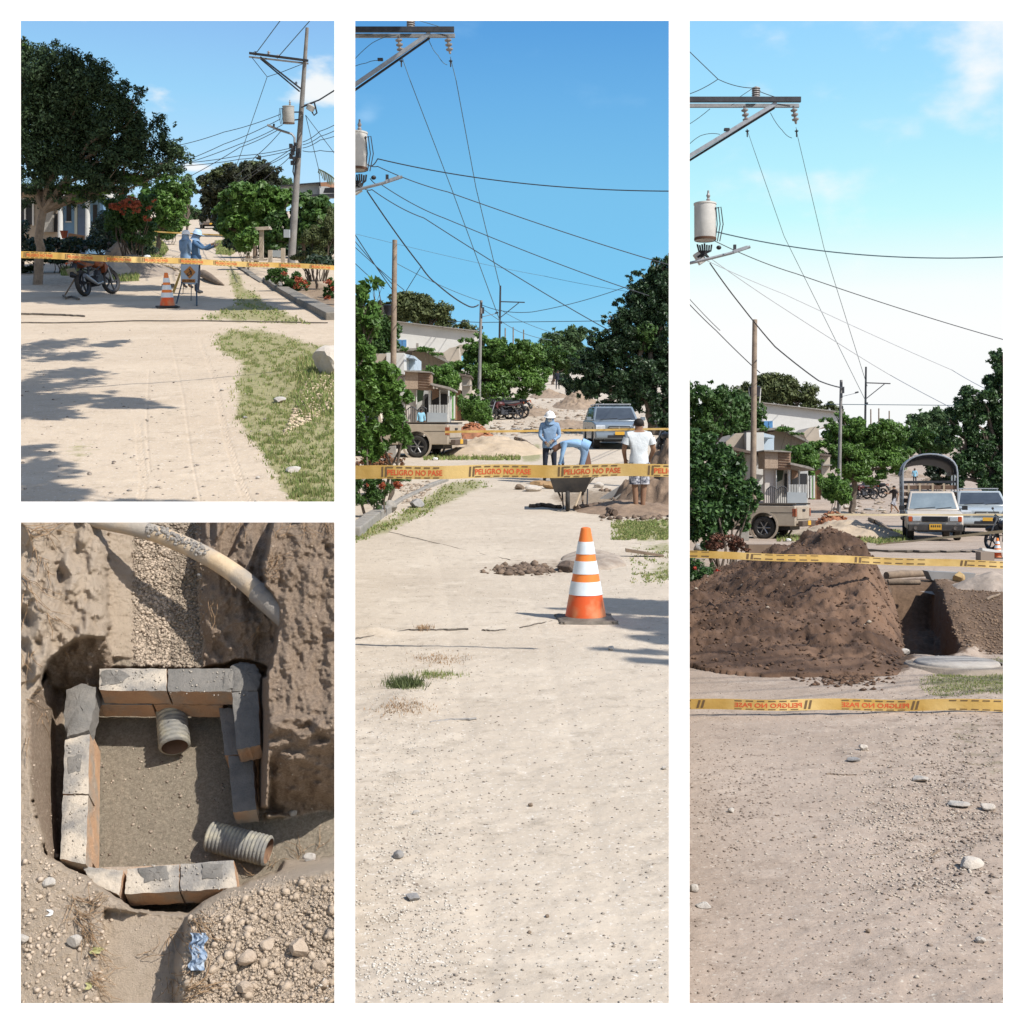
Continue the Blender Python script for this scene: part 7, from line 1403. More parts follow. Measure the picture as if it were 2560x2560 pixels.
def P2_scene():
    P = P2; near_gear(P, 0, 0, 0, Q2); street(P, Q2, (0, 0), (0, 0), (0, 0)); clutter(P, Q2, (0, 0)); y = 29
    span_wires(P, [([(1004, 140, y), (1025, 200, y), (1130, 475, 70), (1249, 800, 125)], 1.0, 0, wire_blue, 'left of the two long lines dropping to the distant crossarm'), ([(1126, 142, y), (1140, 200, y), (1190, 470, 70), (1249, 714, 124)], 1.0, 0, wire_blue, 'right of the two long lines dropping to the distant crossarm'),
        ([(905, 388, y), (944, 397, y), (1672+20, 478, 24)], 1.5, 22, None, 'thick black cable sagging across to the right edge'), ([(908, 404, y), (944, 416, y), (1120, 480, 32), (1680, 664, 54)], 1.2, 5, None, 'long cable from the transformer to the big right tree'),
        ([(925, 446, y), (954, 462, y), (1110, 545, 34), (1625, 740, 55)], 1.1, 6, None, 'cable from the lamp arm down to the dark tree'), ([(900, 462, y), (930, 474, y), (1060, 545, 36), (1545, 838, 57)], 1.2, 6, None, 'cable crossing low over the lane to the dark tree'),
        ([(918, 478, y), (1052, 665, 40), (1090, 708, 50), (1170, 765, 75), (1196, 762, 76)], 1.8, 4, None, 'thick twisted cable looping down to the concrete pole'), ([(1052, 668, 42), (1015, 728, 45)], .9, 0, None, 'short tie from the twisted cable toward the wooden pole'),
        ([(868, 556, 30), (985, 730, 60)], 1.2, 3, None, 'upper of the cables bunching behind the wooden pole'), ([(868, 580, 30), (985, 715, 60)], 1.0, 2, None, 'middle of the cables bunching behind the wooden pole'), ([(868, 600, 30), (1010, 725, 60)], .9, 2, None, 'lower of the cables bunching behind the wooden pole'), ([(868, 640, 30), (960, 722, 60)], .9, 2, None, 'lowest thin cable left of the wooden pole'),
        ([(1204, 762, 76), (1330, 780, 60), (1610, 700, 56)], .9, 8, wire_blue, 'slack cable from the concrete pole to the right tree'), ([(1120, 803, 110), (1204, 806, 76), (1540, 802, 57)], .9, 0, wire_blue, 'level teal cable above the lane'), ([(985, 655, 50), (1200, 752, 76)], .8, 6, wire_blue, 'thin cable from the wooden pole to the concrete pole'),
        ([(890, 585, 40), (1360, 690, 80), (1672+15, 745, 60)], .5, 4, wire_blue, 'faint hair thin line across the sky'), ([(1204, 770, 76), (1300, 830, 130), (1380, 850, 170)], .8, 3, wire_blue, 'cable running on from the concrete pole to the far end'), ([(1252, 775, 125), (1320, 810, 150), (1400, 836, 180)], .7, 2, wire_blue, 'far cable running on from the distant crossarm'),
        ([(868, 170, y), (930, 108, y), (990, 88, y)], .9, -4, wire_blue, 'jumper bowing from the pole to the crossarm'), ([(868, 176, y), (915, 158, y), (952, 152, y)], .9, -3, wire_blue, 'jumper from the pole to the clamp on the brace'), ([(1072, 100, y), (1095, 138, y), (1118, 162, y)], .9, 5, wire_blue, 'jumper hanging below the crossarm end'), ([(1036, 48, y), (1130, 76, y)], .9, 0, wire_blue, 'jumper from the post insulator to the crossarm end')], '', Q2)
    # big trees near the frame sides
    tree(P, 'mango_tree', 'huge dark mango tree overhanging the right side of the lane', 'tree', 56, (1640, 1130), [(1668, 700, 60, 60), (1640, 760, 70, 60), (1580, 830, 70, 60), (1660, 860, 60, 80), (1530, 880, 60, 50), (1500, 930, 56, 50), (1590, 950, 80, 60), (1560, 1000, 70, 40), (1650, 1000, 50, 60), (1475, 965, 36, 40), (1640, 665, 30, 26), (1600, 745, 36, 24), (1520, 800, 24, 18), (1680, 1060, 60, 40), (1486, 846, 34, 26), (1466, 900, 40, 36), (1436, 945, 34, 30), (1600, 700, 34, 26), (1556, 770, 30, 24)],
         92000, .17, M('leaf_mango2', (.05, .10, .038), (.016, .036, .02), rough=.5, island=True, trans=.12, spec=.4), .3, seed=141, sub=32, subr=.24, dep=.8, fill=.4, extra=[('painted_sun_leaves', [(1600, 830, 60, 40), (1530, 850, 40, 30), (1640, 760, 40, 40), (1560, 920, 60, 40)], 3000, .2, leafA)])  # sunlit patches of the mango crown put in as lighter leaves
    o_ = bush(P, 'breadfruit_bush', 'lush bright green bush with big leaves filling the left edge below the wooden pole', 'bush', 25, [(915, 960, 56, 60), (960, 950, 40, 46), (990, 1010, 40, 50), (910, 1050, 60, 60), (985, 1070, 44, 46), (930, 1110, 50, 40), (1000, 1100, 28, 30), (900, 880, 40, 40), (900, 1120, 30, 40)], 15000, .135, leafC, stems=14, tr=.03, seed=142, dep=.5, sub=24, subr=.26, fill=.35, aspect=.55)
    tree(P, 'papaya_tree', 'pale leafy branches reaching up at the left edge beside the wooden pole', 'tree', 27, (868, 1140), [(900, 720, 30, 24), (880, 790, 36, 46), (925, 800, 26, 40), (880, 850, 30, 40), (945, 708, 18, 16), (912, 760, 24, 30)], 2600, .19, leafC, .06, seed=143, aspect=.45, subr=.3)
    bush(P, 'flower_bed', 'dry reddish croton plants under the left bush', 'flower bed', 27, [(925, 1152, 24, 16), (965, 1150, 26, 16), (1000, 1154, 14, 10), (900, 1160, 16, 12)], 1500, .07, M('croton', (.28, .10, .05), (.10, .075, .04), island=True, rough=.7, trans=.1), seed=144)
    bush(P, 'flower_bed', 'green spiky plants with orange blossoms left of the kerb', 'flower bed', 21.5, [(905, 1225, 36, 34), (940, 1240, 26, 28), (985, 1195, 34, 16), (900, 1190, 34, 24), (950, 1215, 30, 20)], 6500, .075, leafA, seed=145, droop=.4, aspect=.2, extra=[('flowers', [(955, 1214, 8, 8), (994, 1212, 9, 9), (920, 1212, 5, 4)], 240, .05, flower)])
    # kerb and paving of the left verge
    kerb(P, [(862, 1340), (905, 1308), (950, 1282), (955, 1276)], .22, .14, 'rough concrete kerb at the lower left edge of the lane', concrete)
    kerb(P, [(958, 1274), (1000, 1248), (1060, 1220), (1110, 1202)], .12, .06, 'low worn kerb farther along the left verge', concrete)
    rock(P, 'concrete_chunk', 'leaning concrete chunk between the kerb and the flowers', 975, 1282, 36, 30, concrete, seed=150); rock(P, 'concrete_chunk', 'grey slab fragment on the left verge beside the grass', 1042, 1268, 40, 22, MATS['stone_grey'], dpx=60, seed=151)
    stones(P, 'rubble', 'rubble and dry stalks along the left verge', 'rubble', 500, area((990, 1200, 1090, 1275), [(1000, 1260), (1000, 1215), (1060, 1200), (1090, 1210), (1040, 1260)]), .03, .14, M('rubble', (.38, .31, .24), (.22, .17, .13), island=True, rough=.95), seed=152)
    # vehicles
    front_car(P, 'blue grey estate car with a roof rack, facing the viewer under the dark tree', P.g(1548, 1124), P.yaw(1548)+.13, paint('car_bluegrey', (.19, .23, .27), (.16, .195, .23), .25), 1.74, 1.62, .95, 'suv')
    motorcycle(P, 'motorcycle partly hidden at the right edge behind the man in the white shirt', P.g(1664, 1150), .3, BLACK_BIKE, scale=1.0)
    # people
    person(P, 'man in a white T-shirt and patterned shorts seen from behind, bare legged', P.g(1597, 1281), pi+P.yaw(1597)+.15, dict(elL=(.27, -.03, 1.13), wrL=(.22, -.20, .95), elR=(-.27, -.03, 1.13), wrR=(-.22, -.20, .95), hpL=(.08, 0, .88), knL=(.07, 0, .48), anL=(.05, 0, .09), knR=(-.09, 0, .48), anR=(-.07, 0, .09), toL=(.06, -.13, .04), toR=(-.08, -.13, .04)),
           whitecloth, M('patterned_shorts', (.03, .04, .07), (.55, .55, .58), 22, .9, detail=1), sleeves='short', legs='short', shoes=False, hair=True, fat=1.08, skin=M('skin_tan', (.22, .12, .075), (.27, .16, .10), 8, .6))
    person(P, 'worker in denim shirt, white helmet and face mask standing behind the wheelbarrow', P.g(1374, 1207), P.yaw(1374)+.1, dict(elL=(.24, -.02, 1.13), wrL=(.06, -.22, 1.02), elR=(-.24, -.04, 1.13), wrR=(-.12, -.25, .98), head=(0, -.05, 1.57), crown=(0, -.06, 1.66)), denim, navy, helmet=helmet_m, hair=False, mask=True, cape=denim, gloves=glove_m, fat=1.1)
    person(P, 'worker in denim bending far forward over the wheelbarrow', P.g(1446, 1212), radians(-86)+P.yaw(1446), dict(hip=(0, .16, .92), waist=(0, 0, 1.0), chest=(0, -.24, 1.03), neck=(0, -.44, .93), head=(0, -.55, .86), crown=(0, -.61, .81), shL=(.18, -.33, .98), elL=(.20, -.40, .70), wrL=(.14, -.46, .48), shR=(-.18, -.33, .98), elR=(-.20, -.38, .70), wrR=(-.14, -.36, .48), hpL=(.09, .16, .86), hpR=(-.09, .16, .86), knL=(.11, .08, .48), knR=(-.11, .10, .48), anL=(.12, .12, .09), anR=(-.12, .12, .09), toL=(.14, -.02, .04), toR=(-.14, -.02, .04), face=(0, -.5, -.85)),
           M('denim_light', (.26, .42, .62), (.19, .33, .52), 5, .9, .3, 14), denim, helmet=M('helmet_old', (.45, .43, .40), None, rough=.5), hair=False, fat=1.2)
    person(P, 'child in a pale blue shirt behind the gate of the porch house', P.at(1053, 1064, 53.5).xy.to_3d()+Vector((0, 0, float(P.gz(53.5))+.15)), P.yaw(1053), None, M('shirt_skyblue', (.25, .5, .65), None, rough=.9), navy, scale=.62)
    person(P, 'distant dark figure walking up the lane', P.g(1394, 974), P.yaw(1394), None, navy, navy, scale=1.0)
    # wheelbarrow
    o = P.g(1422, 1277); t = thing(P, 'wheelbarrow', 'dark wheelbarrow tipped toward the viewer below the tape, bending worker behind', 'wheelbarrow', o, P.yaw(1422)); k = o.y/F
    mb = MB(); vs = [(-.26, -.05, .34), (.30, -.05, .34), (.30, .38, .36), (-.26, .38, .36), (-.36, -.22, .64), (.42, -.22, .64), (.44, .62, .66), (-.38, .62, .66)]
    mb.add(vs, [(3, 2, 1, 0), (0, 1, 5, 4), (1, 2, 6, 5), (2, 3, 7, 6), (3, 0, 4, 7)]); mb.add([(x*.96, y_*.96+.01, z+.02) for x, y_, z in vs], [(0, 1, 2, 3), (4, 5, 1, 0), (5, 6, 2, 1), (6, 7, 3, 2), (7, 4, 0, 3)]); mb.build('tray', M('tray_steel', (.07, .072, .078), (.12, .11, .10), 6, .6), t, bevel=.008)
    mb = MB(); mb.ell((.03, .2, .54), (.32, .34, .10), 14, 8); mb.build('load', M('soil_load', (.24, .17, .12), (.18, .13, .09), 8, 1, .8, 20), t, smooth=True)
    wheel(t, (-.02, -.20, .19), .19, .08, spokes=4, rim=steel_d, moto=True)
    mb = MB(); mb.tube([(.25, -.26, .20), (.27, .3, .34), (.30, 1.0, .58)], .02, 6); mb.tube([(-.12, -.26, .20), (-.2, .3, .34), (-.26, 1.0, .58)], .02, 6); mb.build('handle', wood_mat, t, smooth=True)
    for x in (-.1, .27): mb = MB(); mb.tube([(x-.03, .42, .38), (x, .36, .0), (x+.07, .36, .0), (x+.08, .46, .38)], .016, 6); mb.build('leg', steel_d, t, smooth=True)
    mb = MB(); mb.tube([(.12, -.2, .10), (.22, -.05, .35), (.50, .1, .66)], .022, 6); mb.build('board', M('pale_board', (.40, .32, .23), None, rough=.9), t)
    cone(P, 'cone with its shade painted in brown, standing behind the bending worker', 1463, 1192, 92, brown=M('cone_shade_brown', (.13, .06, .035), (.09, .05, .035), 4, .7)); cone(P, 'large orange and white striped cone in the foreground', 1464, 1552, 232, dusty=True)  # brown on the far cone is shade put into the colour
    # tapes
    tape(P, 'foreground yellow PELIGRO NO PASE tape across the middle picture', (862, 1182), (1698, 1175), 8.2, 8.0, 34, 31, 0, 'PELIGRO NO PASE', 222, 955-222)
    o_ = P.at(1200, 1195, 8.05)
    tape(P, 'thin second tape strung across behind the standing worker', (1112, 1080), (1698, 1072), 36, 36, 6, 5, 0)
    # mud, rubble, spoil
    mudm = M('mud_lumps', (.20, .145, .105), (.09, .065, .05), island=True, rough=.95)
    stones(P, 'mud_lumps', 'scattered dark mud lumps left of the orange cone', 'mud', 420, lambda r, n: (lambda a, b: (1310+a*88, 1424+b*11+np.abs(a)*3))(r.normal(size=n)*.45, r.normal(size=n)*.5), .02, .12, mudm, .7, seed=160)
    heap(P, 'rock_slab', 'broad flat brownish slab of rock behind the orange cone', 'rock', (1478, 1402), None, .40, .85, .11, M('slab_rock', (.40, .34, .28), (.25, .20, .16), 5, .95, .8, 10), 3, ridge=.45, lump=.3)
    rock(P, 'mud_clump', 'largest dark mud clump touching the rock slab', 1420, 1426, 60, 24, M('mud_rock', (.16, .115, .085), (.09, .065, .05), 8, .95, .8, 20), dpx=120, seed=162)
    tag(slab(P, [(1565, 1372), (1660, 1388), (1660, 1393), (1565, 1380)], P.g(1600, 1392).y, .1, 'stick', wood_mat), 'flat weathered board lying at the edge of the right grass', 'board')
    for i, (u, v, w_, h_, m_, lab) in enumerate([(1330, 1228, 50, 16, MATS['limestone'], 'pale sandy sack in the debris left of the wheelbarrow'), (1300, 1224, 30, 14, wood_mat, 'brown lump at the left end of the debris'), (1378, 1222, 44, 20, M('tan_debris', (.46, .30, .15), (.25, .16, .09), 6, .9), 'tan and brown bundle in the debris behind the wheelbarrow'), (1350, 1212, 60, 12, MATS['tan_debris'], 'yellowish scraps on top of the debris'), (1495, 1218, 30, 14, None, 'white block right of the wheelbarrow tray')]): rock(P, 'debris', lab, u, v, w_, h_, m_, seed=170+i, cat='debris')
    rope(P, 'row of dark mud clods at the foot of the spoil', [(1440, 1276), (1480, 1272), (1500, 1268), (1525, 1284), (1540, 1290)], .06, MATS['mud_rock'], 'mud_row', 'mud'); rope(P, 'dark muddy ridge left of the wheelbarrow wheel', [(1325, 1271), (1360, 1268), (1405, 1274)], .05, MATS['mud_rock'], 'mud_row', 'mud')
    heap(P, 'spoil_heap', 'trampled brown spoil around the feet of the man in white', 'spoil heap', (1590, 1282), 23.4, 1.25, 1.5, .24, M('spoil_brown', (.30, .215, .15), (.17, .12, .085), 3, .95, 1.0, 12), 12, lump=.25)
    heap(P, 'spoil_heap', 'higher rubbly brown spoil heap at the right edge', 'spoil heap', (1672, 1250), 25.5, 1.15, 1.6, 1.15, MATS['spoil_brown'], 14, lump=.35)
    stones(P, 'rubble', 'clods and roots on the spoil by the right edge', 'rubble', 500, area((1500, 1225, 1690, 1300)), .03, .16, mudm, .7, seed=163)
    tag(slab(P, [(1476, 1262), (1530, 1228), (1590, 1192), (1604, 1196), (1560, 1240), (1520, 1262)], 26, .12, 'sheet', M('grey_sheet', (.27, .26, .25), (.2, .2, .2), 3, .7)), 'grey sheet lying slantwise left of the man in white', 'sheet')
    tag(slab(P, [(1520, 1256), (1578, 1218), (1588, 1240), (1560, 1262)], 25.6, .1, 'sheet', M('pale_sheet', (.36, .33, .29), (.28, .26, .23), 3, .8)), 'pale canvas sheet beside the legs of the man in white', 'sheet')
    rock(P, 'green_scrap', 'green weeds bunch under the pale canvas sheet', 1562, 1254, 40, 14, leafA, seed=165, cat='weeds')
    rope(P, 'dark hose lying across the lane from the left edge', [(862, 1604), (920, 1596), (1020, 1578), (1090, 1578), (1180, 1576)], .010); rope(P, 'short dark hose piece left of the cone base', [(1205, 1578), (1240, 1579), (1266, 1576)], .008); rope(P, 'dark stick touching the cone base', [(1300, 1572), (1340, 1562), (1400, 1552)], .007)
    rope(P, 'very thin cable lying slantwise across the lane', [(972, 1330), (1100, 1360), (1200, 1385), (1285, 1402)], .004); rope(P, 'long dry stick with a pale tip in the foreground', [(1075, 1808), (1120, 1802), (1200, 1799)], .006, MATS['stone_grey'], 'stick', 'stick')
    rope(P, 'dry root beside the grass tuft', [(985, 1724), (1010, 1728), (1040, 1722)], .004, wood_mat, 'root', 'root')
    tuft = lambda c, s: (lambda r, n: (c[0]+r.normal(size=n)*s[0], c[1]+r.normal(size=n)*s[1]))
    blades(P, 'grass_tuft', 'isolated green grass tuft on the pale lane at lower left', 900, tuft((1012, 1716), (22, 6)), .02, .07, seed=171, wid=.004, mat=leafD); blades(P, 'grass_tuft', 'thin grass tuft just right of the main one', 500, tuft((1090, 1690), (32, 4)), .01, .045, seed=172, wid=.004)
    blades(P, 'grass_tuft', 'dry straw patch above the green tuft', 700, tuft((1100, 1650), (34, 7)), .008, .03, seed=173, wid=.004, mat=dryroot); blades(P, 'grass_tuft', 'flat dry weed patch at lower left', 700, tuft((1010, 1780), (34, 8)), .008, .03, seed=174, wid=.004, mat=dryroot); blades(P, 'grass_tuft', 'tiny dry tuft on the dark hose', 160, tuft((1060, 1574), (10, 3)), .02, .05, seed=175, wid=.004, mat=dryroot)
    blades(P, 'grass', 'curved grass strip along the left kerb', 14000, area((862, 1198, 1232, 1362), [(862, 1345), (890, 1325), (1000, 1285), (1070, 1240), (1120, 1206), (1200, 1202), (1230, 1212), (1130, 1245), (1060, 1290), (960, 1330), (870, 1360)], 1, 6, .36), .02, .06, seed=176)
    blades(P, 'grass', 'green grass patch at the right edge behind the cone', 22000, area((1540, 1302, 1698, 1346), None, 1, 12, .36), .015, .05, seed=177); blades(P, 'grass', 'sparse dry grass right of the rock slab', 5000, area((1590, 1366, 1698, 1462), None, 1, 14, .46), .01, .04, seed=178)
    peb = M('pebble_mix', (.46, .41, .35), (.19, .155, .125), island=True, rough=.9); pebw = M('pebble_pale', (.58, .54, .48), (.44, .40, .34), island=True, rough=.9)
    stones(P, 'pebbles', 'small mixed pebbles strewn over the whole lane', 'pebbles', 4200, area((862, 1320, 1698, 2560), None, 1.3), .003, .015, peb, seed=180)
    stones(P, 'pebbles', 'pale grit concentrated at the left of the foreground', 'pebbles', 4200, lambda r, n: (1000+r.normal(size=n)*90, 1650+r.random(n)*850), .003, .014, pebw, seed=181)
    stones(P, 'pebbles', 'darker grit at the left of the foreground', 'pebbles', 1500, lambda r, n: (1030+r.normal(size=n)*110, 1600+r.random(n)*900), .003, .013, peb, seed=182)
    for i, (u, v, w_, h_, m_, lab) in enumerate([(996, 2148, 30, 18, MATS['stone_grey'], 'blue grey angular stone on the left of the foreground'), (1032, 2254, 46, 13, MATS['stone_grey'], 'long flat blue grey stone at lower left'), (1326, 2014, 13, 10, wood_mat, 'single dark pebble in the middle of the foreground'), (1368, 2290, 12, 8, wood_mat, 'dark pebble low in the foreground'), (1323, 2330, 12, 7, wood_mat, 'lowest dark pebble near the centre'), (1660, 1922, 16, 9, None, 'small pale stone near the right edge of the lane'), (1528, 1626, 18, 12, MATS['limestone'], 'white stone in the tree shade right of the cone'), (1170, 2276, 12, 9, MATS['limestone'], 'white pebble right of the long flat stone'), (1040, 2034, 22, 10, None, 'half buried pale stone casting a curved shadow')]): rock(P, 'stone', lab, u, v, w_, h_, m_, seed=190+i)
    # tree outside the frame at the right whose shade reaches the cone
    s2 = (P.M.to_3x3().inverted() @ SUN).normalized(); gr = []
    def over(U, V, z): q = P.g(U, V); return q+s2*(z/s2.z)
    for (U, V, rx, ry) in ((1500, 1515, .22, .16), (1560, 1505, .25, .2), (1620, 1510, .3, .3), (1680, 1520, .35, .4), (1600, 1550, .3, .3), (1670, 1570, .3, .3), (1420, 1523, .16, .08), (1560, 1528, .3, .22), (1680, 1600, .25, .15), (1600, 1628, .2, .04), (1660, 1655, .16, .05), (1500, 1500, .12, .06)): c = over(U, V, 5.6); gr.append((c.x, c.y, c.z, rx, ry, .25))
    shade_tree(P, 'tree standing outside the frame to the right, its shade reaching the orange cone', (11, 8, 0), gr, 9000, .11, 64, .10)
P2_scene()
def P3_scene():
    P = P3; near_gear(P, 863, 175, 0, Q3); y = 29
    street(P, Q3, (883, 201), (900, 199), (914, 203)); clutter(P, Q3, (900, 199))
    span_wires(P, [([(1867, 322, y), (1885, 375, y), (1960, 590, 70), (2168, 1010, 125)], .7, 0, wire_blue, 'left of the two long lines dropping into the bright sky'), ([(1990, 318, y), (1995, 345, y), (2060, 620, 70), (2168, 965, 125)], .7, 0, wire_blue, 'right of the two long lines dropping into the bright sky'),
        ([(1765, 572, y), (1785, 578, y), (2534, 641, 24)], 1.5, 28, wire_blue, 'thick blue cable sagging across to the right edge'), ([(1768, 592, y), (1786, 602, y), (1990, 684, 34), (2534, 856, 44)], 1.1, 5, None, 'long cable from the transformer to the right edge'),
        ([(1768, 652, y), (1960, 735, 40), (2380, 925, 60), (2480, 980, 52)], .8, 2, wire_glare, 'pale upper cable crossing the bright sky to the dark tree'), ([(1768, 640, y), (1961, 772, 40), (2226, 938, 70), (2440, 1050, 53)], .8, 2, wire_glare, 'pale lower cable crossing the bright sky to the dark tree'), ([(1775, 658, y), (1850, 760, 36), (1938, 867, 46), (2047, 952, 56), (2108, 970, 63)], 1.7, 2, None, 'thick twisted cable falling behind the wooden pole'),
        ([(1706, 742, 30), (1790, 826, 45), (1900, 932, 60)], 1.2, 2, None, 'dark cable at the left edge running to the wooden pole'), ([(1706, 728, 30), (1800, 826, 50)], .9, 2, None, 'thin cable beside the dark one at the left edge'), ([(2066, 1010, 90), (2107, 1011, 63), (2480, 1014, 60)], .9, 0, wire_blue, 'level cable behind the concrete pole'), 
        ([(1706, 112, y), (1795, 198, y)], 1.1, 0, None, 'line rising to the left edge from the black joint'), ([(1706, 240, y), (1795, 198, y), (1880, 220, y), (1985, 252, y)], 1.0, 5, None, 'jumper from the black joint over the crossarm'), ([(1838, 250, y), (1880, 222, y)], .8, 0, None, 'short jumper left of the post insulator'), ([(1706, 320, y), (1775, 272, y)], .8, 3, None, 'jumper crossing behind the crossarm'),
        ([(1706, 380, y), (1750, 340, y), (1800, 336, y)], .8, -4, None, 'curved jumper from the pole to the brace'), ([(1926, 282, y), (1955, 325, y), (1980, 345, y)], .8, 4, None, 'slack jumper hanging below the crossarm end')], '', Q3)
    tree(P, 'mango_tree', 'tall dark tree overhanging the right side of the right picture', 'tree', 52, (2560, 1360), [(2500, 890, 34, 22), (2520, 950, 60, 50), (2460, 1000, 60, 44), (2520, 1060, 60, 60), (2420, 1040, 50, 46), (2450, 1110, 60, 50), (2380, 1090, 36, 36), (2480, 1180, 60, 50), (2420, 1160, 46, 36), (2530, 1160, 40, 60), (2500, 1220, 50, 30), (2395, 1190, 30, 30), (2350, 1140, 24, 18), (2372, 1046, 10, 12)],
         64000, .165, M('leaf_mango3', (.07, .14, .042), (.02, .048, .022), rough=.5, island=True, trans=.15, spec=.35), .3, seed=241, sub=32, subr=.24, dep=.7, fill=.4)
    bush(P, 'breadfruit_bush', 'lush dark green bush with big leaves filling the left edge of the right picture', 'bush', 25, [(1760, 1170, 70, 60), (1820, 1160, 40, 50), (1850, 1230, 44, 60), (1760, 1260, 70, 60), (1830, 1290, 50, 50), (1760, 1330, 50, 40), (1740, 1110, 50, 40), (1790, 1115, 30, 26), (1880, 1240, 22, 40)], 19000, .125, M('leaf_lush', (.085, .175, .045), (.024, .06, .024), rough=.5, island=True, trans=.2, spec=.35), stems=14, tr=.03, seed=242, dep=.5, sub=26, subr=.26, fill=.35, aspect=.5)
    tree(P, 'tree', 'tall green hedge of trees left of the wooden pole in the right picture', 'tree', 58, (1720, 1250), [(1750, 1000, 60, 44), (1800, 1010, 40, 34), (1830, 1040, 30, 40), (1760, 1060, 60, 40), (1720, 990, 40, 36), (1775, 970, 30, 20)], 14000, .2, leafA, .15, seed=243, sub=22, subr=.26)
    bush(P, 'flower_bed', 'dry reddish brown plants under the left bush of the right picture', 'flower bed', 23.5, [(1800, 1352, 30, 18), (1840, 1358, 26, 18), (1780, 1365, 20, 16), (1862, 1372, 12, 10)], 2600, .06, M('croton2', (.16, .065, .04), (.06, .035, .025), island=True, rough=.8), seed=244)
    bush(P, 'flower_bed', 'low green plants with a red blossom at the left edge above the dark earth', 'flower bed', 18.2, [(1750, 1440, 40, 34), (1790, 1460, 24, 24), (1735, 1470, 24, 24), (1730, 1410, 26, 26)], 4200, .06, MATS['leaf_lush'], seed=245, aspect=.3, extra=[('flowers', [(1795, 1430, 9, 7), (1738, 1420, 4, 4)], 90, .045, flower_r)])
    kerb(P, [(1698, 1530), (1760, 1492), (1800, 1468), (1850, 1440)], .22, .12, 'pale broken kerb running up the left edge beside the dark earth', M('kerb_grey', (.30, .28, .25), (.2, .185, .165), 4, .95, .5, 16)); tag(slab(P, rect(1872, 1362, 1948, 1392), 31, .5, 'low_wall', M('wall_brown', (.20, .145, .105), (.14, .10, .075), 4, .95)), 'low brown retaining wall just above the barrier tape', 'wall')
    rock(P, 'concrete_chunk', 'grey concrete chunk by the croton plants', 1744, 1376, 26, 20, MATS['stone_grey'], seed=250)
    # dark spoil heap and trench edge
    dm = M('dark_earth', (.105, .062, .039), (.058, .034, .022), 4.5, .95, 1.0, 9, c3=(.165, .10, .064), sc3=1.4)
    def spoil():
        n = 190; X, Y = np.meshgrid(np.linspace(.9, 5.2, n), np.linspace(9.8, 22.5, 260)); U, V = P.proj(X, Y, 0*X)
        e = lambda cx, cy, rx, ry, h_, p_=1.0: h_*np.clip(1-np.hypot((X-cx)/rx, (Y-cy)/ry), 0, 1)**p_
        Z = np.maximum.reduce([e(3.95, 15.8, 2.0, 5.4, 1.02, .9), e(3.2, 12.9, 1.5, 2.7, .40, .8), e(2.5, 13.6, 1.3, 3.3, .40, .8), e(2.1, 14.5, 1.2, 4.2, .36, .8)])
        lim = (2262-(V-1460)*-.2-1280)/F*Y; edge = np.clip((np.interp(V, [1380, 1458, 1500, 1560, 1640], [2222, 2228, 2236, 2250, 2262])-U)/85, 0, 1); Z *= edge**.75
        m = Z > .015; Z = Z*(1+.22*(fbm(X*2.6, Y*2.6, 4, 31)-.5))+np.clip(Z*6, 0, 1)*(.15*(fbm(X*5, Y*5, 4, 32)-.5)+.09*(fbm(X*22, Y*22, 3, 33)-.5)+.03*(fbm(X*60, Y*60, 2, 34)-.5))+.005; Z = np.where(m, np.maximum(Z, -.01), -.1)
        I = np.arange(X.size).reshape(X.shape); f = np.stack([I[:-1, :-1], I[:-1, 1:], I[1:, 1:], I[1:, :-1]], -1).reshape(-1, 4); ok = ((U > 1700) & m).ravel(); f = f[ok[f].any(1) & ((U > 1696).ravel()[f].all(1))]
        org = Vector((3.2, 15, 0)); o = bpy.data.objects.new('earth_heap', raw('earth_heap', np.stack([X-3.2, Y-15, Z], -1), f, dm, smooth=True)); link(o, P, None, org); tag(o, 'large heap of dark excavated earth beside the open trench', 'earth heap'); return lambda x, y_: Z[np.clip(((y_-9.8)/12.7*259).astype(int), 0, 259), np.clip(((x-.9)/4.3*(n-1)).astype(int), 0, n-1)]
    hz = spoil(); r = np.random.default_rng(5)
    def on(U, V): y_ = 10.2+11*r.random(len(U)); x = 1.2+3.3*r.random(len(U)); z = hz(x, y_); k = z > .02; return x[k], y_[k], z[k]
    st = stones; clm = M('earth_clods', (.15, .09, .058), (.07, .042, .027), island=True, rough=1)
    st(P, 'earth_clods', 'clods covering the dark earth heap', 'clods', 9000, area((1724, 1300, 2200, 1600)), .008, .055, clm, .75, seed=251, zof=on)
    st(P, 'earth_clods', 'pale stones mixed into the dark earth heap', 'stones', 90, area((1724, 1300, 2200, 1600)), .02, .09, M('pale_bits', (.34, .29, .23), (.22, .17, .13), island=True, rough=.95), .7, seed=252, zof=on)
    st(P, 'mud_lumps', 'scattered mud at the foot of the heap in front of the trench', 'mud', 900, lambda r_, n: (2120+r_.normal(size=n)*50, 1690+r_.normal(size=n)*14), .012, .07, clm, .6, seed=253)
    st(P, 'earth_clods', 'loose clods on the bank right of the trench', 'clods', 3400, area((2340, 1450, 2534, 1650), [(2335, 1455), (2534, 1470), (2534, 1640), (2400, 1640), (2360, 1520)]), .008, .05, M('bank_clods', (.24, .165, .11), (.12, .08, .055), island=True, rough=1), .7, seed=254)
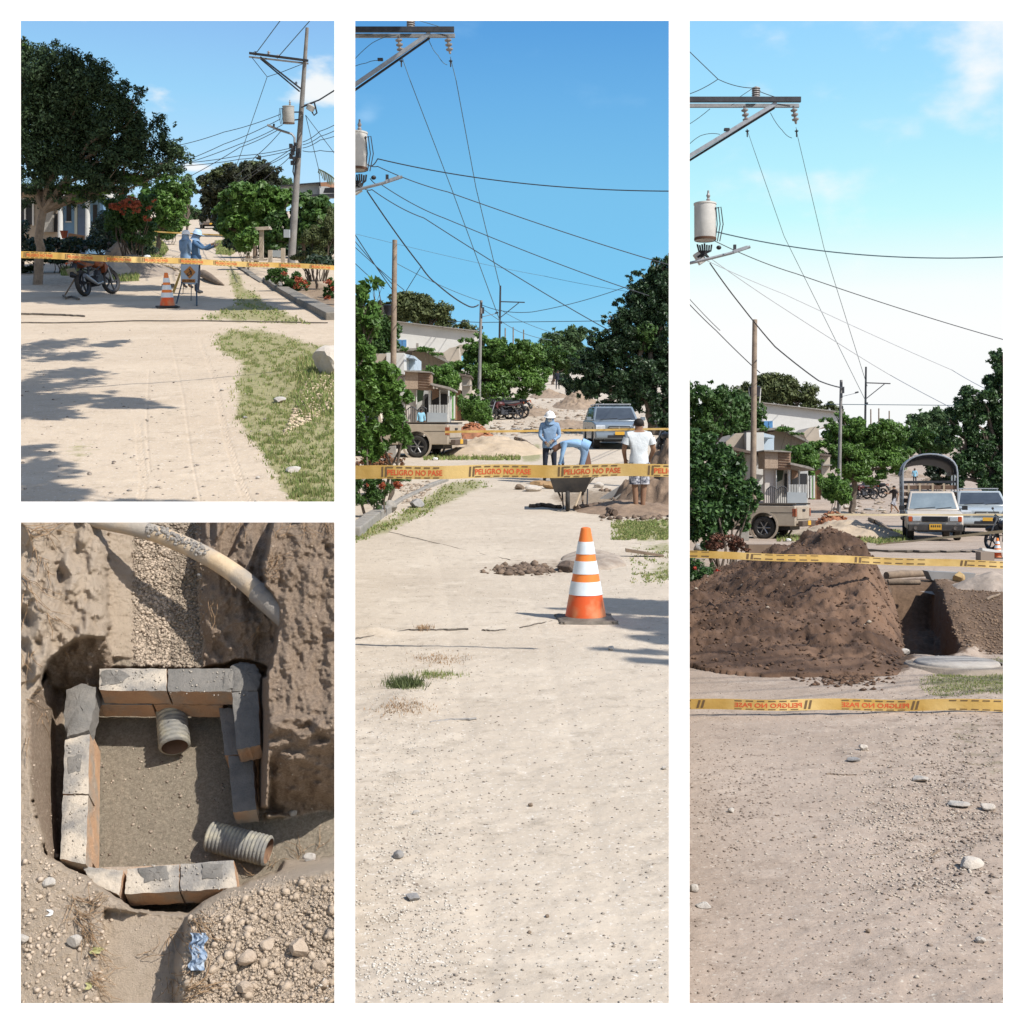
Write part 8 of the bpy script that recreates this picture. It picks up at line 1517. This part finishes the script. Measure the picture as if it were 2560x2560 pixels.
    for i, (a_, b_, rr, lab) in enumerate([((2216, 1446), (2322, 1440), .065, 'thick weathered log lying across the head of the trench'), ((2220, 1462), (2300, 1462), .05, 'shorter log just in front of the thick one'), ((2466, 1502), (2500, 1488), .02, 'pale stick on the right bank of the trench')]):
        A = P.g(*a_, rr*.8); B = P.g(*b_, rr*.8); mb = MB(); mb.tube([Vector(), (B-A)*.35+Vector((0, 0, .01)), (B-A)*.7, B-A], [rr, rr*1.1, rr*.95, rr*.85], 10); tag(mb.build('log', wood_mat, None, P, A, smooth=True), lab, 'log')
    tag(slab(P, [(2320, 1428), (2440, 1434), (2430, 1452), (2370, 1462), (2330, 1450)], 21.5, .3, 'rubble_slab', MATS['grey_sheet']), 'grey broken slabs behind the trench head', 'slab')
    heap(P, 'sand_heap', 'pale dusty heap covered with a cloth right of the trench head', 'sand heap', (2480, 1466), 20, .62, .9, .30, M('pale_heap', (.40, .33, .27), (.28, .23, .185), 3, .95, .7, 10), 21)
    rock(P, 'straw_bundle', 'yellow straw bundle beside the pale heap', 2396, 1456, 34, 26, M('straw', (.45, .33, .16), (.3, .2, .1), 12, .9), seed=255, cat='straw')
    # concrete manhole lid in front
    c = P.pl(2392, 1655, .065); t = thing(P, 'manhole_cover', 'round pale concrete lid half buried in front of the trench', 'manhole cover', c); MB().lathe([(.36, -.06), (.345, 0), (.33, .012), (.001, .02)], 36).build('slab', M('lid', (.42, .39, .35), (.31, .275, .24), 5, .9, .5, 20), t, smooth=True)
    MB().lathe([(.46, -.06), (.42, -.012), (.365, -.006)], 36).build('rim', M('lid_rim', (.30, .25, .20), (.24, .2, .16), 5, .95, .6, 20), t, smooth=True)
    # truck, car, people, cone
    loc = P.g(2338, 1352); tr = front_car(P, 'white flatbed truck with wooden stake sides and an arched canopy, facing the viewer', loc, P.yaw(2338)+.06, paint('truck_white', (.55, .50, .44), (.47, .43, .38), .35), 1.68, 1.60, .86, 'truck')
    wd_ = M('stake_wood', (.16, .10, .07), (.09, .06, .045), 4, .8, .4, 16); fr = M('canopy_frame', (.35, .38, .42), None, rough=.4, metal=.5)
    mb = MB(); mb.box((-.03, 3.2, .62), (1.7, 2.6, .08)); mb.build('bed_floor', wd_, tr)
    for yy in (1.95, 4.4):
        for i in range(5): mb = MB(); mb.box((-.03, yy, .80+i*.22), (1.64, .035, .13)); mb.build('stake_board', wd_, tr)
        mb = MB(); mb.box((-.03, yy-.01, 1.86), (1.70, .06, .07)); mb.build('top_rail', steel_d, tr)
    for x in (-.86, .80):
        for i in range(5): mb = MB(); mb.box((x, 3.2, .80+i*.22), (.035, 2.4, .13)); mb.build('stake_board', wd_, tr)
    for x in (-.7, -.35, .05, .4): mb = MB(); mb.box((x, 1.92, 1.5), (.06, .03, .62)); mb.build('stake', MATS['pale_board'], tr)
    for yy in (1.9, 3.15, 4.45):
        A = [(-.88, yy, .7), (-.88, yy, 2.15)]+[(-.03-.85*cos(pi*i/12), yy, 2.15+.62*sin(pi*i/12)**.8) for i in range(1, 12)]+[(.82, yy, 2.15), (.82, yy, .7)]
        mb = MB(); mb.tube(A, .028, 7); mb.build('canopy_hoop', fr, tr, smooth=True)
    mb = MB(); n = 16; vs = []; fs = []
    for yy in (1.95, 6.4):
        for i in range(n+1): a_ = pi*(i+.0)/n; vs.append((-.03-.86*cos(a_), yy, 2.10+(.70 if yy < 3 else .42)*max(0, sin(a_))**.8))
    for i in range(n): fs.append((i, i+1, n+2+i, n+1+i))
    mb.add(vs, fs); cn = mb.build('canopy', M('canopy_sheet', (.025, .035, .055), (.04, .055, .08), 2, .6), tr, smooth=True); sm = cn.modifiers.new('s', 'SOLIDIFY'); sm.thickness = .02
    for x in (-.72, .56): wheel(tr, (x, 3.6, .38), .38, .24, spokes=6)
    front_car(P, 'silver estate car with a roof rack parked beside the flatbed truck', P.g(2468, 1340), P.yaw(2468)+.16, paint('car_silver', (.38, .42, .44), (.32, .36, .38), .2), 1.78, 1.62, .96, 'suv')
    person(P, 'bare legged boy in a dark top striding across the lane left of the truck', P.g(2236, 1284), radians(-55)+P.yaw(2240), dict(knL=(.10, -.26, .52), anL=(.12, -.30, .14), toL=(.14, -.42, .06), knR=(-.10, .10, .46), anR=(-.12, .38, .12), toR=(-.12, .30, .03), elL=(.24, .12, 1.15), wrL=(.24, .05, .92), elR=(-.24, -.22, 1.2), wrR=(-.20, -.46, 1.25)), M('shirt_dark', (.035, .03, .03), (.08, .07, .07), 9, .9), MATS['patterned_shorts'], sleeves='short', legs='short', scale=.92, skin=MATS['skin_tan'])
    person(P, 'small child in a pale blue shirt farther up the lane, seen under the truck canopy', P.g(2287, 1212), P.yaw(2287), None, MATS['shirt_skyblue'], navy, scale=.8)
    motorcycle(P, 'motorcycle half cut off by the right edge behind the small cone', P.g(2524, 1378), .5, BLACK_BIKE, scale=.9)
    cone(P, 'small distant orange and white cone at the right edge', 2494, 1396, 50)
    tag(slab(P, [(2456, 1370), (2500, 1376), (2534, 1378), (2534, 1382), (2490, 1381), (2456, 1376)], 29, .2, 'plank', white_p), 'white plank lying in front of the small cone', 'plank'); tag(slab(P, rect(2452, 1380, 2486, 1404), 27, .3, 'block', M('post_brown', (.26, .21, .17), None, rough=.95)), 'grey brown block in front of the white plank', 'block')
    # tapes
    tape(P, 'lowest wide yellow tape with mirrored PELIGRO NO PASE lettering', (1698, 1761), (2534, 1763), 8.6, 8.6, 26, 30, 0, 'PELIGRO NO PASE', 268, 1836-268, mirror=True)
    tape(P, 'folded yellow tape crossing in front of the dark earth heap', (1698, 1385), (2534, 1413), 13, 13.5, 18, 18, 0, None, 268, 1860-268, marks='dash')
    tape(P, 'slack pale tape slanting up in front of the truck bumper', (2190, 1362), (2534, 1326), 30, 27, 3, 8, 0, mat=M('tape_pale', (.56, .47, .30), (.50, .42, .27), 2, .6)); tape(P, 'thin faded tape stretched across the vehicles', (2070, 1287), (2534, 1287), 36, 36, 4.5, 4.5, 0, mat=MATS['tape_pale'])
    # ground detail
    stones(P, 'leaf_litter', 'dry leaves and twigs scattered over the right foreground', 'leaf litter', 260, area((1900, 1800, 2534, 2300)), .006, .024, M('litter', (.22, .14, .08), (.10, .065, .04), island=True, rough=.9), .12, seed=290, sunk=0)
    rope(P, 'long dark cable lying across the lane behind the heap', [(2120, 1376), (2250, 1381), (2400, 1382), (2470, 1382)], .035); rope(P, 'straight brown stick on the ground below the lowest tape', [(2066, 1938), (2105, 1941), (2146, 1941)], .007, wood_mat, 'stick', 'stick'); rope(P, 'reddish twig on the ground near the right edge', [(2376, 1824), (2410, 1825), (2452, 1820)], .006, wood_mat, 'stick', 'stick')
    rope(P, 'short slanted twig at the lower right', [(2300, 2149), (2330, 2142), (2350, 2126)], .005, wood_mat, 'stick', 'stick'); rope(P, 'tiny straight twig left of the slanted one', [(2176, 2140), (2204, 2138)], .004, wood_mat, 'stick', 'stick'); rope(P, 'black pointed strip at the right edge of the foreground', [(2415, 2334), (2460, 2330), (2500, 2326), (2534, 2328)], .007, black, 'strip', 'strip')
    pb3 = M('pebble_brown', (.36, .29, .235), (.15, .115, .09), island=True, rough=.95); pw3 = M('pebble_light', (.48, .42, .35), (.34, .28, .22), island=True, rough=.95)
    stones(P, 'pebbles', 'small mixed pebbles strewn over the foreground', 'pebbles', 4200, area((1698, 1700, 2534, 2560), None, 1.3), .003, .014, pb3, seed=260)
    stones(P, 'pebbles', 'pale grit in a band toward the right of the foreground', 'pebbles', 5200, lambda r_, n: (2280+r_.normal(size=n)*140, 2040+r_.normal(size=n)*140), .003, .020, pw3, seed=261)
    stones(P, 'pebbles', 'grit cluster at the left of the foreground', 'pebbles', 1800, lambda r_, n: (1830+r_.normal(size=n)*90, 1980+r_.normal(size=n)*90), .003, .018, pb3, seed=262)
    stones(P, 'clods', 'brown crumbs on the churned ground at the right edge', 'clods', 2600, lambda r_, n: (2400+r_.normal(size=n)*90, 1960+r_.normal(size=n)*160), .004, .026, pb3, seed=263)
    for i, (u, v, w_, h_, m_, lab) in enumerate([(2428, 2176, 66, 26, MATS['limestone'], 'largest whitish stone at lower right of the right picture'), (2468, 2026, 40, 18, MATS['limestone'], 'white stone with a rusty underside near the right edge'), (2158, 1882, 24, 16, MATS['limestone'], 'whitish stone in the shallow pit below the lowest tape'), (2170, 2340, 16, 9, wood_mat, 'dark pebble in the lower middle of the right picture'), (1736, 2226, 26, 18, None, 'squared pale stone at the left edge low in the picture'), (1760, 2264, 44, 10, None, 'flat angular stone at lower left'), (1828, 2030, 18, 12, None, 'small pale stone on the left'), (2450, 2366, 30, 16, None, 'pale oval stone at lower right near the black strip'), (2300, 1956, 50, 14, None, 'flat pale stone right of the straight stick'), (2395, 2020, 60, 10, None, 'flat sandy slab near the right'), (2134, 1906, 34, 10, MATS['stone_grey'], 'low dark stone under the whitish one'), (2262, 1638, 30, 16, clay_m if 0 else None, 'small stone at the trench corner')]): rock(P, 'stone', lab, u, v, w_, h_, m_, seed=270+i)
    blades(P, 'grass', 'sparse grass on the right bank of the trench', 7000, area((2300, 1650, 2534, 1745), [(2380, 1680), (2534, 1640), (2534, 1740), (2330, 1745), (2280, 1710)]), .008, .03, seed=280, wid=.006); blades(P, 'grass', 'green grass beside the front wheel of the truck', 2600, area((2150, 1318, 2285, 1362), [(2150, 1355), (2200, 1320), (2262, 1330), (2280, 1350), (2200, 1360)]), .04, .13, seed=281)
P3_scene()
